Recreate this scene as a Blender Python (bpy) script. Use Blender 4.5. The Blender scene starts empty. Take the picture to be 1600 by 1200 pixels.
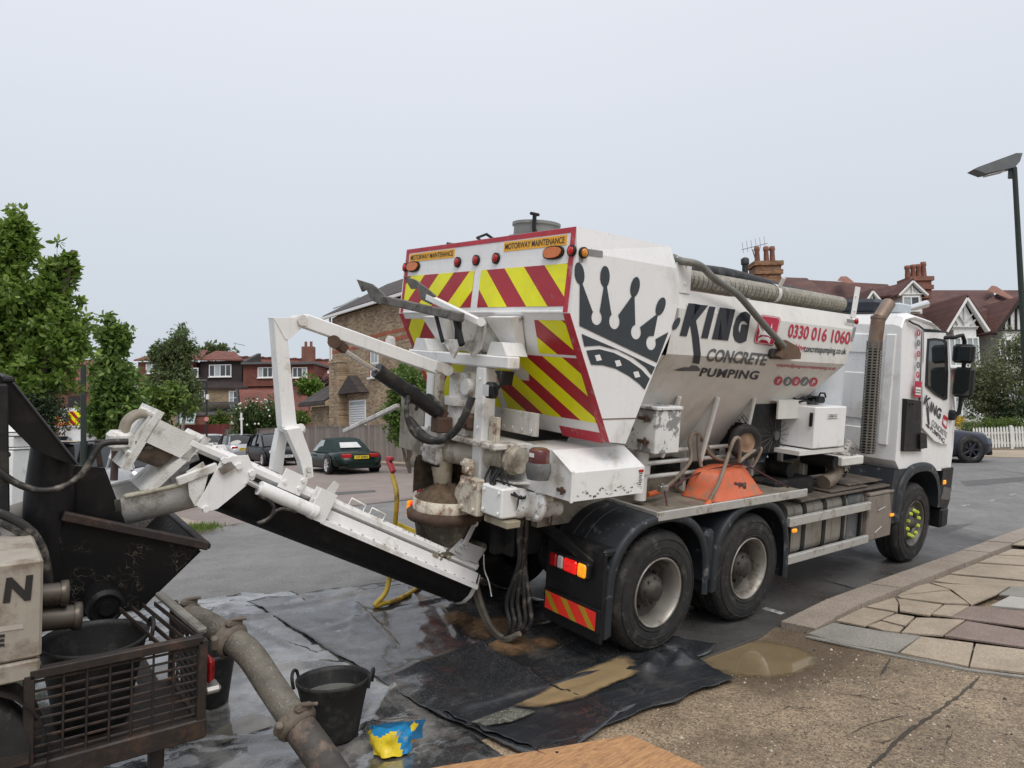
import bpy, bmesh, math, random
import numpy as np
from mathutils import Vector, Matrix, noise
random.seed(7)
scn = bpy.context.scene
COL = scn.collection
R = math.radians

# ---------------------------------------------------------------- camera
FOC, PITCH, ROLL, YAW = 1111.15, .0617, .0186, .8896          # focal length in pixels of a 1600 px wide frame
CAM = Vector((-4.8957, -4.1399, 1.9695))
FW = Vector((math.cos(YAW)*math.cos(PITCH), math.sin(YAW)*math.cos(PITCH), math.sin(PITCH)))
_r = FW.cross(Vector((0, 0, 1))).normalized(); _u = _r.cross(FW)
RT = _r*math.cos(ROLL) - _u*math.sin(ROLL)
UP = _u*math.cos(ROLL) + _r*math.sin(ROLL)
cam_data = bpy.data.cameras.new('camera')
cam_data.sensor_width = 36; cam_data.lens = FOC/1600*36
cam_data.clip_start = .05; cam_data.clip_end = 3000
cam = bpy.data.objects.new('camera', cam_data); COL.objects.link(cam)
cm = Matrix((RT, UP, -FW)).transposed().to_4x4(); cm.translation = CAM
cam.matrix_world = cm
scn.camera = cam

# ---------------------------------------------------------------- sky, sun, exposure
SUN_EL, SUN_AZ = R(52), R(250)       # azimuth of the direction towards the sun, counter-clockwise from +X
world = bpy.data.worlds.new('World'); scn.world = world; world.use_nodes = True
wn = world.node_tree; wn.nodes.clear()
def _n(t, k, **kw):
    n = t.nodes.new(k)
    for a, b in kw.items(): setattr(n, a, b)
    return n
sky = _n(wn, 'ShaderNodeTexSky', sky_type='NISHITA', sun_disc=False, sun_elevation=SUN_EL, sun_rotation=R(90)-SUN_AZ,
         air_density=1.5, dust_density=6.0)
skm = _n(wn, 'ShaderNodeMix', data_type='RGBA', blend_type='MULTIPLY'); skm.inputs[0].default_value = 1
skm.inputs[7].default_value = (.07, .07, .07, 1)
wn.links.new(sky.outputs[0], skm.inputs[6])
tc = _n(wn, 'ShaderNodeTexCoord'); sx = _n(wn, 'ShaderNodeSeparateXYZ'); wn.links.new(tc.outputs['Generated'], sx.inputs[0])
ramp = _n(wn, 'ShaderNodeValToRGB')                                       # overcast cloud deck: brighter overhead than at the horizon
ramp.color_ramp.elements[0].position = 0; ramp.color_ramp.elements[0].color = (.55, .61, .67, 1)
ramp.color_ramp.elements[1].position = 1; ramp.color_ramp.elements[1].color = (1.06, 1.06, 1.09, 1)
e = ramp.color_ramp.elements.new(.22); e.color = (.615, .665, .73, 1)
e = ramp.color_ramp.elements.new(.5); e.color = (.73, .755, .825, 1)
wn.links.new(sx.outputs[2], ramp.inputs[0])
cn = _n(wn, 'ShaderNodeTexNoise'); cn.inputs['Scale'].default_value = 1.6; cn.inputs['Detail'].default_value = 3
wn.links.new(tc.outputs['Generated'], cn.inputs['Vector'])
cr = _n(wn, 'ShaderNodeMapRange'); cr.inputs[3].default_value = .97; cr.inputs[4].default_value = 1.03
wn.links.new(cn.outputs[0], cr.inputs[0])
cmul = _n(wn, 'ShaderNodeMix', data_type='RGBA', blend_type='MULTIPLY'); cmul.inputs[0].default_value = 1
wn.links.new(ramp.outputs[0], cmul.inputs[6]); wn.links.new(cr.outputs[0], cmul.inputs[7])
mx = _n(wn, 'ShaderNodeMix', data_type='RGBA'); mx.inputs[0].default_value = .9
wn.links.new(skm.outputs[2], mx.inputs[6]); wn.links.new(cmul.outputs[2], mx.inputs[7])
bg = _n(wn, 'ShaderNodeBackground'); wn.links.new(mx.outputs[2], bg.inputs[0]); bg.inputs[1].default_value = 1.0
wo = _n(wn, 'ShaderNodeOutputWorld'); wn.links.new(bg.outputs[0], wo.inputs[0])
sd = bpy.data.lights.new('sun', 'SUN'); sd.energy = 1.45; sd.angle = R(30); sd.color = (1, .97, .92)
sun = bpy.data.objects.new('sun', sd); COL.objects.link(sun)
sun.rotation_euler = Vector((math.cos(SUN_AZ)*math.cos(SUN_EL), math.sin(SUN_AZ)*math.cos(SUN_EL), math.sin(SUN_EL))).to_track_quat('Z', 'Y').to_euler()
sun.location = (0, 0, 30)
scn.view_settings.view_transform = 'Standard'; scn.view_settings.look = 'None'
scn.view_settings.exposure = 0.2; scn.view_settings.gamma = 1
scn.render.engine = 'CYCLES'
scn.cycles.use_denoising = True
scn.cycles.max_bounces = 6; scn.cycles.transparent_max_bounces = 8

# ---------------------------------------------------------------- frames and measuring helpers
# world: X along the main road, Y across it, Z up.  The truck frame M leans towards the kerb with the camber.
TR, TPI = .1362, .0142
M4 = (Matrix.Rotation(TR, 4, 'X') @ Matrix.Rotation(-TPI, 4, 'Y'))
MI = M4.inverted(); I4 = Matrix.Identity(4)
def ray(px, py): return FW + RT*((px-800)/FOC) - UP*((py-600)/FOC)
def _hit(o, d, ax, v): return o + d*((v-o[ax])/d[ax])
_o = MI @ CAM
def Lx(px, py, v): return _hit(_o, MI.to_3x3() @ ray(px, py), 0, v)
def Ly(px, py, v): return _hit(_o, MI.to_3x3() @ ray(px, py), 1, v)
def Lz(px, py, v): return _hit(_o, MI.to_3x3() @ ray(px, py), 2, v)
def Lpl(px, py, p, n):                     # hit of a pixel's ray with a plane of the truck frame
    d = MI.to_3x3() @ ray(px, py); n = Vector(n)
    return _o + d*((Vector(p)-_o).dot(n)/d.dot(n))
def Wd(px, py, depth): return CAM + ray(px, py)*depth
def Wz(px, py, z): return _hit(CAM, ray(px, py), 2, z)
def Wy(px, py, v): return _hit(CAM, ray(px, py), 1, v)
def Wx(px, py, v): return _hit(CAM, ray(px, py), 0, v)
def smooth(a, b, x):
    t = min(1, max(0, (x-a)/(b-a))); return t*t*(3-2*t)
KY = -.36                                   # kerb face
def gz(x, y):                               # height of the ground anywhere
    b = x*.0142 if x < 60 else .85 + (x-60)*.002
    if y >= 0:
        c = .125*y if y < 2.2 else .275 + .125*(1-math.exp(-(y-2.2)/1.0))
    else: c = 0
    return b + c
def pz(x, y):                               # height of the footway and the drive
    d = KY-y
    up = .085*smooth(.9, 2.0, x)             # dropped kerb at the drive
    dip = .075*math.exp(-(((x-.62)/.62)**2 + ((y+.72)/.50)**2))
    return x*.0142 + .012 + up + .022*max(0, d) - dip
def Wg(px, py, fn=gz):
    d = ray(px, py); t = (0-CAM.z)/d.z if d.z < 0 else 200
    for k in range(60):
        p = CAM + d*t
        g = fn(p.x, p.y)
        if d.z >= -1e-4: break
        t2 = (g-CAM.z)/d.z
        t = t*.5 + t2*.5
    p = CAM + d*t
    return Vector((p.x, p.y, fn(p.x, p.y)))
def proj(p):
    d = p-CAM; z = d.dot(FW)
    return 800+FOC*d.dot(RT)/z, 600-FOC*d.dot(UP)/z

# ---------------------------------------------------------------- objects
MW = {}                                     # world matrices of the empties and parts
def props(o, label=None, cat=None, group=None, kind=None):
    if label: o['label'] = label
    if cat: o['category'] = cat
    if group: o['group'] = group
    if kind: o['kind'] = kind
    return o
def thing(name, label, cat, mw=None, group=None):
    o = bpy.data.objects.new(name, None); COL.objects.link(o)
    o.empty_display_size = .2
    mw = mw if mw is not None else I4
    if isinstance(mw, Vector): mw = Matrix.Translation(mw)
    o.matrix_world = mw; MW[o] = mw.copy()
    return props(o, label, cat, group)
class B:
    """collects shapes; obj() links them as one mesh object"""
    def __init__(s): s.v = []; s.f = []; s.m = []; s.sm = []; s.cm = 0; s.cs = False
    def add(s, vs, fs, smooth=None):
        k = len(s.v); s.v += [Vector(p) for p in vs]
        for f in fs: s.f.append([k+i for i in f]); s.m.append(s.cm); s.sm.append(s.cs if smooth is None else smooth)
        return s
    def box(s, a, b, mat=None):
        x0, y0, z0 = a; x1, y1, z1 = b
        vs = [(x0,y0,z0),(x1,y0,z0),(x1,y1,z0),(x0,y1,z0),(x0,y0,z1),(x1,y0,z1),(x1,y1,z1),(x0,y1,z1)]
        if mat is not None: vs = [mat @ Vector(p) for p in vs]
        return s.add(vs, [(0,3,2,1),(4,5,6,7),(0,1,5,4),(1,2,6,5),(2,3,7,6),(3,0,4,7)])
    def bbox(s, a, b, r=.01, mat=None):      # box with chamfered edges
        x0, y0, z0 = [min(p, q) for p, q in zip(a, b)]; x1, y1, z1 = [max(p, q) for p, q in zip(a, b)]
        r = min(r, (x1-x0)*.45, (y1-y0)*.45, (z1-z0)*.45)
        vs = []; idx = {}
        for i in (0, 1):
            for j in (0, 1):
                for k in (0, 1):
                    X, Y, Z = (x0, x1)[i], (y0, y1)[j], (z0, z1)[k]
                    dx, dy, dz = (r, -r)[i], (r, -r)[j], (r, -r)[k]
                    for n, p in enumerate(((X, Y+dy, Z+dz), (X+dx, Y, Z+dz), (X+dx, Y+dy, Z))):
                        idx[i, j, k, n] = len(vs); vs.append(p)
        fs = []
        for i in (0, 1):
            q = [idx[i,0,0,0], idx[i,1,0,0], idx[i,1,1,0], idx[i,0,1,0]]; fs.append(q if i else q[::-1])
            q = [idx[0,i,0,1], idx[0,i,1,1], idx[1,i,1,1], idx[1,i,0,1]]; fs.append(q if i else q[::-1])
            q = [idx[0,0,i,2], idx[1,0,i,2], idx[1,1,i,2], idx[0,1,i,2]]; fs.append(q if i else q[::-1])
        for i in (0, 1):
            for j in (0, 1):
                fs.append([idx[i,j,0,0], idx[i,j,1,0], idx[i,j,1,1], idx[i,j,0,1]])
                fs.append([idx[i,0,j,0], idx[i,1,j,0], idx[i,1,j,2], idx[i,0,j,2]])
                fs.append([idx[0,i,j,1], idx[1,i,j,1], idx[1,i,j,2], idx[0,i,j,2]])
                for k in (0, 1): fs.append([idx[i,j,k,0], idx[i,j,k,1], idx[i,j,k,2]])
        if mat is not None: vs = [mat @ Vector(p) for p in vs]
        return s.add(vs, fs)
    def bar(s, p, q, w, h, up=(0, 0, 1), r=.008):    # straight bar of w x h section from p to q
        p, q = Vector(p), Vector(q); d = (q-p); L = d.length; d.normalize(); up = Vector(up)
        if abs(d.dot(up)) > .98: up = Vector((1, 0, 0))
        a = d.cross(up).normalized(); b = a.cross(d)
        m = Matrix((d, a, b)).transposed().to_4x4(); m.translation = p
        return s.bbox((0, -w/2, -h/2), (L, w/2, h/2), r, m)
    def cyl(s, p, q, r0, r1=None, n=16, caps=True, smooth=True):
        p, q = Vector(p), Vector(q); r1 = r0 if r1 is None else r1
        d = (q-p).normalized(); a = d.orthogonal().normalized(); b = d.cross(a)
        vs = []
        for c, r in ((p, r0), (q, r1)):
            for i in range(n):
                t = 2*math.pi*i/n; vs.append(c + a*math.cos(t)*r + b*math.sin(t)*r)
        s.add(vs, [(i, (i+1) % n, n+(i+1) % n, n+i) for i in range(n)], smooth)
        if caps: s.add(vs, [tuple(range(n))[::-1], tuple(range(n, 2*n))], False)
        return s
    def tube(s, pts, r, n=8, caps=True, smooth_path=0, ribs=None):
        pts = [Vector(p) for p in pts]
        if smooth_path: pts = spline(pts, smooth_path)
        rs = r if isinstance(r, (list, tuple)) else [r]*len(pts)
        if len(rs) != len(pts):
            rs = [rs[min(len(rs)-1, int(i*len(rs)/len(pts)))] for i in range(len(pts))]
        if ribs: rs = [x*(ribs if i % 2 else 1) for i, x in enumerate(rs)]
        vs = []; a = None
        for i, p in enumerate(pts):
            d = (pts[min(i+1, len(pts)-1)]-pts[max(i-1, 0)]).normalized()
            a = d.orthogonal().normalized() if a is None else (a-d*a.dot(d)).normalized()
            b = d.cross(a)
            for k in range(n):
                t = 2*math.pi*k/n; vs.append(p + (a*math.cos(t)+b*math.sin(t))*rs[i])
        fs = [(i*n+k, i*n+(k+1) % n, (i+1)*n+(k+1) % n, (i+1)*n+k) for i in range(len(pts)-1) for k in range(n)]
        s.add(vs, fs, True)
        if caps: s.add(vs, [tuple(range(n))[::-1], tuple(range(len(vs)-n, len(vs)))], False)
        return s
    def lathe(s, prof, c, axis=(0, 0, 1), n=24, smooth=True, a0=0, a1=2*math.pi):   # prof: (radius, height along axis)
        c = Vector(c); d = Vector(axis).normalized(); a = d.orthogonal().normalized(); b = d.cross(a)
        full = abs(a1-a0-2*math.pi) < 1e-6; m = n if full else n+1
        vs = []
        for r, h in prof:
            for i in range(m):
                t = a0+(a1-a0)*i/n; vs.append(c + d*h + (a*math.cos(t)+b*math.sin(t))*r)
        fs = []
        for j in range(len(prof)-1):
            for i in range(n):
                k = (i+1) % m
                fs.append((j*m+i, j*m+k, (j+1)*m+k, (j+1)*m+i))
        return s.add(vs, fs, smooth)
    def prism(s, poly, off):                 # planar polygon pushed along off
        poly = [Vector(p) for p in poly]; off = Vector(off); n = len(poly)
        nor = Vector((0, 0, 0))
        for i in range(n): nor += poly[i].cross(poly[(i+1) % n])
        if nor.dot(off) > 0: poly = poly[::-1]
        return s.add(poly+[p+off for p in poly], [tuple(range(n)), tuple(range(n, 2*n))[::-1]] +
                     [((i+1) % n, i, n+i, n+(i+1) % n) for i in range(n)], False)
    def loft(s, rings, closed=True, caps=False, smooth=True):
        n = len(rings[0]); vs = [p for r in rings for p in r]
        m = n if closed else n-1
        s.add(vs, [(j*n+i, j*n+(i+1) % n, (j+1)*n+(i+1) % n, (j+1)*n+i) for j in range(len(rings)-1) for i in range(m)], smooth)
        if caps: s.add(vs, [tuple(range(n))[::-1], tuple(range(len(vs)-n, len(vs)))], False)
        return s
    def sphere(s, c, r, n=12, m=8, sc=(1, 1, 1)):
        c = Vector(c); prof = []
        vs = []
        for j in range(m+1):
            a = math.pi*j/m
            for i in range(n):
                t = 2*math.pi*i/n
                vs.append(c+Vector((math.sin(a)*math.cos(t)*r*sc[0], math.sin(a)*math.sin(t)*r*sc[1], -math.cos(a)*r*sc[2])))
        return s.add(vs, [(j*n+i, j*n+(i+1) % n, (j+1)*n+(i+1) % n, (j+1)*n+i) for j in range(m) for i in range(n)], True)
    def bolts(s, pts, axis, r=.014, h=.012):
        ax = Vector(axis).normalized()
        for p in pts: s.cyl(Vector(p), Vector(p)+ax*h, r, r*.9, 6, smooth=False)
        return s
    def obj(s, name, mat, parent=None, frame=None, label=None, cat=None, group=None, kind=None, auto=None):
        frame = frame if frame is not None else I4
        me = bpy.data.meshes.new(name)
        if parent is not None: tm = MW[parent].inverted() @ frame; org = I4
        else:
            pts = [frame @ p for p in s.v]
            lo = [min(p[i] for p in pts) for i in range(3)]; hi = [max(p[i] for p in pts) for i in range(3)]
            org = Matrix.Translation(((lo[0]+hi[0])/2, (lo[1]+hi[1])/2, lo[2])); tm = org.inverted() @ frame
        me.from_pydata([tm @ p for p in s.v], [], s.f)
        ms = mat if isinstance(mat, (list, tuple)) else [mat]
        for m in ms: me.materials.append(m)
        me.polygons.foreach_set('material_index', s.m)
        me.polygons.foreach_set('use_smooth', s.sm)
        me.validate(); me.update()
        o = bpy.data.objects.new(name, me); COL.objects.link(o)
        if parent is not None:
            o.parent = parent; MW[o] = MW[parent].copy()
        else: o.matrix_world = org; MW[o] = org.copy()
        return props(o, label, cat, group, kind)
def spline(pts, k):
    out = []; n = len(pts)
    for i in range(n-1):
        p0, p1, p2, p3 = pts[max(i-1, 0)], pts[i], pts[i+1], pts[min(i+2, n-1)]
        for j in range(k):
            t = j/k
            out.append(.5*((2*p1)+(p2-p0)*t+(2*p0-5*p1+4*p2-p3)*t*t+(3*p1-p0-3*p2+p3)*t**3))
    out.append(pts[-1]); return out
def copy_tree(o, parent=None, mw=None):
    c = o.copy(); COL.objects.link(c)
    c.parent = parent
    if mw is not None: c.matrix_world = mw; MW[c] = mw
    else: MW[c] = MW[parent]
    for ch in [x for x in list(bpy.data.objects) if x.parent == o]: copy_tree(ch, c)
    return c

# ---------------------------------------------------------------- materials
MATS = {}
def mat(name, col, rough=.5, metal=0., var=.12, vscale=6., dirt=None, dirt_amt=0., dscale=4., bump=0., bscale=60., speck=None, speck_amt=0., sscale=90.,
        spec=.5, coat=0., emit=0., alpha=1., trans=0., stretch=None, rvar=.15, streak=0., rnd=0.):
    """paint-like material: base colour with slow variation, patches of dirt, fine specks, fine relief"""
    if name in MATS: return MATS[name]
    m = bpy.data.materials.new(name); m.use_nodes = True; t = m.node_tree; L = t.links.new
    p = t.nodes['Principled BSDF']
    c4 = lambda c: (c[0], c[1], c[2], 1)
    tc = _n(t, 'ShaderNodeTexCoord'); vec = tc.outputs['Object']
    if stretch:
        mp = _n(t, 'ShaderNodeMapping'); mp.inputs['Scale'].default_value = stretch; L(vec, mp.inputs[0]); vec = mp.outputs[0]
    def noi(scale, detail=4, rough=.55):
        n = _n(t, 'ShaderNodeTexNoise'); n.inputs['Scale'].default_value = scale; n.inputs['Detail'].default_value = detail
        n.inputs['Roughness'].default_value = rough; L(vec, n.inputs['Vector']); return n.outputs[0]
    def rng(x, a, b, c, d):
        r = _n(t, 'ShaderNodeMapRange'); r.inputs[1].default_value = a; r.inputs[2].default_value = b
        r.inputs[3].default_value = c; r.inputs[4].default_value = d; L(x, r.inputs[0]); return r.outputs[0]
    def mix(fac, a, b, bt='MIX'):
        x = _n(t, 'ShaderNodeMix', data_type='RGBA', blend_type=bt)
        if isinstance(fac, float): x.inputs[0].default_value = fac
        else: L(fac, x.inputs[0])
        for i, q in ((6, a), (7, b)):
            if isinstance(q, tuple): x.inputs[i].default_value = c4(q)
            else: L(q, x.inputs[i])
        return x.outputs[2]
    base = noi(vscale)
    out = mix(rng(base, .3, .7, 0., 1.), tuple(x*(1-var) for x in col), tuple(min(1, x*(1+var)) for x in col))
    if rnd:
        gi = _n(t, 'ShaderNodeObjectInfo'); out = mix(rng(gi.outputs['Random'], 0, 1, 0., 1.), mix(1., out, (1-rnd,)*3, 'MULTIPLY'), mix(1., out, (1+rnd,)*3, 'MULTIPLY'))
    rr = rng(noi(vscale*1.7), .3, .7, max(.02, rough*(1-rvar)), min(1, rough*(1+rvar)))
    if dirt and dirt_amt:
        df = rng(noi(dscale, 8, .68), .62-dirt_amt*.3, .72-dirt_amt*.22, 0., .9)
        out = mix(df, out, dirt)
        if streak:
            mp = _n(t, 'ShaderNodeMapping'); mp.inputs['Scale'].default_value = (1, 1, .06); L(tc.outputs['Object'], mp.inputs[0])
            n = _n(t, 'ShaderNodeTexNoise'); n.inputs['Scale'].default_value = 22; n.inputs['Detail'].default_value = 4; L(mp.outputs[0], n.inputs['Vector'])
            out = mix(rng(n.outputs[0], .55, .75, 0., streak), out, dirt)
    if speck and speck_amt:
        sf = rng(noi(sscale, 3, .7), .66-speck_amt*.2, .70-speck_amt*.2, 0., 1.)
        out = mix(sf, out, speck)
    L(out, p.inputs['Base Color']); L(rr, p.inputs['Roughness'])
    p.inputs['Metallic'].default_value = metal; p.inputs['Specular IOR Level'].default_value = spec
    p.inputs['Coat Weight'].default_value = coat; p.inputs['Coat Roughness'].default_value = .05
    if emit: L(out, p.inputs['Emission Color']); p.inputs['Emission Strength'].default_value = emit
    if alpha < 1: p.inputs['Alpha'].default_value = alpha
    if trans: p.inputs['Transmission Weight'].default_value = trans
    if bump:
        b = _n(t, 'ShaderNodeBump'); b.inputs['Strength'].default_value = bump; b.inputs['Distance'].default_value = .01
        L(noi(bscale, 5, .6), b.inputs['Height']); L(b.outputs[0], p.inputs['Normal'])
    MATS[name] = m; return m
GRIME = (.10, .075, .05); RUST = (.17, .07, .03); CEM = (.36, .34, .30)
white = mat('white_paint', (.80, .80, .79), .36, var=.04, dirt=(.42, .37, .30), dirt_amt=.18, dscale=2.4, speck=(.2, .16, .12), speck_amt=.06, sscale=220, streak=.2)
white_clean = mat('white_panel', (.80, .80, .80), .32, var=.03, vscale=2, dirt=(.58, .56, .53), dirt_amt=.20, dscale=1.1, streak=.24, speck=(.33, .29, .24), speck_amt=.05, sscale=75)
white_dirty = mat('dirty_white_paint', (.66, .64, .60), .5, var=.10, dirt=(.16, .12, .08), dirt_amt=.40, dscale=3.5, speck=(.12, .09, .06), speck_amt=.16, sscale=190, bump=.25, streak=.4)
white_splash = mat('splashed_white_paint', (.68, .67, .64), .55, var=.10, dirt=(.30, .27, .22), dirt_amt=.33, dscale=5, speck=(.17, .155, .13), speck_amt=.20, sscale=170, bump=.5, bscale=90)
dusty_white = mat('dusty_white_paint', (.66, .65, .62), .5, var=.05, dirt=(.50, .47, .42), dirt_amt=.32, dscale=1.4, streak=.2)
cream = mat('rusty_cream_paint', (.58, .53, .43), .55, var=.1, dirt=RUST, dirt_amt=.40, dscale=9, speck=(.10, .05, .03), speck_amt=.22, sscale=110, bump=.3)
rust = mat('rust', (.085, .05, .034), .85, var=.4, dirt=(.05, .03, .02), dirt_amt=.4, bump=.4)
steel = mat('bare_steel', (.38, .37, .35), .42, .8, var=.15, dirt=(.18, .15, .12), dirt_amt=.35)
alu = mat('dirty_aluminium', (.50, .49, .46), .45, .35, var=.12, dirt=(.22, .19, .15), dirt_amt=.3, dscale=6)
dark = mat('dark_chassis', (.015, .015, .016), .7, var=.3, dirt=(.05, .043, .034), dirt_amt=.3, spec=.3)
black = mat('black_plastic', (.012, .012, .013), .48, var=.2, dirt=(.045, .042, .038), dirt_amt=.15, spec=.3)
fender = mat('mudguard_plastic', (.024, .028, .033), .52, var=.2, dirt=(.17, .175, .18), dirt_amt=.13, dscale=9, spec=.35)
rubber = mat('tyre_rubber', (.019, .018, .0175), .8, var=.3, dirt=(.07, .062, .052), dirt_amt=.3, dscale=8, bump=.2)
hose_black = mat('black_hose', (.022, .021, .02), .5, var=.3, dirt=(.17, .15, .12), dirt_amt=.35, dscale=12)
red_ref = mat('red_reflective', (.38, .010, .024), .34, var=.08, dirt=(.30, .12, .10), dirt_amt=.12)
red_border = mat('red_border_tape', (.45, .02, .04), .45, var=.12, dirt=(.45, .22, .22), dirt_amt=.22, dscale=9)
yel_ref = mat('yellow_reflective', (.82, .80, .0), .34, var=.06, dirt=(.5, .5, .12), dirt_amt=.08)
orange_st = mat('orange_sticker', (.85, .42, .02), .4, var=.06, dirt=(.4, .2, .05), dirt_amt=.15)
ink = mat('black_ink', (.02, .02, .022), .45, var=.1)
navy = mat('dark_slate_vinyl', (.035, .045, .053), .4, var=.08)
navy2 = mat('dark_vinyl_lettering', (.018, .022, .032), .35, var=.1)
gvin = mat('grey_vinyl_lettering', (.10, .105, .11), .4, var=.08)
red_vin = mat('red_vinyl_lettering', (.45, .01, .045), .4, var=.05)
glass = mat('dark_glass', (.012, .016, .018), .04, var=.1, spec=.8)
chrome = mat('chrome', (.75, .75, .76), .12, 1., var=.05)
mirror_m = mat('mirror_glass', (.45, .47, .5), .03, 1., var=.02)
lamp_red = mat('lit_red_lens', (.70, .01, .008), .2, var=.35, vscale=40, emit=.55)
lamp_red_off = mat('red_lens', (.40, .008, .01), .15, var=.2, vscale=40)
lamp_amb = mat('lit_amber_lens', (.90, .28, .01), .2, var=.3, vscale=40, emit=.7)
lamp_amb_off = mat('amber_lens', (.62, .17, .04), .2, var=.2, vscale=60)
lens_clear = mat('clear_lens', (.6, .6, .6), .1, var=.1)
# ---- polygon clipping and lettering
def clip_poly(poly, a, b, c):               # keep a*x+b*y >= c
    out = []
    for i in range(len(poly)):
        p, q = poly[i], poly[(i+1) % len(poly)]
        dp, dq = a*p[0]+b*p[1]-c, a*q[0]+b*q[1]-c
        if dp >= 0: out.append(p)
        if dp*dq < 0:
            t = dp/(dp-dq); out.append((p[0]+(q[0]-p[0])*t, p[1]+(q[1]-p[1])*t))
    return out
def text2d(body, bold=0., shear=0., space=1.):
    """flat outline mesh of a word, scaled to the unit square"""
    cu = bpy.data.curves.new('lettering', 'FONT'); cu.body = body; cu.offset = bold; cu.shear = shear; cu.space_character = space
    cu.resolution_u = 3
    o = bpy.data.objects.new('lettering', cu); COL.objects.link(o)
    bpy.context.view_layer.update()
    dg = bpy.context.evaluated_depsgraph_get()
    me = bpy.data.meshes.new_from_object(o.evaluated_get(dg))
    bpy.data.objects.remove(o); bpy.data.curves.remove(cu)
    xs = [v.co.x for v in me.vertices]; ys = [v.co.y for v in me.vertices]
    x0, x1, y0, y1 = min(xs), max(xs), min(ys), max(ys)
    vs = [((v.co.x-x0)/(x1-x0), (v.co.y-y0)/(y1-y0)) for v in me.vertices]
    fs = [tuple(p.vertices) for p in me.polygons]
    bpy.data.meshes.remove(me)
    return vs, fs
def lettering(name, body, quad, surf, m, parent, frame=None, bold=0.02, shear=0., cut=None, space=1., label=None):
    """word mapped into the four corners quad (bottom-left, bottom-right, top-right, top-left) and laid on surf(a, b) -> point"""
    vs, fs = text2d(body, bold, shear, space)
    bl, br, tr, tl = quad
    q = [((bl[0]*(1-u)+br[0]*u)*(1-v)+(tl[0]*(1-u)+tr[0]*u)*v, (bl[1]*(1-u)+br[1]*u)*(1-v)+(tl[1]*(1-u)+tr[1]*u)*v) for u, v in vs]
    if cut:
        bm = bmesh.new(); bv = [bm.verts.new((a, b, 0)) for a, b in q]
        for f in fs:
            try: bm.faces.new([bv[i] for i in f])
            except ValueError: pass
        (x0, y0), (x1, y1) = cut; n = Vector((y1-y0, x0-x1, 0))
        bmesh.ops.bisect_plane(bm, geom=bm.verts[:]+bm.edges[:]+bm.faces[:], plane_co=(x0, y0, 0), plane_no=n)
        bm.verts.index_update(); q = [(v.co.x, v.co.y) for v in bm.verts]; fs = [tuple(v.index for v in f.verts) for f in bm.faces]
        bm.free()
    b = B(); b.add([surf(a, c) for a, c in q], fs)
    return b.obj(name, m, parent, frame, label=label)
def ellipse(cx, cy, rx, ry, tilt=0, n=20, a0=0, a1=360):
    c, s = math.cos(R(tilt)), math.sin(R(tilt)); out = []
    for i in range(n):
        t = R(a0+(a1-a0)*i/n); x, y = rx*math.cos(t), ry*math.sin(t); out.append((cx+x*c-y*s, cy+x*s+y*c))
    return out
def decal(name, polys, surf, m, parent, frame=None):
    b = B()
    for p in polys:
        if len(p) > 2: b.add([surf(*q) for q in p], [tuple(range(len(p)))])
        else: print('empty decal piece', name)
    return b.obj(name, m, parent, frame)
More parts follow.
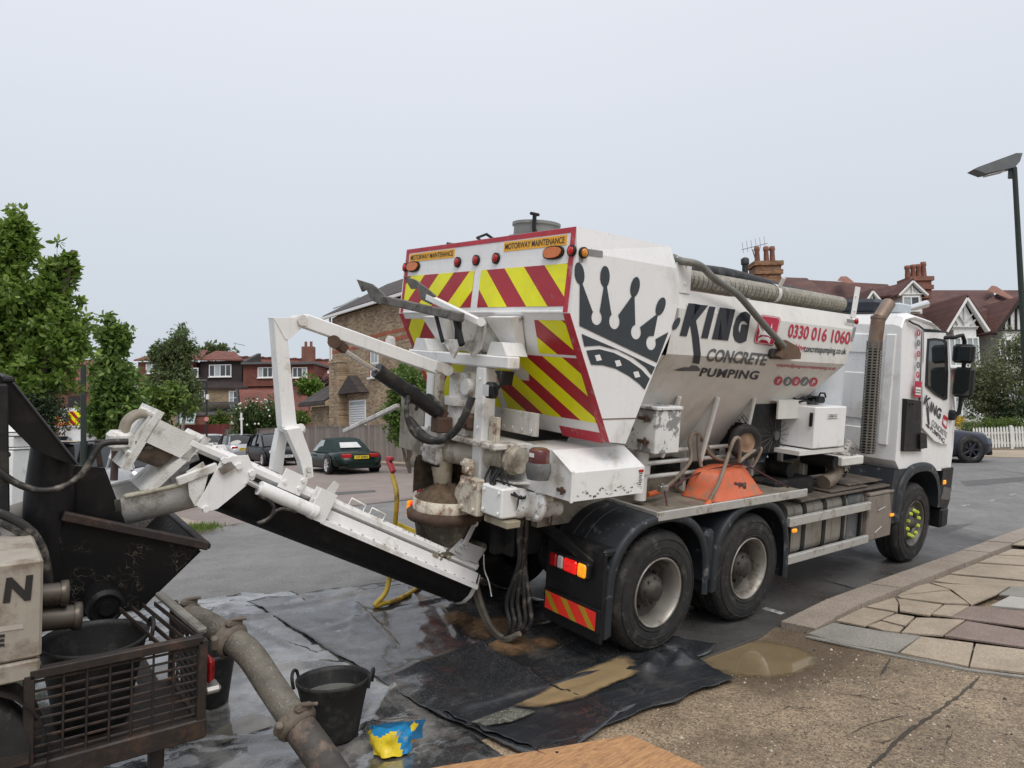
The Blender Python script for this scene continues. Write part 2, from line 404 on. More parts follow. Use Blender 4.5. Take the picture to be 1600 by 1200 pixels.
# ================================================================ GROUND
def ground_mat(name, c1, c2, fine, spk, rough=.85, big=.35, bump=.5, wet=0., stain=False):
    if name in MATS: return MATS[name]
    m = bpy.data.materials.new(name); m.use_nodes = True; t = m.node_tree; L = t.links.new; p = t.nodes['Principled BSDF']
    tc = _n(t, 'ShaderNodeTexCoord')
    def noi(s, d=5, r=.6):
        n = _n(t, 'ShaderNodeTexNoise'); n.inputs['Scale'].default_value = s; n.inputs['Detail'].default_value = d; n.inputs['Roughness'].default_value = r; L(tc.outputs['Object'], n.inputs['Vector']); return n.outputs[0]
    def rng(x, a, b, c, d):
        r = _n(t, 'ShaderNodeMapRange'); [setattr(r.inputs[i+1], 'default_value', v) for i, v in enumerate((a, b, c, d))]; L(x, r.inputs[0]); return r.outputs[0]
    def mix(f, a, b, bt='MIX'):
        x = _n(t, 'ShaderNodeMix', data_type='RGBA', blend_type=bt)
        if isinstance(f, float): x.inputs[0].default_value = f
        else: L(f, x.inputs[0])
        for i, q in ((6, a), (7, b)):
            if isinstance(q, tuple): x.inputs[i].default_value = (*q, 1)
            else: L(q, x.inputs[i])
        return x.outputs[2]
    o = mix(rng(noi(.7, 6, .65), .35, .65, 0, 1), c1, c2)
    o = mix(rng(noi(3.1, 6, .7), .45, .72, 0, big), o, tuple(x*.55 for x in c1))
    v = _n(t, 'ShaderNodeTexVoronoi'); v.inputs['Scale'].default_value = fine; L(tc.outputs['Object'], v.inputs['Vector'])
    bw_ = _n(t, 'ShaderNodeRGBToBW'); L(v.outputs['Color'], bw_.inputs[0]); o = mix(spk, o, mix(1., o, bw_.outputs[0], 'OVERLAY'))
    o = mix(rng(noi(fine*1.3, 2, .6), .62, .68, 0, spk), o, tuple(min(1, x*2.1) for x in c2))
    o = mix(rng(noi(fine*.8, 2, .6), .63, .7, 0, spk), o, tuple(x*.35 for x in c1))
    if stain:                                 # damp, muddied ground round the puddle and below the sheets
        g = _n(t, 'ShaderNodeNewGeometry'); df = _n(t, 'ShaderNodeVectorMath', operation='DISTANCE'); sc = _n(t, 'ShaderNodeVectorMath', operation='MULTIPLY'); sc.inputs[1].default_value = (.62, 1., 0)
        L(g.outputs['Position'], sc.inputs[0]); L(sc.outputs[0], df.inputs[0]); df.inputs[1].default_value = (.80*.62, -.85, 0)
        am = _n(t, 'ShaderNodeMath', operation='MULTIPLY_ADD'); am.inputs[1].default_value = .9; L(noi(2.2, 5, .6), am.inputs[0]); L(df.outputs['Value'], am.inputs[2])
        o = mix(rng(am.outputs[0], .85, 1.35, .72, 0), o, (.075, .052, .032))
        n5 = noi(.9, 7, .7); o = mix(rng(n5, .52, .66, 0, .55), o, (.11, .078, .05))
    L(o, p.inputs['Base Color'])
    L(rng(noi(1.3, 4), .35, .65, max(.05, rough-.18-wet), rough), p.inputs['Roughness'])
    b = _n(t, 'ShaderNodeBump'); b.inputs['Strength'].default_value = bump; b.inputs['Distance'].default_value = .006
    L(noi(fine, 3, .7), b.inputs['Height']); L(b.outputs[0], p.inputs['Normal'])
    MATS[name] = m; return m
asphalt = ground_mat('asphalt', (.155, .153, .15), (.205, .20, .196), 130, .45, .85, .5)
pink_tarmac = ground_mat('pinkish_tarmac', (.215, .178, .162), (.27, .222, .20), 90, .25, .9, .25)
drive_m = ground_mat('washed_aggregate', (.20, .148, .098), (.32, .245, .165), 75, .65, .78, .65, .9, .2, True)
joint_m = ground_mat('soil_joint', (.10, .08, .062), (.15, .12, .09), 60, .3, .95)
kerb_m = ground_mat('granite_kerb', (.25, .205, .165), (.335, .28, .23), 120, .45, .8, .25)
slab_ms = [ground_mat('paving_tan', (.32, .262, .195), (.40, .33, .25), 110, .25, .8, .5), ground_mat('paving_grey', (.24, .228, .20), (.30, .285, .25), 110, .25, .8, .5),
           ground_mat('paving_brown', (.205, .155, .13), (.255, .195, .165), 120, .35, .8, .4), ground_mat('paving_pale', (.40, .38, .35), (.47, .45, .41), 110, .18, .8, .2)]
def axis(dense0, dense1, step, lo, hi):
    a = list(np.arange(dense0, dense1+1e-6, step)); k = step
    x = dense1
    while x < hi: k *= 1.35; x += k; a.append(min(x, hi))
    x = dense0; k = step; pre = []
    while x > lo: k *= 1.35; x -= k; pre.append(max(x, lo))
    return pre[::-1]+a
def sheet(name, xs, ys, fn, m, **kw):
    b = B(); nx = len(xs)
    b.add([(x, y, fn(x, y)) for y in ys for x in xs], [(j*nx+i, j*nx+i+1, (j+1)*nx+i+1, (j+1)*nx+i) for j in range(len(ys)-1) for i in range(nx-1)], True)
    return b.obj(name, m, **kw)
sheet('road', axis(-8, 14, .5, -900, 900), [y for y in axis(KY-.01, 6, .25, KY-.01, 900)], gz, asphalt, kind='structure')
b = B(); b.add([(x, KY-.011, gz(x, 0)+.004-.25*k) for k in (0, 1) for x in (-30, -4, 0, 4, 30)], [(i, i+1, 6+i, 5+i) for i in range(4)]); b.obj('gutter_edge', crack_b := ground_mat('gutter_dirt', (.06, .052, .044), (.09, .08, .066), 90, .3, .95), kind='structure')
ZP = lambda x, y: Wg(1100+x*.3125, 840+y*.3125, pz)
bed = [ZP(505, 500), ZP(960, 592), ZP(1320, 668), ZP(1700, 715)]
bedp = [(p.x, p.y) for p in bed]
bed_x = lambda y: float(np.interp(-y, [-q[1] for q in bedp], [q[0] for q in bedp]))
def under(x, y): return .05 if (x > bed_x(y)+.08 and -4.1 < y) else 0.
drive = sheet('driveway', axis(-6, 5, .06, -900, 900), [-y for y in axis(-KY, 3.2, .06, -KY, 900)][::-1], lambda x, y: pz(x, y)-under(x, y)+(.004*noise.noise(Vector((x*1.5, y*1.5, 0)))+.003*noise.noise(Vector((x*3.1, y*3.1, 4)))*math.exp(-(((x-.62)/.9)**2+((y+.72)/.8)**2)) if -6 < x < 5 and y > -4 else 0), drive_m, kind='structure')
def draped(name, poly, fn, off, m, parent=None, thick=0., **kw):
    """polygon (x, y list) laid on the ground"""
    b = B()
    if thick: 
        n = len(poly); top = [(x, y, fn(x, y)+off) for x, y in poly]; bot = [(x, y, fn(x, y)+off-thick) for x, y in poly]
        b.add(top+bot, [tuple(range(n))]+[(i, n+i, n+(i+1) % n, (i+1) % n) for i in range(n)], False)
        if sum(poly[i][0]*poly[(i+1) % n][1]-poly[(i+1) % n][0]*poly[i][1] for i in range(n)) < 0: b.f = [f[::-1] for f in b.f]
    else:
        b.add([(x, y, fn(x, y)+off) for x, y in poly], [tuple(range(len(poly)))])
    return b.obj(name, m, parent, **kw)
# side street with its pinkish dressing
ys = axis(8.6, 30, .8, 8.6, 300)
b = B(); vs = []
for y in ys:
    for k in range(9):
        x = -1.4+(10.9)*k/8
        yy = y if y > 9 else 8.6+ .55*max(0, x-.0)+.25*math.sin(x*1.7)
        yy = max(yy, y) if y > 8.6 else yy
        vs.append((x, max(yy, y), gz(x, max(yy, y))+.004))
b.add(vs, [(j*9+i, j*9+i+1, (j+1)*9+i+1, (j+1)*9+i) for j in range(len(ys)-1) for i in range(8)], True); b.obj('side_street', pink_tarmac, kind='structure')
# corner footway on the near-left side of the side street with a grass tuft
cp = [Wg(335, 829), Wg(300, 843)]
fl = [(-9, 9.4), (-3.0, 9.1), (cp[0].x-.5, cp[0].y-.3), (cp[0].x, cp[0].y), (cp[0].x-.25, 11.5), (-1.3, 14), (-1.5, 120), (-14, 120)]
cfw = draped('corner_footway', fl, gz, .09, slab_ms[0], thick=.1, kind='structure')
random.seed(2)
for i in range(14):
    y0 = 10+i*.92; draped('kerb_stone', [(-1.52, y0+2), (-1.34, y0+2), (-1.34, y0+2.9), (-1.52, y0+2.9)], gz, .105, kerb_m, cfw, .12)
ffw = draped('far_footway', [(9.5, 17), (40, 17), (40, 120), (9.5, 120)], gz, .10, slab_ms[0], thick=.12, kind='structure')
for i in range(30):
    y0 = 18+i*.92; draped('kerb_stone', [(9.34, y0), (9.5, y0), (9.5, y0+.9), (9.34, y0+.9)], gz, .115, kerb_m, ffw, .13)
# footway beside the truck: joint bed, kerb stones, paving pieces
fw = draped('footway', [(1.55, KY-.2), (90, KY-.2), (90, -4.2), (bedp[3][0]+1, -4.2)]+bedp[::-1], lambda x, y: pz(x, y), -.006, joint_m, thick=.004, kind='structure')
random.seed(4)
x = 1.42; i = 0
while x < 40:
    l = .915; d = random.uniform(-.006, .006)
    o = draped('kerb_stone', [(x, KY+.0), (x+l-.012, KY), (x+l-.012, KY-.335), (x, KY-.335)], lambda a, c: pz(a, min(c, KY)), .022+d, kerb_m, fw, .16); x += l; i += 1
SL = [(1, [(520, 488), (650, 434), (905, 480), (1083, 501), (963, 583), (690, 538)]), (0, [(662, 425), (798, 359), (952, 386), (802, 453)]), (0, [(812, 351), (952, 306), (972, 335), (968, 378)]),
      (0, [(966, 312), (1192, 343), (1128, 398), (980, 374), (978, 340)]), (0, [(822, 450), (884, 427), (998, 457), (975, 482), (900, 474)]), (0, [(890, 423), (962, 392), (1052, 406), (1005, 452)]),
      (0, [(1062, 409), (1142, 411), (1303, 421), (1192, 499), (988, 484), (1018, 454)]), (0, [(1142, 392), (1202, 345), (1328, 350), (1238, 404)]), (2, [(1312, 426), (1760, 500), (1760, 580), (1204, 500)]),
      (2, [(1338, 349), (1760, 388), (1760, 476), (1238, 407)]), (3, [(1532, 301), (1800, 335), (1800, 384), (1434, 350)]), (1, [(1545, 249), (1800, 275), (1800, 328), (1475, 291)]),
      (0, [(965, 300), (1230, 274), (1325, 340), (1205, 336), (985, 310)]), (0, [(1064, 250), (1122, 236), (1230, 266), (970, 295)]), (0, [(1132, 231), (1240, 240), (1535, 246), (1462, 291), (1335, 343), (1240, 268)]),
      (0, [(1150, 222), (1225, 192), (1800, 245), (1800, 268), (1240, 235)]), (0, [(1235, 187), (1365, 137), (1800, 165), (1800, 238)]), (0, [(1375, 130), (1460, 95), (1800, 112), (1800, 160)]), (0, [(1470, 90), (1540, 62), (1800, 78), (1800, 107)]),
      (0, [(980, 588), (1086, 506), (1348, 540), (1322, 656), (1180, 628)]), (0, [(1360, 541), (1760, 590), (1760, 705), (1330, 656)])]
for k, (mi, pl) in enumerate(SL):
    w = [ZP(*p) for p in pl]; c = sum(w, Vector())/len(w); w = [p+(c-p).normalized()*.001 for p in w]
    w = [p for p in w if True]
    if min(p.y for p in w) < -3.9: w = [Vector((p.x, max(p.y, -3.9), 0)) for p in w]
    tl = random.uniform(-.004, .004)
    draped('paving_slab', [(p.x, p.y) for p in w], pz, .018+random.uniform(-.003, .003), slab_ms[mi], fw, .014)
draped('edging_strip', [(p.x, p.y) for p in (ZP(505, 503), ZP(530, 497), ZP(960, 588), ZP(1320, 662), ZP(1700, 712), ZP(1700, 722), ZP(1320, 672), ZP(955, 600))], pz, .014, slab_ms[1], fw, .012)
x0 = ZP(1540, 62).x
for i in range(16):
    for j in range(5):
        x, y = x0+.35+i*.62, KY-.35-j*.72
        draped('paving_slab', [(x, y), (x+.605, y), (x+.605, y-.705), (x, y-.705)], pz, .018+random.uniform(-.003, .003), slab_ms[0 if random.random() < .8 else 3], fw, .014)
for i in range(22):                           # the footway goes on beyond the picture's edge
    for j in range(6):
        x, y = 1.0+i*.62, KY-.36-j*.60
        cs = [(x, y), (x+.605, y), (x+.605, y-.585), (x, y-.585)]
        if min(proj(Vector((a, c, pz(a, c))))[0] for a, c in cs) > 1612 and x < x0+.3 and all(a > bed_x(c)+.05 for a, c in cs) and y-.6 > -4.1:
            draped('paving_slab', cs, pz, .017+random.uniform(-.003, .003), slab_ms[0 if random.random() < .75 else 1], fw, .014)
# cracks and the worn trench across the drive
crack_m = ground_mat('crack_dirt', (.045, .038, .03), (.08, .065, .05), 90, .4, .95)
def crack(pts, w):
    P_ = []
    for i in range(len(pts)-1):
        for k in range(5):
            t = k/5; a = (pts[i][0]*(1-t)+pts[i+1][0]*t, pts[i][1]*(1-t)+pts[i+1][1]*t); P_.append((a[0]+random.uniform(-4, 4), a[1]+random.uniform(-3, 3)))
    b = B(); lo, hi = [], []
    for i, a in enumerate(P_):
        ww = w*random.uniform(.3, 1.2)*min(1, (i+1)/4, (len(P_)-i)/4); p, q = ZP(a[0]-ww, a[1]-ww*.5), ZP(a[0]+ww, a[1]+ww*.5); lo.append(p+Vector((0, 0, .006))); hi.append(q+Vector((0, 0, .006)))
    n = len(lo); b.add(lo+hi, [(i, i+1, n+i+1, n+i) for i in range(n-1)]); b.obj('crack', crack_m, drive)
crack([(1375, 700), (1330, 745), (1260, 805), (1170, 870), (1090, 925), (1000, 985), (930, 1060), (850, 1130), (800, 1180)], 9)
crack([(935, 602), (905, 650), (872, 712)], 7)
crack([(1150, 880), (1030, 850), (900, 820), (760, 790), (620, 775)], 4)
crack([(1240, 835), (1340, 860), (1460, 905), (1590, 925)], 4)
crack([(1000, 1000), (880, 1030), (700, 960), (520, 900), (380, 780)], 3)
crack([(1420, 930), (1500, 985), (1600, 1060)], 3)
crack([(1250, 960), (1210, 1040), (1195, 1150)], 2.5)
crack([(700, 1000), (820, 940), (960, 900), (1060, 890)], 2.5)
crack([(300, 900), (420, 850), (560, 860), (690, 900)], 2)
crack([(1330, 760), (1430, 770), (1590, 800)], 2.5)
crack([(1080, 1000), (1220, 1010), (1400, 1060), (1500, 1150)], 2)
# puddle at the dropped kerb
WL = -.006
pxs = list(np.arange(-.4, 1.95, .05)); pys = list(np.arange(-1.7, KY+.03, .05)); pfd = []
b = B(); b.add([(x, y, WL) for y in pys for x in pxs], [(j*len(pxs)+i, j*len(pxs)+i+1, (j+1)*len(pxs)+i+1, (j+1)*len(pxs)+i) for j in range(len(pys)-1) for i in range(len(pxs)-1)], True)
PUD = (b, [min(1., max(0., (WL-pz(x, y)+.003)/.034)) for y in pys for x in pxs])
# worn white lines on the road
line_m = mat('worn_white_line', (.45, .45, .43), .8, var=.2, dirt=(.14, .138, .135), dirt_amt=.75, dscale=14)
def road_line(px, name='road_marking'):
    w = [Wg(*p) for p in px]; draped(name, [(p.x, p.y) for p in w], gz, .005, line_m, kind='structure')
road_line([(1190, 952), (1196, 949), (1227, 958), (1220, 961)])
for a, c, d in ((1500, 790, 14), (1545, 782, 10), (1575, 773, 12)): road_line([(a, c), (a+d, c-2), (a+d+2, c), (a+2, c+2)])

# patched tarmac and damp streaks beside the truck
patch_m = ground_mat('tarmac_patch', (.075, .074, .073), (.105, .103, .10), 130, .4, .7, .3)
for q in ([(1283, 905), (1330, 893), (1372, 912), (1345, 922)], [(1395, 850), (1470, 822), (1520, 818), (1450, 845)], [(1500, 752), (1600, 745), (1600, 752), (1510, 760)]):
    w = [Wg(*p) for p in q]; draped('road_patch', [(p.x, p.y) for p in w], gz, .004, patch_m, kind='structure')
w = [Wg(x, y) for x, y in ((520, 770), (585, 766), (588, 769), (525, 774))]; draped('road_patch', [(p.x, p.y) for p in w], gz, .010, patch_m, kind='structure')

# grit, small stones and dry bits scattered on the drive and the footway
random.seed(77); b = B()
for i in range(520):
    px, py = (random.uniform(1000, 1600), random.uniform(1040, 1200)) if i < 360 else (random.gauss(1320, 60), random.gauss(1050, 22))
    p = Wg(px, py, pz); r = random.uniform(.003, .009)*(1 if random.random() < .93 else 2)
    vs = [p+Vector((math.cos(k*1.257+i)*r*random.uniform(.7, 1.2), math.sin(k*1.257+i)*r*random.uniform(.7, 1.2), 0)) for k in range(5)]+[p+Vector((0, 0, r*.9))]
    b.cm = 0 if random.random() < .6 else 1; b.add(vs, [(k, (k+1) % 5, 5) for k in range(5)])
b.obj('grit', [mat('pale_grit', (.42, .38, .31), .9, var=.3), mat('dark_grit', (.06, .048, .036), .9, var=.3)], kind='stuff', label='scattered grit and small stones on the brown driveway')
# ================================================================ BACKGROUND
FH = Vector((math.cos(YAW), math.sin(YAW), 0)); RH = Vector((math.sin(YAW), -math.cos(YAW), 0))
HF = Matrix((RH, FH, Vector((0, 0, 1)))).transposed().to_4x4(); HF.translation = Vector((CAM.x, CAM.y, 0))   # frame: x right, y away, z up
def hp(px, py, D):
    r = ray(px, py); t = D/r.dot(FH); return Vector((r.dot(RH)*t, D, CAM.z+r.z*t))
def tex_mat(name, c1, c2, mortar, scale, bw, rh, msize=.02, plane='xz', rough=.85, bump=.4, var=.3):
    if name in MATS: return MATS[name]
    m = bpy.data.materials.new(name); m.use_nodes = True; t = m.node_tree; L = t.links.new; p = t.nodes['Principled BSDF']
    tc = _n(t, 'ShaderNodeTexCoord'); sp = _n(t, 'ShaderNodeSeparateXYZ'); L(tc.outputs['Object'], sp.inputs[0]); cb = _n(t, 'ShaderNodeCombineXYZ')
    L(sp.outputs['xyz'.index(plane[0])], cb.inputs[0]); L(sp.outputs['xyz'.index(plane[1])], cb.inputs[1])
    br = _n(t, 'ShaderNodeTexBrick'); L(cb.outputs[0], br.inputs['Vector']); br.inputs['Color1'].default_value = (*c1, 1); br.inputs['Color2'].default_value = (*c2, 1); br.inputs['Mortar'].default_value = (*mortar, 1)
    br.inputs['Scale'].default_value = scale; br.inputs['Brick Width'].default_value = bw; br.inputs['Row Height'].default_value = rh; br.inputs['Mortar Size'].default_value = msize
    n = _n(t, 'ShaderNodeTexNoise'); n.inputs['Scale'].default_value = .9; n.inputs['Detail'].default_value = 6; n.inputs['Roughness'].default_value = .7; L(tc.outputs['Object'], n.inputs['Vector'])
    r = _n(t, 'ShaderNodeMapRange'); [setattr(r.inputs[i+1], 'default_value', v) for i, v in enumerate((.3, .7, 1-var, 1+var))]; L(n.outputs[0], r.inputs[0])
    mx = _n(t, 'ShaderNodeMix', data_type='RGBA', blend_type='MULTIPLY'); mx.inputs[0].default_value = 1; L(br.outputs['Color'], mx.inputs[6]); L(r.outputs[0], mx.inputs[7])
    L(mx.outputs[2], p.inputs['Base Color']); p.inputs['Roughness'].default_value = rough
    b = _n(t, 'ShaderNodeBump'); b.inputs['Strength'].default_value = bump; b.inputs['Distance'].default_value = .03; L(br.outputs['Fac'], b.inputs['Height']); b.invert = True; L(b.outputs[0], p.inputs['Normal'])
    MATS[name] = m; return m
stock = tex_mat('yellow_stock_brick', (.36, .26, .145), (.18, .12, .066), (.27, .23, .17), 1, .22, .075, .012)
stock_y = tex_mat('yellow_stock_brick_side', (.46, .33, .20), (.19, .11, .06), (.34, .29, .22), 1, .26, .09, .014, 'yz', var=.4)
redbrick = tex_mat('red_brick', (.24, .07, .04), (.17, .05, .032), (.2, .15, .12), 1, .22, .075, .012)
rtile = tex_mat('red_clay_tiles', (.215, .07, .048), (.15, .05, .038), (.06, .03, .025), 1, .17, .11, .01)
btile = tex_mat('brown_clay_tiles', (.135, .058, .045), (.095, .042, .035), (.04, .022, .02), 1, .17, .11, .01)
slate = tex_mat('dark_slate', (.075, .062, .06), (.055, .047, .047), (.03, .026, .026), 1, .3, .2, .01)
slate_y = tex_mat('dark_slate_side', (.075, .06, .055), (.055, .045, .043), (.03, .026, .026), 1, .3, .2, .01, 'yz')
dktile = tex_mat('dark_hung_tiles', (.055, .036, .036), (.04, .028, .03), (.02, .015, .015), 1, .17, .11, .01)
upvc = mat('white_window_frame', (.78, .78, .77), .4, var=.03)
pane_m = mat('window_pane', (.05, .06, .07), .06, var=.4, vscale=1.5, spec=.7)
pane_l = mat('blind_pane', (.36, .40, .41), .15, var=.15, vscale=2)
render_w = mat('white_render', (.72, .72, .70), .7, var=.06, dirt=(.5, .48, .44), dirt_amt=.2)
lead = mat('lead_flashing', (.10, .10, .105), .6, var=.15)
pot = mat('clay_pot', (.22, .095, .062), .8, var=.2)
tar_black = mat('black_timber', (.018, .017, .017), .6)
def wall_rect(b, D, x0, y0, x1, y1, depth=.3):
    p, q = hp(x0, y1, D), hp(x1, y0, D); b.box((p.x, D, p.z), (q.x, D+depth, q.z))
def window(parent, D, x0, y0, x1, y1, lights=3, pane=None, cross=False, fr=.07):
    p, q = hp(x0, y1, D), hp(x1, y0, D); X0, Z0, X1, Z1 = p.x, p.z, q.x, q.z
    b = B()
    for a, c in (((X0, Z0), (X1, Z0+fr)), ((X0, Z1-fr), (X1, Z1)), ((X0, Z0+fr), (X0+fr, Z1-fr)), ((X1-fr, Z0+fr), (X1, Z1-fr))): b.box((a[0], D-.06, a[1]), (c[0], D+.04, c[1]))
    for i in range(1, lights):
        x = X0+(X1-X0)*i/lights; b.box((x-fr*.45, D-.055, Z0+fr), (x+fr*.45, D+.03, Z1-fr))
    if cross: z = (Z0+Z1)/2; b.box((X0+fr, D-.05, z-fr*.4), (X1-fr, D+.02, z+fr*.4))
    w = b.obj('window', upvc, parent, HF)
    for i in range(lights):
        xa, xb = X0+(X1-X0)*i/lights, X0+(X1-X0)*(i+1)/lights
        q_ = B(); q_.box((xa+fr*.4, D-.02, Z0+fr*.5), (xb-fr*.4, D-.005, Z1-fr*.5)); q_.obj('pane', pane or (pane_m if (i+int(x0)) % 3 else pane_l), w, HF)
    s = B(); s.box((X0-.06, D-.12, Z0-.08), (X1+.06, D+.0, Z0-.004)); s.obj('sill', upvc, w, HF)
    return w
def roof_quad(b, a, c, d, e_, th=.12):
    a, c, d, e_ = map(Vector, (a, c, d, e_)); b.prism([a, c, d, e_], Vector((0, 0, -th)))
def house(name, label, D, px): 
    p = hp(px, 690, D); mw = HF @ Matrix.Translation((p.x, D, .3)); return thing(name, label, 'house', mw, 'houses in view behind the truck')
ZL = lambda x, y: (200+x*.2167, 500+y*.2167)
def zl(x0, y0, x1, y1): return (*ZL(x0, y0), *ZL(x1, y1))
# ---- terrace on the left
D = 62
h = house('terraced_house', 'red tile-hung house with dormer window half hidden behind birch tree', D, 240)
b = B(); wall_rect(b, D, *zl(60, 478, 470, 1000), 6); b.obj('wall', stock, h, HF)
b = B(); wall_rect(b, D-.05, *zl(70, 296, 470, 480), 5); b.obj('dormer', rtile, h, HF)
b = B(); p, q = hp(*ZL(40, 296), D-.4), hp(*ZL(520, 292), D-.4); b.prism([(p.x, D-.4, p.z), (q.x, D-.4, q.z), (q.x-1.0, D+3.5, q.z+1.25), (p.x+.8, D+3.5, p.z+1.25)], (0, 0, .12)); b.obj('roof', rtile, h, HF)
window(h, D-.06, *zl(130, 315, 262, 385), 3); window(h, D-.01, *zl(128, 500, 205, 615), 2, None, True); window(h, D-.06, *zl(455, 345, 508, 410), 1)
b = B(); wall_rect(b, D-.3, *zl(50, 470, 470, 482), .3); b.obj('eaves', lead, h, HF)
h = house('terraced_house', 'house with wide dark dormer, four-light window and solar lean-to', D, 345)
b = B(); wall_rect(b, D, *zl(470, 486, 800, 1000), 6); b.obj('wall', stock, h, HF)
b = B(); wall_rect(b, D+.6, *zl(515, 292, 822, 470), 5); b.obj('dormer', dktile, h, HF)
b = B(); a, c, d, e_ = hp(*ZL(500, 486), D-.3), hp(*ZL(866, 486), D-.3), hp(*ZL(822, 440), D+.7), hp(*ZL(515, 440), D+.7); roof_quad(b, a, c, d, e_); b.obj('roof_skirt', dktile, h, HF)
b = B(); p, q = hp(*ZL(500, 292), D+.2), hp(*ZL(830, 295), D+.2); b.prism([p, q, (q.x-2.2, D+4, q.z+1.15), (p.x, D+4, p.z+1.15)], (0, 0, .12)); b.obj('roof', rtile, h, HF)
window(h, D+.55, *zl(585, 320, 746, 410), 4); window(h, D-.01, *zl(480, 505, 556, 612), 2, None, True); window(h, D-.01, *zl(728, 510, 795, 612), 2, None, True)
b = B(); a, c = hp(*ZL(480, 690), D-4), hp(*ZL(770, 690), D-4); b.prism([a, c, (c.x+.2, D, c.z+1.2), (a.x-1.2, D, a.z+1.2)], (0, 0, .1)); lt = b.obj('lean_to_roof', slate, h, HF)
b = B(); b.box((a.x, D-3.9, .3), (c.x, D-3.6, a.z-.01)); b.obj('lean_to_wall', redbrick, h, HF)
for i in range(3):
    u = a.x+.3+i*(c.x-a.x-.5)/3; k = .5; b = B(); w = (c.x-a.x-.9)/3
    b.prism([(u, D-3.2, a.z+.36), (u+w, D-3.2, a.z+.36), (u+w-.1, D-1.2, a.z+.96), (u-.3, D-1.2, a.z+.96)], (0, 0, .05)); b.obj('roof_light', glass, lt, HF)
b = B(); a, c = hp(*ZL(345, 750), D-6), hp(*ZL(475, 750), D-6); b.prism([a, c, (c.x-1., D-3, c.z+1.4), (a.x-1.2, D-3, a.z+1.4)], (0, 0, .06)); b.obj('glass_roof', mat('greenish_glass', (.25, .33, .32), .15), h, HF)
b = B(); p = hp(*ZL(800, 300), D+.5); b.prism([(p.x, D+.4, p.z-.1), (p.x, D+5, p.z+1.2), (p.x, D+5, p.z-3), (p.x+2.3, D-.5, p.z-4.8), (p.x+1.4, D-.3, p.z-4.0)][:3], (.35, 0, 0)); b.obj('party_wall', slate, h, HF)
h = house('terraced_house', 'red tile-hung house with two dormers behind white crane post', D, 440)
b = B(); wall_rect(b, D+.2, *zl(800, 480, 1480, 1000), 6); b.obj('wall', stock, h, HF)
p, q = hp(*ZL(800, 490), D+.0), hp(*ZL(1560, 490), D+.0); r0, r1 = hp(*ZL(780, 272), D+6), hp(*ZL(1560, 300), D+6)
b = B(); b.prism([p, q, r1, r0], (0, 0, -.15)); b.obj('roof', rtile, h, HF)
b = B(); 
for i in range(40): t = i/40; c = r0.lerp(r1, t); b.box((c.x, c.y-.12, c.z), (c.x+.34, c.y+.12, c.z+.14+.05*(i % 3 == 0)))
b.obj('ridge_tiles', rtile, h, HF)
for x0, x1, wx0, wx1, y1 in ((830, 1080, 936, 1046, 480), (1175, 1342, 1186, 1293, 440)):
    b = B(); wall_rect(b, D-.1, *zl(x0, 318, x1, y1), 5); dm_ = b.obj('dormer', rtile, h, HF)
    b = B(); wall_rect(b, D-.5, *zl(x0-16, 300, x1+8, 320), 5.5); b.obj('dormer_roof', lead, dm_, HF)
    window(h, D-.12, *zl(wx0, 340, wx1, 416), 3)
b = B(); c = hp(*ZL(1298, 300), D+5); b.box((c.x-.5, D+4.6, c.z-.5), (c.x+.6, D+5.4, c.z+1.4)); ch = b.obj('chimney', redbrick, h, HF)
for k in range(2): b = B(); b.cyl((c.x-.2+k*.5, D+5, c.z+1.4), (c.x-.2+k*.5, D+5, c.z+1.9), .13, n=10); b.obj('chimney_pot', pot, ch, HF)
for x in (1340, 1440):
    b = B(); a, c = hp(*ZL(x, 396), D+1.6), hp(*ZL(x+42, 396), D+1.6); b.prism([a, c, hp(*ZL(x+32, 374), D+2.2), hp(*ZL(x, 374), D+2.2)], (0, -.12, .1)); b.obj('roof_light', pane_l, h, HF)
b = B(); a = hp(*ZL(772, 290), D+5); b.cyl(a, a+Vector((0, 0, 1.7)), .02, n=6); b.bar(a+Vector((-.2, 0, 1.65)), a+Vector((.9, 0, 1.4)), .03, .03); [b.bar(a+Vector((.2*i, -.4, 1.6-.05*i)), a+Vector((.2*i, .4, 1.6-.05*i)), .02, .02) for i in range(5)]; b.obj('aerial', lead, h, HF)
# house behind the left trees
h = house('far_house', 'red brick house glimpsed between left trees behind lorry', 70, 100)
b = B(); wall_rect(b, 70, 40, 606, 150, 690, 6); b.obj('wall', redbrick, h, HF)
b = B(); p, q = hp(30, 608, 69.6), hp(160, 608, 69.6); b.prism([p, q, (q.x-1.5, 75, q.z+3.4), (p.x+1.5, 75, p.z+3.4)], (0, 0, -.15)); b.obj('roof', rtile, h, HF)
b = B(); wall_rect(b, 69.9, 106, 619, 126, 636, .2); b.obj('window', tar_black, h, HF)
# garage with red roof
h = house('garage_outbuilding', 'low garage with red tiled roof behind flowering bush', 50, 425)
a, c, d, e_ = hp(*ZL(815, 652), 49), hp(*ZL(1305, 652), 49), hp(*ZL(1290, 504), 52), hp(*ZL(800, 500), 52)
b = B(); b.prism([a, c, d, e_], (0, 0, -.12)); b.obj('roof', rtile, h, HF)
b = B(); b.box((a.x+.2, 49.3, .3), (c.x-.2, 54, a.z-.02)); b.obj('wall', redbrick, h, HF)
b = B(); b.prism([a+Vector((-.1, 0, 0)), e_+Vector((-.1, 0, .05)), e_+Vector((-.1, 3, -3.2))], (-.15, 0, 0)); b.obj('gable_board', tar_black, h, HF)
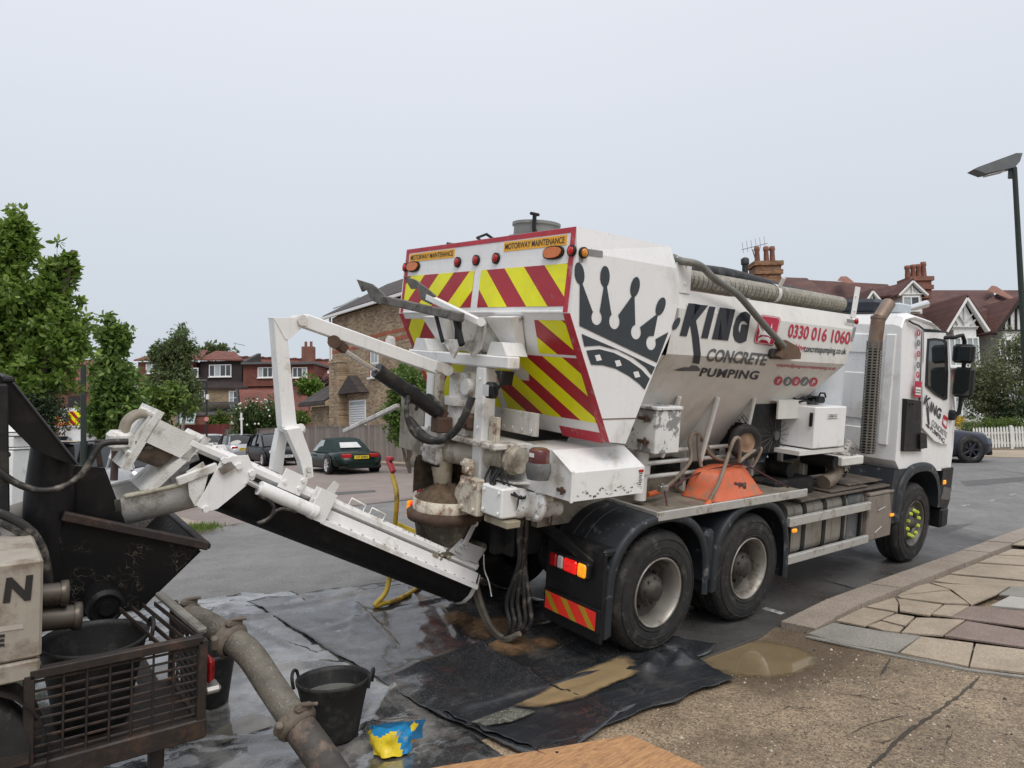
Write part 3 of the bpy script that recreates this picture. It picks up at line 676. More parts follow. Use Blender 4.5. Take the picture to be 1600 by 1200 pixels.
# ---- brick house by the fence
BX = 11.6
h = thing('brick_house', 'tall yellow brick side wall of house with slate roof beyond timber fence', 'house', Vector((BX, 30, .4)), 'houses in view behind the truck')
W0 = Wx(519, 497, BX); yl = W0.y; ze = W0.z
b = B(); b.box((BX, 22.3, .3), (BX+7, yl, ze-.02)); b.obj('wall', stock_y, h)
b = B(); b.prism([(BX-.35, 22, ze+.0), (BX-.35, yl+.45, ze+.0), (BX+3.6, yl+.45, ze+2.2), (BX+3.6, 22, ze+2.2)], (0, 0, .14)); b.prism([(BX+7.2, 22, ze+.0), (BX+7.2, yl+.45, ze+.0), (BX+3.6, yl+.45, ze+2.2), (BX+3.6, 22, ze+2.2)], (0, 0, .14)); rf = b.obj('roof', slate_y, h)
b = B(); b.prism([(BX, yl, ze-.02), (BX+7, yl, ze-.02), (BX+3.55, yl, ze+2.12)], (0, -.25, 0)); b.prism([(BX, 22.3, ze-.02), (BX+7, 22.3, ze-.02), (BX+3.55, 22.3, ze+2.12)], (0, .25, 0)); b.obj('gable', stock_y, h)
b = B(); b.bar((BX-.42, 22, ze-.02), (BX-.42, yl+.4, ze-.02), .12, .14); b.cyl((BX-.1, yl+.05, ze), (BX-.1, yl+.05, 3.4), .06, n=8); b.obj('gutter', upvc, h)
def wwin(x0, y0, x1, y1, lights=1, pane=None, sill=True, name='window'):
    p, q = Wx(x0, y1, BX), Wx(x1, y0, BX); ya, yb, za, zb = q.y, p.y, min(p.z, Wx(x1, y1, BX).z), q.z
    b = B(); f = .08
    for a, c in (((ya, za), (yb, za+f)), ((ya, zb-f), (yb, zb)), ((ya, za+f), (ya+f, zb-f)), ((yb-f, za+f), (yb, zb-f))): b.box((BX-.05, a[0], a[1]), (BX+.05, c[0], c[1]))
    if lights > 1: b.box((BX-.04, ya+f, (za+zb)/2-.04), (BX+.04, yb-f, (za+zb)/2+.04)); b.box((BX-.035, (ya+yb)/2-.03, (za+zb)/2), (BX+.04, (ya+yb)/2+.03, zb-f))
    w = b.obj(name, upvc, h); g = B(); g.box((BX-.03, ya+f*.5, za+f*.5), (BX-.01, yb-f*.5, zb-f*.5)); g.obj('pane', pane or pane_l, w)
    if sill: s = B(); s.box((BX-.18, ya-.12, za-.1), (BX+.02, yb+.12, za-.003)); s.obj('sill', upvc, w)
    return ya, yb, za, zb
ya, yb, za, zb = wwin(580, 545, 592, 588, 2)
b = B(); b.box((BX-.02, ya-.1, zb+.02), (BX+.05, yb+.3, zb+.45)); b.box((BX-.015, yb+.02, za), (BX+.05, yb+.22, zb)); b.obj('brick_arch', redbrick_s := tex_mat('red_rubbed_brick', (.42, .10, .045), (.36, .085, .04), (.3, .2, .15), 1, .075, .3, .008, 'yz'), h)
ya, yb, za, zb = wwin(547, 624, 572, 664, 1, pane_l, False)
b = B(); [b.box((BX-.035, ya+.09, za+.1+i*.12), (BX-.028, yb-.09, za+.18+i*.12)) for i in range(int((zb-za-.2)/.12))]; b.obj('blind_slats', upvc, h)
b = B(); b.prism([(BX-.5, ya-.35, zb+.35), (BX-.5, yb+.45, zb+.35), (BX-.5, (ya+yb)/2+.05, zb+1.25)], (.5, 0, 0)); b.obj('window_hood', slate_y, h)
b = B(); b.box((BX-.45, yb+.35, .4), (BX+.1, yb+1.5, zb+2.0)); b.box((BX-.5, yb+.3, zb+2.003), (BX+.1, yb+1.55, zb+2.15)); b.obj('chimney_breast', stock_y, h)
for zz in (zb+2.6, ze-1.6): b = B(); b.box((BX-.012, 22.4, zz), (BX+.02, yl, zz+.17)); b.obj('brick_band', redbrick_s, h)
p = Wx(614, 535, BX); b = B(); b.prism([(BX-.01, p.y-.25, p.z-.2), (BX-.01, p.y+.25, p.z-.2), (BX-.01, p.y+.25, p.z+.15), (BX-.01, p.y, p.z+.3), (BX-.01, p.y-.25, p.z+.15)], (-.25, 0, 0)); b.obj('vent_box', upvc, h)
for px in (540,):
    p = Wx(px, 478, BX+1.2); z_ = lambda x: ze+.14+(x-BX+.35)*.557
    b = B(); b.prism([(BX+.7, p.y-.5, z_(BX+.7)+.02), (BX+.7, p.y+.5, z_(BX+.7)+.02), (BX+1.8, p.y+.5, z_(BX+1.8)+.02), (BX+1.8, p.y-.5, z_(BX+1.8)+.02)], (-.02, 0, .05)); b.obj('roof_light', pane_l, rf)
# low wing at the corner of the brick house
b = B(); a = Wx(487, 632, BX-.0); c = Wx(519, 628, BX); b.box((BX-.0, yl+.02, .3), (BX+4, a.y, a.z-.15)); b.obj('wing_wall', stock_y, h)
b = B(); b.prism([(BX-.5, yl+.02, a.z+.0), (BX-.5, a.y+.5, a.z), (BX+2.2, a.y+.5, a.z+1.6), (BX+2.2, yl+.02, a.z+1.6)], (0, 0, .12)); b.bar((BX-.52, yl, a.z-.04), (BX-.52, a.y+.5, a.z-.04), .16, .2); b.obj('wing_roof', slate_y, h)
# ---- fences
fence_m = [mat('weathered_fence_%s' % k, c, .85, var=.15, vscale=3, dirt=(.12, .10, .085), dirt_amt=.3, stretch=(8, 8, .7)) for k, c in (('a', (.255, .215, .185)), ('b', (.22, .185, .165)), ('c', (.285, .25, .225)))]
FX = 10.25
f = thing('timber_fence', 'weathered grey-brown close-boarded timber fence behind parked cars', 'fence', Vector((FX, 34, .5)))
random.seed(8); y = 19.0; zf = Wx(560, 666, FX).z; k = 0; bd = []
for kk in range(3):
    b = B(); b.box((FX, 0, gz(FX, 20)+.1), (FX+.02, .175, zf)); bd.append(b)
first = {}
while y < 60:
    mi = random.randrange(3)
    if mi not in first:
        o = bd[mi].obj('board', fence_m[mi], f, Matrix.Translation((0, y, 0))); first[mi] = (o, y)
    else:
        o = first[mi][0].copy(); COL.objects.link(o); o.parent = f; o.location = Vector((random.uniform(-.006, .006), y-first[mi][1], random.uniform(-.015, .01)))
    y += .178
for i in range(15):
    b = B(); yy = 19+i*2.85; b.box((FX-.06, yy, .45), (FX-.003, yy+.09, zf+.05)); b.obj('post', fence_m[2], f)
b = B(); b.box((FX-.03, 19, zf+.02), (FX+.05, 60, zf+.05)); b.obj('capping', fence_m[1], f)
f = thing('red_fence', 'dark red painted board fence behind white parked car', 'fence', HF @ Matrix.Translation((hp(330, 690, 48).x, 48, .4)))
a, c = hp(276, 664, 48), hp(372, 664, 48); n_ = 30; w = (c.x-a.x)/n_
redf = mat('red_fence_paint', (.145, .03, .028), .75, var=.15, rnd=.2)
b0 = None
for i in range(n_):
    if b0 is None: b = B(); b.box((a.x, 48, .4), (a.x+w*.94, 48.03, a.z)); b0 = b.obj('board', redf, f, HF)
    else: o = b0.copy(); COL.objects.link(o); o.parent = f; o.location = (i*w, random.uniform(-.01, .01), random.uniform(-.01, .01))
# ---- right-hand terrace
ZR = lambda x, y: (1140+x*.2875, 370+y*.2875)
zr = lambda x0, y0, x1, y1: (*ZR(x0, y0), *ZR(x1, y1))
def chimney(parent, D, x0, y0, x1, y1, pots, m):
    p, q = hp(x0, y1, D), hp(x1, y0, D); w = q.x-p.x; b = B(); b.box((p.x+.1, D, p.z), (q.x-.1, D+1.2, q.z-.75)); b.box((p.x, D-.1, q.z-.747), (q.x, D+1.3, q.z-.5)); b.box((p.x+.08, D-.02, q.z-.497), (q.x-.08, D+1.2, q.z-.25)); b.box((p.x-.04, D-.12, q.z-.247), (q.x+.04, D+1.3, q.z))
    c = b.obj('chimney', m, parent, HF)
    for t, hgt in pots: b = B(); b.lathe([(.16, 0), (.13, hgt*.7), (.17, hgt*.8), (.15, hgt), (.11, hgt)], (p.x+w*t, D+.5, q.z), (0, 0, 1), 12); b.obj('chimney_pot', pot, c, HF)
    return c
multi = tex_mat('mottled_chimney_brick', (.36, .20, .085), (.20, .075, .04), (.14, .11, .09), 1, .22, .085, .014)
D = 40
h = house('end_house', 'house with big mottled brick chimney and aerial behind hopper', D, 1200)
p, q = hp(*ZR(-300, 250), D), hp(*ZR(300, 250), D); b = B(); b.prism([hp(*ZR(-260, 300), D-3), hp(*ZR(560, 330), D-3), hp(*ZR(420, 224), D+2), hp(*ZR(-120, 205), D+2)], (0, 0, -.15)); b.obj('roof', btile, h, HF)
b = B(); wall_rect(b, D-2.5, *zr(-250, 330, 550, 1000), 6); b.obj('wall', stock, h, HF)
ch = chimney(h, D, *zr(140, 130, 286, 275), ((.22, .95), (.55, .95), (.77, .95)), multi)
b = B(); a = hp(*ZR(148, 150), D); b.cyl(a, hp(*ZR(125, 70), D), .03, n=6); t_ = hp(*ZR(122, 60), D); b.bar(t_+Vector((-.6, 0, -.1)), t_+Vector((.9, 0, .25)), .03, .03)
for i in range(6): b.bar(t_+Vector((-.5+.25*i, 0, -.3+.06*i)), t_+Vector((-.55+.25*i, 0, .35+.06*i)), .02, .02)
b.obj('aerial', lead, ch, HF)
b = B(); a = hp(*ZR(84, 220), D-1); b.cyl(a, hp(*ZR(84, 145), D-1), .16, n=12); b.lathe([(.22, 0), (.22, .3), (.1, .38), (0, .4)], hp(*ZR(84, 150), D-1), (0, 0, 1), 12); b.obj('flue', tar_black, h, HF)
h = house('terraced_house', 'house with white gabled dormer above truck exhaust', D, 1370)
b = B(); b.prism([hp(*ZR(280, 460), D-3), hp(*ZR(1010, 460), D-3), hp(*ZR(860, 258), D+3), hp(*ZR(280, 226), D+3)], (0, 0, -.15)); b.obj('roof', btile, h, HF)
b = B(); wall_rect(b, D-2.5, *zr(290, 440, 1000, 1000), 6); b.obj('wall', redbrick, h, HF)
def dormer(h, D, ap, l, r, ey, by, w):
    A, L_, R_ = hp(*ZR(*ap), D), hp(*ZR(*l), D), hp(*ZR(*r), D); zb = hp(*ZR(l[0], by), D).z
    b = B(); b.prism([(L_.x+.1, D, zb), (R_.x-.1, D, zb), (R_.x-.1, D, R_.z), (A.x, D, A.z-.15), (L_.x+.1, D, L_.z)], (0, 2.5, 0)); o = b.obj('dormer', render_w, h, HF)
    b = B(); b.bar((L_.x-.15, D-.12, L_.z-.1), (A.x, D-.12, A.z), .1, .24, (0, 1, 0)); b.bar((R_.x+.15, D-.12, R_.z-.1), (A.x, D-.12, A.z), .1, .24, (0, 1, 0)); b.bar((A.x, D-.06, A.z-.2), (A.x, D-.06, L_.z), .04, .1, (0, 1, 0)); b.bar((L_.x, D-.06, L_.z), (R_.x, D-.06, R_.z), .05, .12, (0, 1, 0)); b.obj('barge_board', upvc, o, HF)
    b = B(); b.prism([(L_.x-.2, D-.2, L_.z-.1), (A.x, D-.2, A.z+.08), (A.x, D+4, A.z+.08), (L_.x-.2, D+4, L_.z-.1)], (0, 0, .08)); b.prism([(R_.x+.2, D-.2, R_.z-.1), (A.x, D-.2, A.z+.08), (A.x, D+4, A.z+.08), (R_.x+.2, D+4, R_.z-.1)], (0, 0, .08)); b.obj('dormer_roof', btile, o, HF)
    return o
dormer(h, D-2.5, (985, 245), (925, 312), (1052, 312), 312, 420, .1)
window(h, D-2.55, *zr(940, 322, 1030, 402), 2)
b = B(); b.prism([hp(*ZR(800, 325), D-1), hp(*ZR(925, 312), D-2.5), hp(*ZR(985, 240), D-2.3), hp(*ZR(770, 290), D+.5)], (0, 0, -.1)); b.obj('dormer_side_roof', btile, h, HF)
dormer(h, D-3.5, (768, 300), (735, 362), (812, 362), 362, 400, .1)
chimney(h, D+.5, *zr(985, 215, 1102, 335), ((.13, .75), (.38, .8), (.62, .82), (.85, .95)), redbrick)
for x0, y0, x1, y1 in ((580, 232, 650, 215), ): 
    a, c = hp(*ZR(585, 238), D+1), hp(*ZR(650, 252), D-.5); b = B(); b.prism([a, hp(*ZR(604, 215), D+2), c], (.35, 0, 0)); b.obj('fire_parapet', pot, h, HF)
h = house('gabled_house', 'house with large white half-timbered gable behind truck mirrors', D, 1500)
b = B(); b.prism([hp(*ZR(900, 495), D-3), hp(*ZR(1500, 500), D-3), hp(*ZR(1430, 290), D+4), hp(*ZR(1085, 290), D+4)], (0, 0, -.15)); b.obj('roof', btile, h, HF)
D2 = D-4; Ap, GL, GR = hp(*ZR(1274, 338), D2), hp(*ZR(1185, 505), D2), hp(*ZR(1372, 520), D2)
b = B(); b.prism([(GL.x+.2, D2, GL.z), (GR.x-.2, D2, GL.z), (Ap.x, D2, Ap.z-.2)], (0, .3, 0)); zb = hp(*ZR(1200, 720), D2).z; b.box((GL.x+.3, D2+.003, zb), (GR.x-.3, D2+4, GL.z-.003)); gb = b.obj('gable_wall', render_w, h, HF)
b = B(); b.bar((GL.x-.2, D2-.15, GL.z-.15), (Ap.x, D2-.15, Ap.z), .12, .3, (0, 1, 0)); b.bar((GR.x+.2, D2-.15, GL.z-.15), (Ap.x, D2-.15, Ap.z), .12, .3, (0, 1, 0)); b.obj('barge_board', upvc, gb, HF)
for (x0, y0), (x1, y1) in (((1274, 370), (1274, 480)), ((1274, 470), (1238, 415)), ((1274, 470), (1318, 420)), ((1210, 490), (1350, 490)), ((1240, 480), (1225, 450)), ((1310, 480), (1335, 450))):
    b = B(); b.bar(hp(*ZR(x0, y0), D2-.04), hp(*ZR(x1, y1), D2-.04), .06, .14, (0, 1, 0)); b.obj('gable_timber', mat('grey_white_timber', (.58, .58, .57), .6), gb, HF)
b = B(); b.prism([(GL.x-.3, D2-.3, GL.z-.15), (Ap.x, D2-.3, Ap.z+.12), (Ap.x, D+3, Ap.z+.12), (GL.x-.3, D+3, GL.z-.15)], (0, 0, .1)); b.prism([(GR.x+.3, D2-.3, GL.z-.15), (Ap.x, D2-.3, Ap.z+.12), (Ap.x, D+3, Ap.z+.12), (GR.x+.3, D+3, GL.z-.15)], (0, 0, .1)); b.obj('gable_roof', btile, gb, HF)
window(h, D2-.05, *zr(1195, 545, 1350, 705), 5, pane_l); 
b = B(); wall_rect(b, D2+.1, *zr(1190, 720, 1365, 820), 4); b.obj('bay_brick', redbrick, h, HF)
window(h, D2-.02, *zr(1195, 830, 1355, 1000), 5, pane_l)
b = B(); wall_rect(b, D2+.05, *zr(1190, 820, 1370, 1060), 4); b.obj('bay_wall', render_w, h, HF)
b = B(); wall_rect(b, D-1, *zr(1365, 500, 1480, 1060), 4); b.obj('wall', redbrick, h, HF)
h = house('tudor_house', 'house with black and white timbered gable behind street lamp', D, 1585)
b = B(); b.prism([hp(*ZR(1320, 400), D-3.2), hp(*ZR(1480, 540), D-3.2), hp(*ZR(1800, 540), D-3.2), hp(*ZR(1800, 290), D+3), hp(*ZR(1480, 290), D+3)], (0, 0, -.15)); b.obj('roof', btile, h, HF)
Ap, GL, GR = hp(*ZR(1556, 352), D2), hp(*ZR(1450, 515), D2), hp(*ZR(1662, 515), D2)
b = B(); b.prism([(GL.x+.2, D2, GL.z), (GR.x-.2, D2, GL.z), (Ap.x, D2, Ap.z-.2)], (0, .3, 0)); b.box((GL.x+.3, D2+.003, .4), (GR.x-.3, D2+4, GL.z-.003)); gb = b.obj('gable_wall', render_w, h, HF)
b = B(); b.bar((GL.x-.2, D2-.15, GL.z-.15), (Ap.x, D2-.15, Ap.z), .12, .32, (0, 1, 0)); b.bar((GR.x+.2, D2-.15, GL.z-.15), (Ap.x, D2-.15, Ap.z), .12, .32, (0, 1, 0)); b.obj('barge_board', tar_black, gb, HF)
for (x0, y0), (x1, y1) in (((1520, 420), (1520, 510)), ((1556, 380), (1556, 510)), ((1592, 420), (1592, 510)), ((1470, 508), (1640, 508)), ((1490, 470), (1490, 510))):
    b = B(); b.bar(hp(*ZR(x0, y0), D2-.04), hp(*ZR(x1, y1), D2-.04), .06, .16, (0, 1, 0)); b.obj('gable_timber', tar_black, gb, HF)
b = B(); b.prism([(GL.x-.3, D2-.3, GL.z-.15), (Ap.x, D2-.3, Ap.z+.12), (Ap.x, D+3, Ap.z+.12), (GL.x-.3, D+3, GL.z-.15)], (0, 0, .1)); b.prism([(GR.x+.3, D2-.3, GL.z-.15), (Ap.x, D2-.3, Ap.z+.12), (Ap.x, D+3, Ap.z+.12), (GR.x+.3, D+3, GL.z-.15)], (0, 0, .1)); b.obj('gable_roof', btile, gb, HF)
window(h, D2-.05, *zr(1465, 555, 1560, 660), 3); window(h, D2-.05, *zr(1480, 800, 1600, 960), 3)
a, c = hp(*ZR(1400, 290), D+2), hp(*ZR(1425, 265), D+3); b = B(); b.prism([a, c, hp(*ZR(1545, 345), D-1)], (.4, .2, 0)); b.obj('fire_parapet', pot, h, HF)
# picket fence and hedge on the right
DP = 27
f = thing('picket_fence', 'white picket fence in front of clipped green hedge', 'fence', HF @ Matrix.Translation((hp(1565, 690, DP).x, DP, .7)))
b0 = None; a = hp(1520, 668, DP); zb = hp(1560, 700, DP).z
wp_m = mat('white_picket', (.62, .62, .60), .6, var=.08, dirt=(.4, .38, .33), dirt_amt=.3)
for i in range(38):
    if b0 is None:
        b = B(); x = a.x; b.prism([(x, DP, zb), (x+.07, DP, zb), (x+.07, DP, a.z-.06), (x+.035, DP, a.z), (x, DP, a.z-.06)], (0, .02, 0)); b0 = b.obj('picket', wp_m, f, HF)
    else: o = b0.copy(); COL.objects.link(o); o.parent = f; o.location = (i*.115, 0, i*.0016+random.uniform(-.01, .01))
for z in (zb+.15, a.z-.25): b = B(); b.box((a.x, DP+.022, z), (a.x+4.4, DP+.06, z+.07)); b.obj('rail', wp_m, f, HF)
for i in (12, 21, 33): b = B(); x = a.x+i*.115; b.box((x, DP-.04, zb-.05), (x+.1, DP+.018, a.z+.06)); b.obj('post', wp_m, f, HF)
draped('far_right_footway', [tuple((HF @ Vector((hp(px, 700, d).x, d, 0))).to_2d()) for px, d in ((1440, 24.5), (1700, 22.5), (1700, 60), (1380, 60))], gz, .09, slab_ms[0], thick=.1, kind='structure')
# ---- street lamps and posts
g = Wg(1660, 760, pz)
sl = thing('street_lamp', 'tall dark green street lamp with flat head at far right edge', 'street lamp', Wg(1612, 742))
base = Wg(1612, 742); dl = (base-CAM).dot(FW); top = Wd(1585, 262, dl)
gpost = mat('dark_green_post', (.016, .026, .022), .5, var=.15)
b = B(); b.tube([base, base.lerp(top, .3), top], [.095, .075, .06], 12); b.obj('post', gpost, sl)
b = B(); q = [Wd(x, y, dl) for x, y in ((1522, 264), (1528, 261), (1588, 239), (1598, 239), (1594, 252), (1586, 261), (1540, 271))]; b.prism(q, FH*.3); b.cyl(Wd(1587, 275, dl)+FH*.15, Wd(1588, 255, dl)+FH*.15, .09, n=10); hd_ = b.obj('lamp_head', mat('lamp_grey', (.12, .13, .135), .5), sl)
b = B(); b.prism([Wd(x, y, dl)+FH*.05 for x, y in ((1545, 271), (1572, 264.5), (1573, 266), (1546, 272.5))], FH*.2); b.obj('lamp_glass', lens_clear, hd_)
sl = thing('street_lamp', 'slim dark lamp column in front of far brick terrace', 'street lamp', HF @ Matrix.Translation((hp(322, 690, 40).x, 40, .4)))
b = B(); b.tube([hp(323, 690, 40), hp(322.5, 596, 40)], .06, 8); b.obj('post', tar_black, sl, HF)
b = B(); b.bar(hp(322, 594, 40), hp(309, 594.5, 40), .16, .07); b.obj('lamp_head', MATS['lamp_grey'], sl, HF)
b = B(); a = hp(322.5, 655, 39.9); b.cyl(a, a+Vector((0, .03, 0)), .13, n=16); b.obj('round_sign', mat('sign_ring', (.55, .2, .2), .5), sl, HF)
b = B(); a = hp(323, 624, 39.9); b.box((a.x, 39.8, a.z), (a.x+.14, 39.9, a.z+.28)); b.obj('small_plate', render_w, sl, HF)
sl = thing('green_pole', 'dark green lamp column rising between left trees', 'pole', HF @ Matrix.Translation((hp(130, 700, 15).x, 15, .4)))
b = B(); b.tube([hp(131, 800, 15), hp(130, 570, 15)], .055, 10); b.cyl(hp(131, 800, 15), hp(131, 690, 15), .075, n=10); b.obj('post', gpost, sl, HF)
sl = thing('sign_post', 'thin white sign post beside flowering bush', 'post', HF @ Matrix.Translation((hp(378, 690, 42).x, 42, .4)))
b = B(); b.tube([hp(378, 695, 42), hp(377, 645, 42)], .06, 8); b.obj('post', upvc, sl, HF)
# white gate pier at the left edge
D = 9.5
gp = thing('gate_pier', 'white moulded gate pier at left edge in front of yew hedge', 'pillar', HF @ Matrix.Translation((hp(5, 800, D).x, D, .3)))
def pier(b, x0, x1, y0, y1, d=.5):
    p, q = hp(x0, y1, D), hp(x1, y0, D); b.bbox((p.x, D, p.z), (q.x, D+(q.x-p.x), q.z), .01)
b = B(); p, q = hp(-32, 810, D), hp(20, 704, D); b.bbox((p.x, D, .2), (q.x, D+(q.x-p.x), q.z), .01); b.obj('shaft', render_w, gp, HF)
b = B(); pier(b, -30, 22.5, 700, 703.8); pier(b, -30, 20.5, 683, 699.8); pier(b, -36, 27, 676, 682.8); b.obj('cap_moulding', render_w, gp, HF)
b = B(); p, q = hp(-36, 675.8, D), hp(29, 675.8, D); w = q.x-p.x; c = Vector(((p.x+q.x)/2, D+w/2, p.z)); s_ = w/2+.01
b.add([c+Vector((-s_, -s_, 0)), c+Vector((s_, -s_, 0)), c+Vector((s_, s_, 0)), c+Vector((-s_, s_, 0)), c+Vector((0, 0, .12))], [(0, 1, 4), (1, 2, 4), (2, 3, 4), (3, 0, 4), (3, 2, 1, 0)]); b.obj('cap_top', render_w, gp, HF)

# ================================================================ VEGETATION
def leaf_mat(name, c1, c2, rough=.45, tr=.25):
    if name in MATS: return MATS[name]
    m = bpy.data.materials.new(name); m.use_nodes = True; t = m.node_tree; L = t.links.new; p = t.nodes['Principled BSDF']
    g = _n(t, 'ShaderNodeNewGeometry'); r = _n(t, 'ShaderNodeValToRGB'); L(g.outputs['Random Per Island'], r.inputs[0])
    r.color_ramp.elements[0].color = (*c1, 1); r.color_ramp.elements[1].color = (*c2, 1)
    e = r.color_ramp.elements.new(.8); e.color = tuple((a*.6+b*.4) for a, b in zip((*c1, 1), (*c2, 1)))
    L(r.outputs[0], p.inputs['Base Color']); p.inputs['Roughness'].default_value = rough
    tl = _n(t, 'ShaderNodeBsdfTranslucent'); L(r.outputs[0], tl.inputs[0]); mx = _n(t, 'ShaderNodeMixShader'); mx.inputs[0].default_value = tr
    L(p.outputs[0], mx.inputs[1]); L(tl.outputs[0], mx.inputs[2]); L(mx.outputs[0], t.nodes['Material Output'].inputs[0])
    MATS[name] = m; return m
def leaves(clusters, per, size, seed, spread=.35, droop=.3, aspect=.5):
    rs = np.random.RandomState(seed)
    cnt = np.maximum(3, (per*rs.uniform(.7, 1.3, len(clusters))).astype(int))
    C_ = np.repeat(np.array([np.array(c) for c, r in clusters]), cnt, axis=0); R_ = np.repeat(np.array([r for c, r in clusters]), cnt)[:, None]; n = len(C_)
    unit = lambda a: a/(np.linalg.norm(a, axis=1, keepdims=True)+1e-6)
    o = unit(rs.normal(0, 1, (n, 3))); p = C_+o*(rs.uniform(.25, 1, (n, 1))**.6)*R_
    d = o*.6+rs.normal(0, .6, (n, 3)); d[:, 2] -= droop; d = unit(d)
    s = unit(np.cross(d, rs.normal(0, .7, (n, 3))+np.array([0, 0, 1.]))); nn = np.cross(d, s)
    l = size*rs.uniform(.6, 1.25, (n, 1)); w = l*aspect*.5
    V = np.stack([p, p+d*l*.35+s*w+nn*l*.06, p+d*l*.72+s*w*.75+nn*l*.04, p+d*l-nn*l*.08, p+d*l*.72-s*w*.75+nn*l*.04, p+d*l*.35-s*w+nn*l*.06], 1).reshape(-1, 3)
    k = np.arange(n)[:, None]*6; F = np.concatenate([k+np.array([[0, 1, 2, 3]]), k+np.array([[0, 3, 4, 5]])], 0)
    return V.tolist(), F.tolist()
def tree(name, label, base, crown_blobs, per, size, m, seed, trunk=None, trunk_m=None, cat='tree', nb=60, frac=.22, droop=.3, aspect=.5, group=None, inner=True):
    """crown_blobs: ellipsoids (centre, radii, weight) in world space; leaves sit in small clusters on twigs inside them"""
    t = thing(name, label, cat, Vector(base), group)
    rs = np.random.RandomState(seed); cl = []; b = B()
    top = Vector(crown_blobs[0][0])
    for c, r, wgt in crown_blobs:
        c = Vector(c); k = int(nb*wgt)
        for i in range(k):
            d = rs.normal(0, 1, 3); d /= np.linalg.norm(d); rad = rs.uniform(.1, 1.0)**.5*(1+.2*rs.normal()+.14*math.sin(d[0]*5+seed)+.14*math.cos(d[2]*6+seed*2))
            p = c+Vector((d[0]*r[0], d[1]*r[1], d[2]*r[2]))*rad
            if p.z < base[2]+.15: continue
            cl.append((p, frac*min(r)*rs.uniform(.7, 1.35)))
            if trunk and i % 3 == 0: b.tube([c+(p-c)*.05, c.lerp(p, .5)+Vector((0, 0, -.05*r[2])), p], [.022*trunk*4, .012*trunk*4, .004*trunk*4], 5, caps=False)
    V, F = leaves([(np.array(p), r) for p, r in cl], per, size, seed+1, droop=droop, aspect=aspect)
    q = B(); q.v = [Vector(v) for v in V]; q.f = F; q.m = [0]*len(F); q.sm = [True]*len(F)
    q.obj('crown', m, t)
    if trunk:
        tb_ = Vector(base)
        for c, r, w in crown_blobs:
            c = Vector(c); mid = tb_.lerp(c, .5)+Vector((rs.uniform(-.1, .1), rs.uniform(-.1, .1), 0)); b.tube([tb_, mid, c, c+Vector((0, 0, r[2]*.6))], [trunk, trunk*.75, trunk*.5, trunk*.15], 8, smooth_path=3)
        b.obj('trunk', trunk_m or bark, t)
    return t
bark = mat('bark', (.10, .08, .06), .9, var=.3, bump=.6)
birch_b = mat('birch_bark', (.42, .38, .33), .8, var=.2, dirt=(.08, .07, .06), dirt_amt=.45, dscale=5)
g_mag = leaf_mat('broad_leaf', (.11, .20, .03), (.40, .52, .13), .36, .5)
g_mid = leaf_mat('mid_green_leaf', (.085, .155, .034), (.28, .40, .09), .4, .45)
g_birch = leaf_mat('birch_leaf', (.085, .125, .045), (.21, .265, .105), .5, .4)
g_dark = leaf_mat('dark_leaf', (.018, .036, .012), (.045, .075, .024), .55, .15)
g_bush = leaf_mat('bush_leaf', (.035, .07, .016), (.10, .16, .035), .45, .25)
g_olive = leaf_mat('olive_leaf', (.11, .13, .058), (.25, .27, .14), .55, .35)
g_hedge = leaf_mat('hedge_leaf', (.07, .125, .018), (.19, .26, .04), .5, .25)
g_lime = leaf_mat('lime_leaf', (.08, .16, .015), (.20, .29, .05), .45, .3)
g_yel = leaf_mat('yellow_leaf', (.45, .30, .02), (.75, .55, .05), .5, .2)
g_pur = leaf_mat('purple_leaf', (.05, .015, .02), (.10, .04, .045), .5, .1)
wD = lambda px, py, d: Wd(px, py, d)
def blob(px, py, d, rx, ry, w=1., rz=None):
    """ellipsoid seen at a pixel at depth d, radii rx, ry in pixels"""
    s = d/FOC; return (wD(px, py, d), (rx*s, (rz or rx)*s, ry*s), w)
gb_ = lambda px, d: (lambda p: (p.x, p.y, gz(p.x, p.y)))(wD(px, 690, d))
d = 10.5
tree('broadleaf_tree', 'large broad-leaved tree with glossy leaves at left edge', gb_(20, d),
     [blob(15, 500, d, 62, 80, 1.0), blob(22, 385, d, 30, 50, .55), blob(88, 455, d, 30, 50, .5), blob(95, 530, d, 45, 45, .6), blob(-70, 470, d, 90, 130, 1.0), blob(50, 590, d, 70, 40, .6), blob(112, 410, d, 12, 14, .08)], 26, .105, g_mag, 1, .09, nb=230, frac=.19, aspect=.55, droop=.1)
d = 17
tree('young_street_tree', 'slim dense young tree beside green lamp column', gb_(178, d),
     [blob(178, 590, d, 32, 62, 1.), blob(176, 525, d, 22, 30, .5), blob(196, 640, d, 30, 40, .6), blob(160, 650, d, 28, 40, .5)], 18, .16, g_mid, 3, .07, nb=190, frac=.24)
tree('leafy_sapling', 'small bright green sapling right of the slim young tree', gb_(255, 24), [blob(255, 622, 24, 36, 24, 1.), blob(238, 640, 24, 30, 25, .7), blob(205, 690, 20, 22, 40, .7)], 22, .2, g_hedge, 5, .05, nb=60, frac=.32)
d = 46
tree('birch_tree', 'airy silver birch in front of red tile-hung house', gb_(277, d),
     [blob(275, 590, d, 32, 50, 1.2), blob(283, 540, d, 24, 28, .7), blob(250, 555, d, 18, 22, .5), blob(292, 620, d, 24, 34, .7), blob(240, 605, d, 16, 30, .4)], 18, .22, g_birch, 7, .14, birch_b, nb=200, frac=.2, droop=.6)
tree('far_tree', 'distant tree top rising above red terrace ridge', gb_(337, 90), [blob(337, 547, 90, 20, 12, 1.), blob(325, 552, 90, 10, 10, .5)], 24, .5, g_birch, 9, .2, nb=40, frac=.35)
d = 44
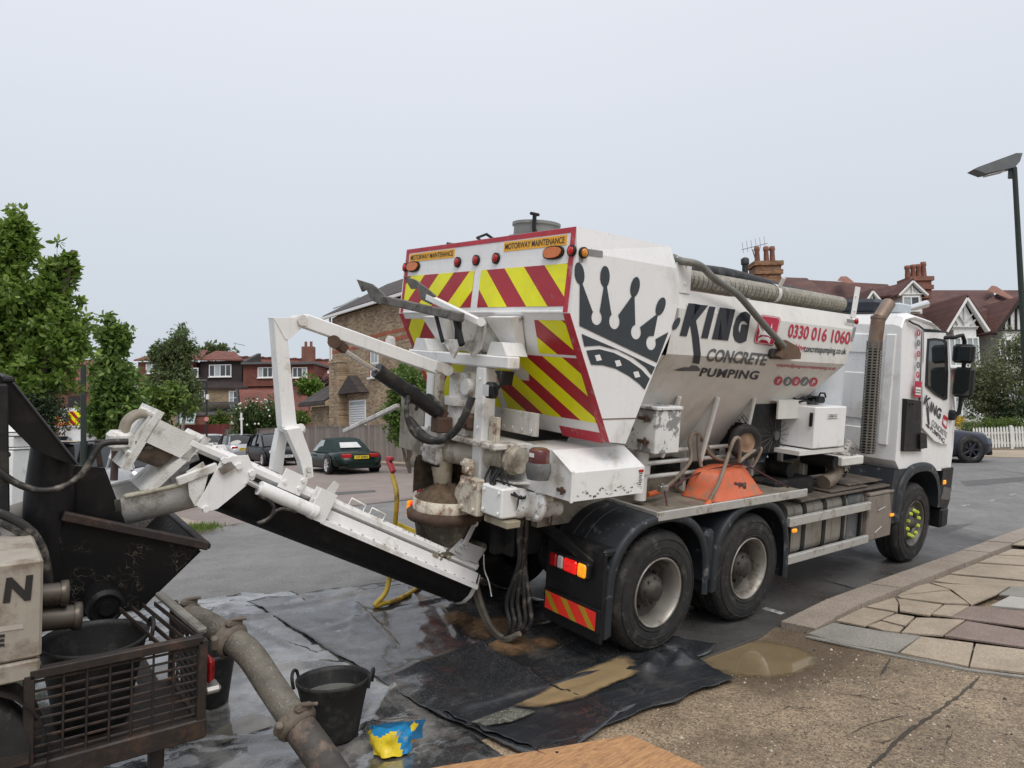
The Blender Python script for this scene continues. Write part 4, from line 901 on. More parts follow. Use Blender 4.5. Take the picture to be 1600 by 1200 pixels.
bu = tree('flowering_bush', 'round bush dotted with white flowers beside timber fence', gb_(402, d), [blob(402, 655, d, 36, 31, 1.3), blob(402, 680, d, 34, 20, .7)], 40, .17, g_bush, 11, None, cat='bush', nb=110, frac=.25)
random.seed(12); b = B(); c, r, _ = blob(402, 655, d, 37, 32)
for i in range(90):
    v = Vector((random.gauss(0, 1), random.gauss(0, 1), random.gauss(0, 1))).normalized(); p = c+Vector((v.x*r[0], v.y*r[1], v.z*r[2]))*1.03
    b.sphere(p, .07, 5, 3)
b.obj('flowers', mat('white_petal', (.75, .73, .65), .6), bu, kind='stuff')
tree('low_shrub', 'low bright shrub behind red fence', gb_(347, 50), [blob(347, 656, 50, 18, 9, 1)], 30, .22, g_hedge, 13, None, cat='shrub', nb=50, frac=.4)
tree('fence_shrub', 'green shrub behind fence beside white crane post', gb_(470, 46), [blob(468, 655, 46, 14, 14, 1.), blob(445, 650, 46, 12, 20, .7)], 30, .2, g_hedge, 15, None, cat='shrub', nb=50, frac=.4)
tree('garden_tree', 'yellow-green garden tree behind garage roof', gb_(480, 52), [blob(484, 606, 52, 18, 15, 1.)], 30, .25, g_lime, 17, .08, nb=60, frac=.35)
tree('purple_shrub', 'purple-leaved shrub against red tiled roof', gb_(508, 54), [blob(508, 605, 54, 14, 13, 1.)], 26, .22, g_pur, 19, .05, cat='shrub', nb=40, frac=.35)
d = 24
tree('wall_shrub', 'leafy green shrub growing between brick house and truck', gb_(640, d), [blob(640, 605, d, 34, 40, 1.2), blob(625, 650, d, 26, 40, .7), blob(650, 640, d, 30, 40, .6)], 34, .16, g_mid, 21, .05, cat='shrub', nb=110, frac=.28)
d = 10.2
tree('yew_hedge', 'dark yew hedge behind white gate pier', gb_(30, d), [blob(45, 700, d, 35, 75, 1.), blob(20, 640, d, 40, 50, .6), blob(70, 650, d, 30, 40, .5)], 46, .05, g_dark, 23, None, cat='hedge', nb=170, frac=.28, aspect=.35)
tree('browning_conifer', 'browning conifer behind broad-leaved tree', gb_(50, 11.6), [blob(58, 640, 11.6, 26, 60, 1.)], 44, .05, leaf_mat('brown_conifer', (.045, .055, .022), (.15, .125, .06), .6, .1), 25, .05, nb=130, frac=.3, aspect=.35)
d = 30
tree('small_leaved_tree', 'small-leaved garden tree in front of half-timbered gables', gb_(1575, d),
     [blob(1570, 590, d, 52, 48, 1.3), blob(1600, 545, d, 35, 30, .5), blob(1535, 610, d, 28, 36, .6), blob(1560, 640, d, 50, 20, .6)], 22, .12, g_olive, 27, .05, nb=210, frac=.22)
random.seed(31)
d = 28
t_ = tree('clipped_hedge', 'clipped yellow-green hedge above white picket fence', gb_(1565, d), [(wD(px, 664, d), (.55, .55, .26), .35) for px in range(1508, 1640, 18)]+[(wD(px, 676, d), (.55, .55, .3), .3) for px in range(1508, 1640, 18)], 44, .06, g_hedge, 29, None, cat='hedge', nb=60, frac=.5)
tree('shade_bush', 'dark bush under small-leaved tree behind clipped hedge', gb_(1585, 29.5), [blob(1585, 640, 29.5, 45, 18, 1.)], 40, .12, g_dark, 33, None, cat='bush', nb=80, frac=.35)
tree('yellow_shrub', 'bright yellow shrub beside blue car mirror', gb_(1493, 27.5), [blob(1493, 655, 27.5, 12, 9, 1.)], 30, .08, g_yel, 35, None, cat='shrub', nb=30, frac=.4)
# grass tuft on the street corner
random.seed(40); b = B(); c0 = Wg(322, 832)
for i in range(900):
    p = c0+Vector((random.gauss(-.12, .16), random.gauss(.0, .22), 0)); p.z = gz(p.x, p.y)+.08; a = random.uniform(0, 6.3); h_ = random.uniform(.04, .10); w = Vector((math.cos(a), math.sin(a), 0))*.006
    b.add([p-w, p+w, p+Vector((random.uniform(-.04, .04), random.uniform(-.04, .04), h_))], [(0, 1, 2)])
b.obj('grass', g_hedge, kind='stuff', label='tuft of green grass on the far street corner')
# fallen leaves on the side street
for i, (px, py) in enumerate(((365, 821), (332, 826), (318, 822))):
    p = Wg(px, py)+Vector((0, 0, .012)); b = B(); b.add([p+Vector((-.1, 0, 0)), p+Vector((0, -.04, .02)), p+Vector((.12, 0, .01)), p+Vector((0, .05, .0))], [(0, 1, 2, 3)])
    b.obj("fallen_leaf", mat("dry_leaf", (.36, .26, .15), .8), label="dry fallen leaf on the pink side street, "+("just below the conveyor trough", "nearest to the grass tuft", "leftmost, beside the corner footway")[i], cat="leaf", group="fallen leaves on the side street")
# ================================================================ THE TRUCK (its own frame, leaning with the camber)
truck = thing('concrete_mixer_truck', 'large white volumetric concrete mixer truck with red and yellow chevron rear and crown graphic', 'truck', M4)
WID = 2.5
def P(name, m, parent=None, **k):
    def fin(b): return b.obj(name, m, parent or truck, M4, **k)
    return fin
def tb(name, m, fn, parent=None, **k):
    b = B(); fn(b); return b.obj(name, m, parent or truck, M4, **k)
# ---- chassis
b = B()
for y in (.86, 1.56): b.box((-1.15, y, .80), (6.1, y+.08, 1.08))
for x in (-1.1, .68, 2.4, 3.9, 5.6): b.box((x, .94, .84), (x+.1, 1.56, 1.04))
chassis = b.obj('chassis', dark, truck, M4)
for ax, x in enumerate((0, 1.37, 5.25)):
    b = B(); b.cyl((x, .3, .53), (x, 2.2, .53), .09, n=12)
    if ax < 2: b.sphere((x, 1.25, .55), .24, 14, 10, (1, 1, 1))
    b.obj('axle', dark, truck, M4)
for sy in (.94, 1.5):
    tb('leaf_spring', dark, lambda b: [b.bar((-.35+i*.09, sy, .70-i*.028), (1.72-i*.09, sy, .70-i*.028), .08, .022) for i in range(5)])
# ---- wheels
def arr_lathe(prof, n=40):
    b = B(); b.lathe(prof, (0, 0, 0), (0, 1, 0), n); return b
TY = [(.300, .025), (.315, .006), (.36, -.004), (.44, -.006), (.485, .006), (.515, .03), (.53, .055), (.531, .10), (.516, .103), (.516, .118), (.531, .121),
      (.531, .162), (.516, .165), (.516, .18), (.531, .183), (.531, .225), (.527, .26), (.505, .29), (.42, .305), (.33, .30), (.29, .28)]
def tyre_mesh():
    b = arr_lathe(TY, 56)
    for i in range(56):                                            # tread blocks along both shoulders
        t = 2*math.pi*i/56
        for y0, y1 in ((.06, .098), (.122, .16), (.186, .224)):
            m = Matrix.Rotation(-t, 4, 'Y') @ Matrix.Translation((0, 0, .527))
            b.box((-.022, y0, -.008), (.022, y1, .0075), m)
    for r in (.33, .40, .47): b.lathe([(r-.006, -.005), (r, -.010), (r+.006, -.005)], (0, 0, 0), (0, 1, 0), 56)
    return b
_tyre = {}
def wheel(x, y, kind, side=1):
    """side 1: outer face at low y (kerb side)"""
    w = bpy.data.objects.new('wheel', None); COL.objects.link(w); w.parent = truck
    m = Matrix.Translation((x, y, .53)) @ Matrix.Diagonal((1, side, 1, 1)) @ Matrix.Rotation(random.random()*6, 4, 'Y')
    w.matrix_local = m; w.empty_display_size = .1; MW[w] = M4 @ m
    def part(name, mt, fn):
        key = (name, kind)
        if key not in _tyre:
            b = B(); fn(b); o = b.obj(name, mt, w, MW[w]); _tyre[key] = o
        else:
            o = _tyre[key].copy(); COL.objects.link(o); o.parent = w
        return o
    part('tyre', rubber, lambda b: b.__dict__.update(tyre_mesh().__dict__))
    if kind == 'rear':
        part('rim', rim_m, lambda b: b.lathe([(.302, .03), (.308, .004), (.298, -.004), (.286, .012), (.276, .05), (.268, .08), (.258, .17)], (0, 0, 0), (0, 1, 0), 40))
        def hub(b):
            b.lathe([(.258, .17), (.235, .185), (.145, .195), (.14, .10), (.13, .075), (.10, .065), (.085, .03), (.03, .025), (0, .025)], (0, 0, 0), (0, 1, 0), 20)
            for i in range(10):
                t = i*math.pi/5; c = Vector((math.cos(t)*.175, .19, math.sin(t)*.175)); b.cyl(c, c+Vector((0, -.045, 0)), .016, n=6, smooth=False)
            for i in range(8):
                t = i*math.pi/4; c = Vector((math.cos(t)*.11, .07, math.sin(t)*.11)); b.cyl(c, c+Vector((0, -.015, 0)), .014, n=6, smooth=False)
        part('hub', hub_m, hub)
    elif kind == 'front':
        part('rim', rimf_m, lambda b: b.lathe([(.302, .03), (.308, .004), (.298, -.004), (.285, .015), (.268, .05), (.25, .075), (.225, .06), (.205, .03), (.15, .022), (.13, .03), (.125, .07)], (0, 0, 0), (0, 1, 0), 40))
        part('hub', hub_m, lambda b: b.lathe([(.125, .07), (.12, .05), (.09, .045), (.06, .0), (0, -.005)], (0, 0, 0), (0, 1, 0), 20))
        for i in range(10):
            t = i*math.pi/5
            b = B(); c = Vector((math.cos(t)*.172, .024, math.sin(t)*.172)); b.cyl(c, c+Vector((0, -.032, 0)), .026, .02, n=6, smooth=False)
            d = Vector((math.cos(t+.16)*.175, .018, math.sin(t+.16)*.175)); b.bar(c+Vector((0, -.012, 0)), d+Vector((0, -.006, 0)), .02, .02)
            b.obj('nut_indicator', nut_m, w, MW[w])
    else:
        part('rim', hub_m, lambda b: b.lathe([(.302, .03), (.27, .05), (.1, .06), (0, .06)], (0, 0, 0), (0, 1, 0), 24))
    return w
rim_m = mat('dusty_steel_rim', (.36, .335, .30), .42, .55, var=.15, dirt=(.13, .105, .08), dirt_amt=.35, dscale=5)
rimf_m = mat('grimy_front_rim', (.13, .12, .105), .55, .4, var=.2, dirt=(.04, .035, .03), dirt_amt=.4)
hub_m = mat('grimy_hub', (.055, .05, .045), .6, .3, var=.3, dirt=(.12, .10, .08), dirt_amt=.3)
nut_m = mat('yellow_nut_indicator', (.55, .70, .06), .45, var=.1, dirt=(.2, .2, .08), dirt_amt=.25)
for x in (0, 1.37):
    wheel(x, 0, 'rear'); wheel(x, .345, 'inner'); wheel(x, WID, 'rear', -1); wheel(x, WID-.345, 'inner', -1)
wheel(5.25, .02, 'front'); wheel(5.25, WID-.02, 'front', -1)
# ---- mudguards
def mudguard(prof, x0, y0, y1, lip=.075, side=1):
    pr = spline([Vector((p[0], 0, p[1])) for p in prof], 4); g = B(); out = []
    n = len(pr); cen = Vector((0, 0, 0))
    def ring(y, k, dz=0):
        return [Vector((x0+p.x*k, y, .53+p.z*k)) for p in pr]
    ys = [(y1, 1.0), (y0+.05*side, 1.0), (y0+.015*side, .995), (y0, .975), (y0, .90), (y0+.02*side, .885)]
    g.loft([ring(y, k) for y, k in ys], closed=False)
    g.loft([ring(y, k-.022) for y, k in ys[:3]]+[ring(y0+.02*side, .885)], closed=False)
    for rib in (.25, .45):
        yy = y1+(y0-y1)*rib; g.loft([ring(yy-.012, 1.0), ring(yy-.008, 1.012), ring(yy+.008, 1.012), ring(yy+.012, 1.0)], closed=False, smooth=False)
    return g
prof_r = [(-.69, -.26), (-.69, .1), (-.665, .30), (-.56, .50), (-.36, .645), (-.1, .695), (.16, .685), (.40, .60), (.575, .43), (.65, .2), (.665, -.12)]
prof_m = [(-.655, -.12), (-.64, .2), (-.57, .42), (-.38, .60), (-.14, .67), (.15, .675), (.40, .60), (.575, .43), (.655, .2), (.675, -.2)]
for s, yo, yi in ((1, -.035, .68), (-1, WID+.035, WID-.68)):
    mudguard(prof_r, 0, yo, yi, side=s).obj('mudguard', fender, truck, M4)
    mudguard(prof_m, 1.37, yo, yi, side=s).obj('mudguard', fender, truck, M4)
    b = B(); b.bbox((.62, min(yo, yi)+.03, .50), (.76, max(yo, yi)-.03, 1.0), .03); b.obj('mudguard_bridge', fender, truck, M4)
# rear flap with lamp and marker board on each side
def rear_flap(y0, y1, lit=True):
    b = B(); b.bbox((-.735, y0, .24), (-.70, y1, .98), .01)
    b.bbox((-.72, y0+.02, .93), (-.45, y1-.02, 1.0), .02)
    fl = b.obj('rear_flap', black, truck, M4)
    x = -.745
    s = 1 if y0 < 1 else -1
    c0, c1 = (y0+.14, y1-.12) if s > 0 else (y1-.14, y0+.12)      # lamp runs from outer c0 to inner c1
    lamp = B(); lamp.bbox((x-.055, min(c0, c1)-.015, .735), (x+.01, max(c0, c1)+.015, .875), .018); lo = lamp.obj('tail_lamp', black, fl, M4)
    w = c1-c0
    for a, z, mt, nm in ((0, .22, lamp_amb, 'indicator_lens'), (.24, .60, lamp_red, 'tail_lens'), (.80, 1., lamp_red_off, 'brake_lens')):
        q = B(); ya, yb = sorted((c0+w*a, c0+w*z)); q.bbox((x-.072, ya, .75), (x-.04, yb, .862), .014); q.obj(nm, mt, lo, M4)
    q = B(); ya, yb = sorted((c0+w*.62, c0+w*.78)); q.bbox((x-.070, ya, .752), (x-.04, yb, .86), .014); q.obj('reversing_lens', lens_clear, lo, M4)
    mb = B(); mb.bbox((x-.02, y0+.01, .335), (x+.012, y1-.03, .525), .004); mo = mb.obj('marker_board_frame', black, fl, M4)
    ya, yb = y0+.035, y1-.055
    q = B(); q.box((x-.026, ya, .355), (x-.021, yb, .505)); q.obj('marker_board', fluo_red, mo, M4)
    for k in range(-1, 4):
        st = [(ya, .355), (yb, .355), (yb, .505), (ya, .505)]
        o = ya+k*.21
        st = clip_poly(st, 1, -.9, o-.9*.365); st = clip_poly(st, -1, .9, -(o+.075-.9*.365))
        if len(st) > 2:
            q = B(); q.add([(x-.0285, p[0], p[1]) for p in st], [tuple(range(len(st)))]); q.obj('marker_stripe', amber_ref, mo, M4)
    return fl
fluo_red = mat('fluorescent_red_board', (.78, .035, .02), .4, var=.1, emit=.06)
amber_ref = mat('amber_reflective', (.48, .30, .02), .4, var=.15)
rear_flap(-.03, .66); rear_flap(WID-.66, WID+.03)

# ---- cement bin at the back: two side plates, roof and a rear face with a knee
SP = [(-1.215, 3.31), (-.055, 3.31), (-.015, 3.22), (.015, 2.92), (-.06, 2.79), (-.23, 2.5), (-.35, 2.26), (-.55, 1.85), (-.74, 1.87), (-1.25, 2.85)]
b = B()
n = len(SP)
b.add([(x, 0, z) for x, z in SP]+[(x, WID, z) for x, z in SP],
      [tuple(range(n)), tuple(range(n, 2*n))[::-1]]+[((i+1) % n, i, n+i, n+(i+1) % n) for i in range(n) if i != 0], False)
tp_ = [(-1.21, 3.49), (-.10, 3.49)]
b.add([(-1.215, 0, 3.31), (-.055, 0, 3.31), (-.10, .05, 3.49), (-1.21, .03, 3.49), (-1.215, WID, 3.31), (-.055, WID, 3.31), (-.10, WID-.05, 3.49), (-1.21, WID-.03, 3.49)],
      [(0, 1, 2, 3), (5, 4, 7, 6), (3, 2, 6, 7), (0, 3, 7, 4), (1, 5, 6, 2)], False)
bin_o = b.obj('cement_bin', white_clean, truck, M4)
b = B(); b.cyl((-.75, 1.03, 3.47), (-.75, 1.03, 3.65), .20, .20, 28); b.cyl((-.75, 1.03, 3.65), (-.75, 1.03, 3.675), .215, .215, 28); b.sphere((-.75, 1.03, 3.67), .20, 20, 8, (1, 1, .08)); b.cyl((-.75, 1.03, 3.49), (-.75, 1.03, 3.55), .25, .25, 28)
hat = b.obj('filler_hatch', hatch_m := mat('grey_hatch', (.22, .22, .21), .55, .3, var=.15, dirt=(.12, .11, .10), dirt_amt=.3), bin_o, M4)
b = B(); b.tube([(-.86, .88, 3.5), (-.92, .86, 3.6), (-.92, .86, 3.71)], .018, 8); b.bar((-.97, .86, 3.715), (-.87, .86, 3.715), .03, .025); b.obj('hatch_clamp', dark, hat, M4)
b = B(); b.tube([(-.95, 1.3, 3.5), (-1.05, 1.36, 3.57), (-1.05, 1.5, 3.55), (-.95, 1.5, 3.5)], .013, 6); b.obj('grab_loop', dark, bin_o, M4)
b = B(); b.prism([(-1.05, 2.02, 3.49), (-1.05, 1.85, 3.49), (-1.05, 2.0, 3.55)], (.25, 0, 0)); b.obj('vent_cover', dark, bin_o, M4)
# fold line and bolts on the side plate
def side(px, py): return Ly(px, py, -.005)
b = B(); b.box((-.838, -.004, 2.052), (-.452, .0, 2.060)); b.obj('side_seam', mat('seam_grime', (.16, .10, .06), .8), bin_o, M4)
# red borders of the rear face.  UF: upper face, LF: lower slanting face
UX = lambda z: -1.215+(z-3.31)*(.035/.46)
def upf(y, z, o=.004): return Vector((-1.2505+(min(z, 3.31)-2.85)*.0772+max(0, z-3.31)*.0278-o, y, z))
LN = Vector((-.98, 0, -.51)).normalized()                         # outward normal of the lower face
def lowf(y, s, o=.004):                                            # s: distance down the slope from the knee
    return Vector((-1.25, 0, 2.85))+Vector((.51, 0, -.98)).normalized()*s+Vector((0, y, 0))+LN*o
LS = 1.105
def plate(name, m, pts, f, o=.004, parent=None):
    b = B(); ins = [f(y, z, 0) for y, z in pts]; outp = [f(y, z, o) for y, z in pts]; k = len(pts)
    b.add(ins+outp, [tuple(range(k, 2*k))]+[(i, (i+1) % k, k+(i+1) % k, k+i) for i in range(k)]); return b.obj(name, m, parent or bin_o, M4)
rect = lambda a, b_, c, d: [(a, c), (b_, c), (b_, d), (a, d)]
plate('border_tape', red_border, rect(.075, 2.425, 3.448, 3.488), upf)
for y0, y1 in ((.0, .075), (2.425, 2.5)):
    plate('border_tape', red_border, rect(y0+(.028 if y0 < 1 else 0), y1-(.028 if y0 > 1 else 0), 2.855, 3.488), upf); plate('border_tape', red_border, rect(y0, y1, 0.003, LS), lowf)
plate('border_tape', red_border, rect(.08, .55, 1.03, LS+.02), lowf)
plate('border_tape', red_border, rect(1.95, 2.42, 1.03, LS+.02), lowf)
b = B(); b.bar((-1.252, .08, 2.858), (-1.252, 2.42, 2.858), .012, .02); b.obj('knee_ledge', white, bin_o, M4)
def chevrons(pts, f, slope, period, phase, name='chevron_panel'):
    """red sheet with yellow diagonal bands, each band its own piece"""
    pn = plate(name, red_ref, pts, f, .003)
    ext = [p[0]-slope*p[1] for p in pts]
    k = math.floor((min(ext)-phase)/period)
    while phase+k*period < max(ext):
        a = phase+k*period
        q = clip_poly(pts, 1, -slope, a); q = clip_poly(q, -1, slope, -(a+period*.5)) if len(q) > 2 else []
        if len(q) > 2: plate('chevron_stripe', yel_ref, q, lambda y, z, o: f(y, z, o+.003), .002, pn)
        k += 1
chevrons(rect(.08, 1.17, 2.9, 3.22), upf, 1.06, .50, -2.82)
chevrons(rect(1.27, 2.425, 2.9, 3.22), upf, -1.06, .50, 5.0)
chevrons([(.08, .06), (.43, .06), (.50, .35), (.08, .35)], lowf, -1.22, .52, .19)
chevrons([(.08, .375), (1.2, .375), (1.2, .94), (.08, .94)], lowf, -1.2, .46, .69)
chevrons([(2.0, .06), (2.425, .06), (2.425, .35), (2.0, .35)], lowf, 1.22, .52, 1.96)
chevrons([(1.3, .375), (2.425, .375), (2.425, .94), (1.3, .94)], lowf, 1.2, .46, 1.46)
b = B(); b.prism([lowf(.55, .03), lowf(1.95, .03), lowf(1.75, .62), lowf(.75, .62)], LN*-.02)
b.prism([lowf(.55, .03, .006), lowf(1.95, .03, .006), lowf(1.72, .36, .006), lowf(.8, .36, .006)], LN*.03)
b.obj('auger_housing_plate', white_dirty, bin_o, M4)
for y0, y1 in ((.56, .92), (1.55, 1.9)):                       # triangular outlet gussets
    b = B(); a, c, d = lowf(y0, .02, .01), lowf(y1, .02, .01), lowf((y0+y1)/2, .36, .01)
    o = Vector((-.20, 0, -.04)); t = lowf((y0+y1)/2-.08, .30, .01)+o*.4, lowf((y0+y1)/2+.08, .30, .01)+o*.4
    b.add([a, c, a+o*.5, c+o*.5, t[0], t[1], lowf(y0+.1, .36, .01), lowf(y1-.1, .36, .01)], [(2, 3, 5, 4), (0, 2, 4, 6), (3, 1, 7, 5), (4, 5, 7, 6), (0, 1, 3, 2)]); b.obj('outlet_gusset', white, bin_o, M4)
for y0, y1, s in ((.12, .88, 'MOTORWAY MAINTENANCE'), (1.61, 2.4, 'MOTORWAY MAINTENANCE')):
    st = plate('warning_sticker', orange_st, rect(y0, y1, 3.36, 3.437), upf, .004)
    lettering('lettering', s, [(y1-.02, 3.375), (y0+.02, 3.375), (y0+.02, 3.424), (y1-.02, 3.424)], lambda a, c: upf(a, c, .0065), ink, st, M4, .012)
lamp_mk = mat('red_marker_lens', (.45, .012, .012), .2, var=.5, vscale=90, emit=.12); lamp_mka = mat('amber_marker_lens', (.55, .20, .02), .2, var=.5, vscale=90, emit=.12)
def round_lamp(p, ax, r, m, nm):
    b = B(); ax = Vector(ax); b.lathe([(r*1.25, 0), (r*1.25, .02), (r*1.02, .024), (r*1.0, .012)], p, ax, 18); o = b.obj(nm, black, bin_o, M4)
    q = B(); q.lathe([(r, .012), (r*.9, .026), (r*.5, .034), (0, .036)], p, ax, 18); q.obj('lens', m, o, M4)
for y in (1.54, 1.255, .97): round_lamp(upf(y, 3.31, .0), (-1, 0, 0), .038, lamp_red_off, 'marker_lamp')
round_lamp(upf(.045, 3.31, .004), (-1, 0, 0), .034, lamp_mk, 'marker_lamp'); round_lamp(upf(2.46, 3.31, .004), (-1, 0, 0), .034, lamp_mk, 'marker_lamp')
round_lamp(Vector((-1.16, -.002, 3.30)), (0, -1, 0), .034, lamp_mka, 'marker_lamp')
for y in (.25, 2.31):
    b = B(); pts = ellipse(0, 0, .115, .052, n=22)
    pts = [(math.copysign(abs(p[0])**.7*.115**.3, p[0]), p[1]) for p in pts]
    b.prism([upf(y+p[0], 3.31+p[1], 0) for p in pts], (-.02, 0, 0)); o = b.obj('beacon_lamp', black, bin_o, M4)
    b = B(); b.prism([upf(y+p[0]*.85, 3.31+p[1]*.8, .02) for p in pts], (-.012, 0, 0)); b.obj('lens', lamp_amb_off, o, M4)
decal('reflective_patch', [[(913, 388), (942, 392), (942, 402), (913, 398)], [(905, 398), (912, 398), (911, 410), (905, 410)]], side, mat('grey_reflective', (.25, .25, .25), .4), bin_o, M4)
# crown graphic on the side plate
Z4 = lambda x, y: (880+x*.2834, 360+y*.2834)
zs = lambda pts: [Z4(*p) for p in pts]
arc = lambda cx, cy, rx, ry, a0, a1, n=10: [(cx+rx*math.cos(R(a0+(a1-a0)*i/n)), cy+ry*math.sin(R(a0+(a1-a0)*i/n))) for i in range(n+1)]
crown = [(90, 525), (92, 295), (108, 297), (163, 445)] + arc(185, 480, 30, 42, 215, 35-0, 10)[::1]
crown = [(90, 525), (92, 290), (106, 292), (163, 448)] + arc(185, 480, 29, 42, 235, -55, 12) + [(226, 300), (240, 300), (268, 470)] + \
        arc(283, 500, 29, 45, 230, -45, 12) + [(383, 358), (394, 362), (398, 522)] + arc(402, 560, 28, 41, 250, -40, 12) + [(516, 462), (522, 470), (500, 582)] + \
        arc(485, 620, 27, 40, 250, -30, 12) + [(603, 548), (585, 600), (530, 735)]
EDGE = [(1061.5, 400), (1060.5, 493), (1050, 516), (1027, 570), (1009, 613.6), (978, 696)]
def in_plate(poly):
    for (x0, y0), (x1, y1) in zip(EDGE, EDGE[1:]):
        n0, n1 = (y0-y1), (x1-x0)
        if n0 > 0: n0, n1 = -n0, -n1
        poly = clip_poly(poly, n0, n1, n0*x0+n1*y0+.8) if len(poly) > 2 else []
    return poly
_zs = zs
zs = lambda pts: in_plate(_zs(pts))
cr_o = decal('crown_graphic', [zs(crown), zs(ellipse(90, 237, 27, 62, -8)), zs(ellipse(231, 254, 26, 59, 0)), zs(ellipse(397, 311, 25, 56, 10)), zs(ellipse(538, 419, 24, 52, 18)),
      zs([(102, 570), (200, 612), (330, 668), (516, 758), (497, 808), (455, 755), (390, 705), (300, 660), (200, 634), (118, 640)]),
      zs([(128, 662), (200, 655), (280, 675), (360, 715), (430, 765), (488, 828), (462, 890), (420, 845), (360, 800), (290, 762), (220, 743), (155, 740)])], side, navy, bin_o, M4)
for c in ((193, 703), (303, 733), (405, 795)): decal('crown_diamond', [zs([(c[0]-19, c[1]-14), (c[0]+9, c[1]-19), (c[0]+20, c[1]+12), (c[0]-8, c[1]+18)])], lambda x, y: Ly(x, y, -.008), white_clean, cr_o, M4)

# ---- aggregate hopper
HC = 2.59
HN = Vector((0, -1.04, -.75)).normalized()
def hop(px, py):
    p = Ly(px, py, -.006)
    if p.z >= HC: return p
    return Lpl(px, py, Vector((0, 0, HC))+HN*.006, HN)
b = B()
for s in (0, 1):
    m = (lambda x, y, z: (x, y, z)) if s == 0 else (lambda x, y, z: (x, WID-y, z))
    v = [m(-.02, .07, 3.15), m(3.17, .07, 3.15), m(-.02, 0, 2.98), m(3.15, 0, 2.98), m(-.12, 0, HC), m(2.98, 0, HC), m(-.12, .75, 1.55), m(2.25, .75, 1.55)]
    fs = [(2, 3, 1, 0), (4, 5, 3, 2), (6, 7, 5, 4)]
    b.add(v, fs if s == 0 else [f[::-1] for f in fs], False)
    v2 = [m(-.02, .11, 3.15), m(3.13, .11, 3.15), m(-.02, .11, 2.7), m(3.0, .11, 2.7)]
    b.add(v[:2]+v2, [(0, 1, 3, 2), (2, 3, 5, 4)] if s == 0 else [(2, 3, 1, 0), (4, 5, 3, 2)], False)
f = [(3.17, .07, 3.15), (3.15, 0, 2.98), (2.98, 0, HC), (2.25, .75, 1.55)]
b.add(f+[(x, WID-y, z) for x, y, z in f], [(0, 1, 5, 4), (1, 2, 6, 5), (2, 3, 7, 6)], False)
b.add([(-.12, .75, 1.55), (2.25, .75, 1.55), (2.25, WID-.75, 1.55), (-.12, WID-.75, 1.55)], [(0, 1, 2, 3)][::-1], False)
for m in ((lambda y: y), (lambda y: WID-y)): b.add([(-.118, m(.012), HC-.012), (-.118, m(.75), 1.55), (-.66, m(.75), 1.55), (-.66, m(.012), HC-.012)], [(0, 1, 2, 3)], False)
hopper = b.obj('aggregate_hopper', dusty_white, truck, M4)
b = B(); b.add([(-.02, .11, 2.8), (3.05, .11, 2.8), (3.05, WID-.11, 2.8), (-.02, WID-.11, 2.8)], [(0, 1, 2, 3)]); b.obj('aggregate', mat('aggregate', (.22, .19, .15), .95, var=.5, vscale=30, bump=1, bscale=40), hopper, M4, kind='stuff')
CUT = ((1042, 551.5), (1321, 571.5))
_c0, _c1 = [proj(M4 @ Vector((x, 0, HC))) for x in (0, 2.9)]; CUT = (_c0, _c1)
Z6 = lambda x, y: (1040+x*.2, 460+y*.2)
q6 = lambda *a: [Z6(*p) for p in a]
cut_poly = lambda pts: None
def hop_decal(name, polys, m, off=0.):
    """polygons given in pixels, cut at the hopper's crease and laid on its two faces"""
    b = B(); (x0, y0), (x1, y1) = CUT; a, c = (y1-y0), (x0-x1); k = a*x0+c*y0
    def sf(px, py, up):
        return Ly(px, py, -.006-off) if up else Lpl(px, py, Vector((0, 0, HC))+HN*(.006+off), HN)
    for p in polys:
        bm = bmesh.new(); f = bm.faces.new([bm.verts.new((x, y, 0)) for x, y in p])
        bmesh.ops.triangulate(bm, faces=[f]); bmesh.ops.bisect_plane(bm, geom=bm.verts[:]+bm.edges[:]+bm.faces[:], plane_co=(x0, y0, 0), plane_no=Vector((a, c, 0)))
        for fc in bm.faces:
            cx = sum(v.co.x for v in fc.verts)/len(fc.verts); cy = sum(v.co.y for v in fc.verts)/len(fc.verts)
            up = cy < y0+(y1-y0)*(cx-x0)/(x1-x0)
            b.add([sf(v.co.x, v.co.y, up) for v in fc.verts], [tuple(range(len(fc.verts)))])
        bm.free()
    return b.obj(name, m, hopper, M4)
K = [[(178, 68), (230, 72), (196, 205), (278, 82), (334, 86), (238, 205), (262, 330), (276, 470), (263, 545), (212, 537), (222, 470), (208, 330), (193, 232), (166, 328), (110, 322)]]
hop_decal('lettering', [q6(*p) for p in K], navy2)
hop_decal('lettering', [q6((277, 340), (330, 345), (391, 99), (340, 92))], navy2)
hop_decal('lettering', [q6((362, 349), (424, 102), (474, 107), (478, 268), (506, 113), (546, 118), (489, 361), (443, 356), (432, 196), (408, 353))], navy2)
lettering('lettering', 'G', q6((508, 374), (628, 384), (672, 140), (556, 122)), hop, navy2, hopper, M4, .085, 0, CUT)
hop_decal('crown_tip', [[Z4(*p) for p in ellipse(624, 514, 16, 38, 28)]], navy)
lettering('lettering', 'CONCRETE', q6((310, 524), (776, 558), (812, 466), (342, 420)), hop, gvin, hopper, M4, .028, 0, CUT)
lettering('lettering', 'PUMPING', q6((262, 640), (715, 668), (740, 600), (288, 573)), hop, navy2, hopper, M4, .028, 0, CUT, 1.1)
hop_decal('lettering', [q6((65, 592), (130, 585), (150, 570), (185, 572), (205, 555), (245, 558), (268, 580), (268, 600), (110, 600))], gvin)
lettering('lettering', '0330 016 1060', q6((952, 335), (1436, 393), (1452, 292), (972, 228)), hop, red_vin, hopper, M4, .022, 0, CUT)
lettering('lettering', 'king', q6((1008, 447), (1082, 456), (1096, 395), (1022, 385)), hop, red_vin, hopper, M4, .02, 0, CUT)
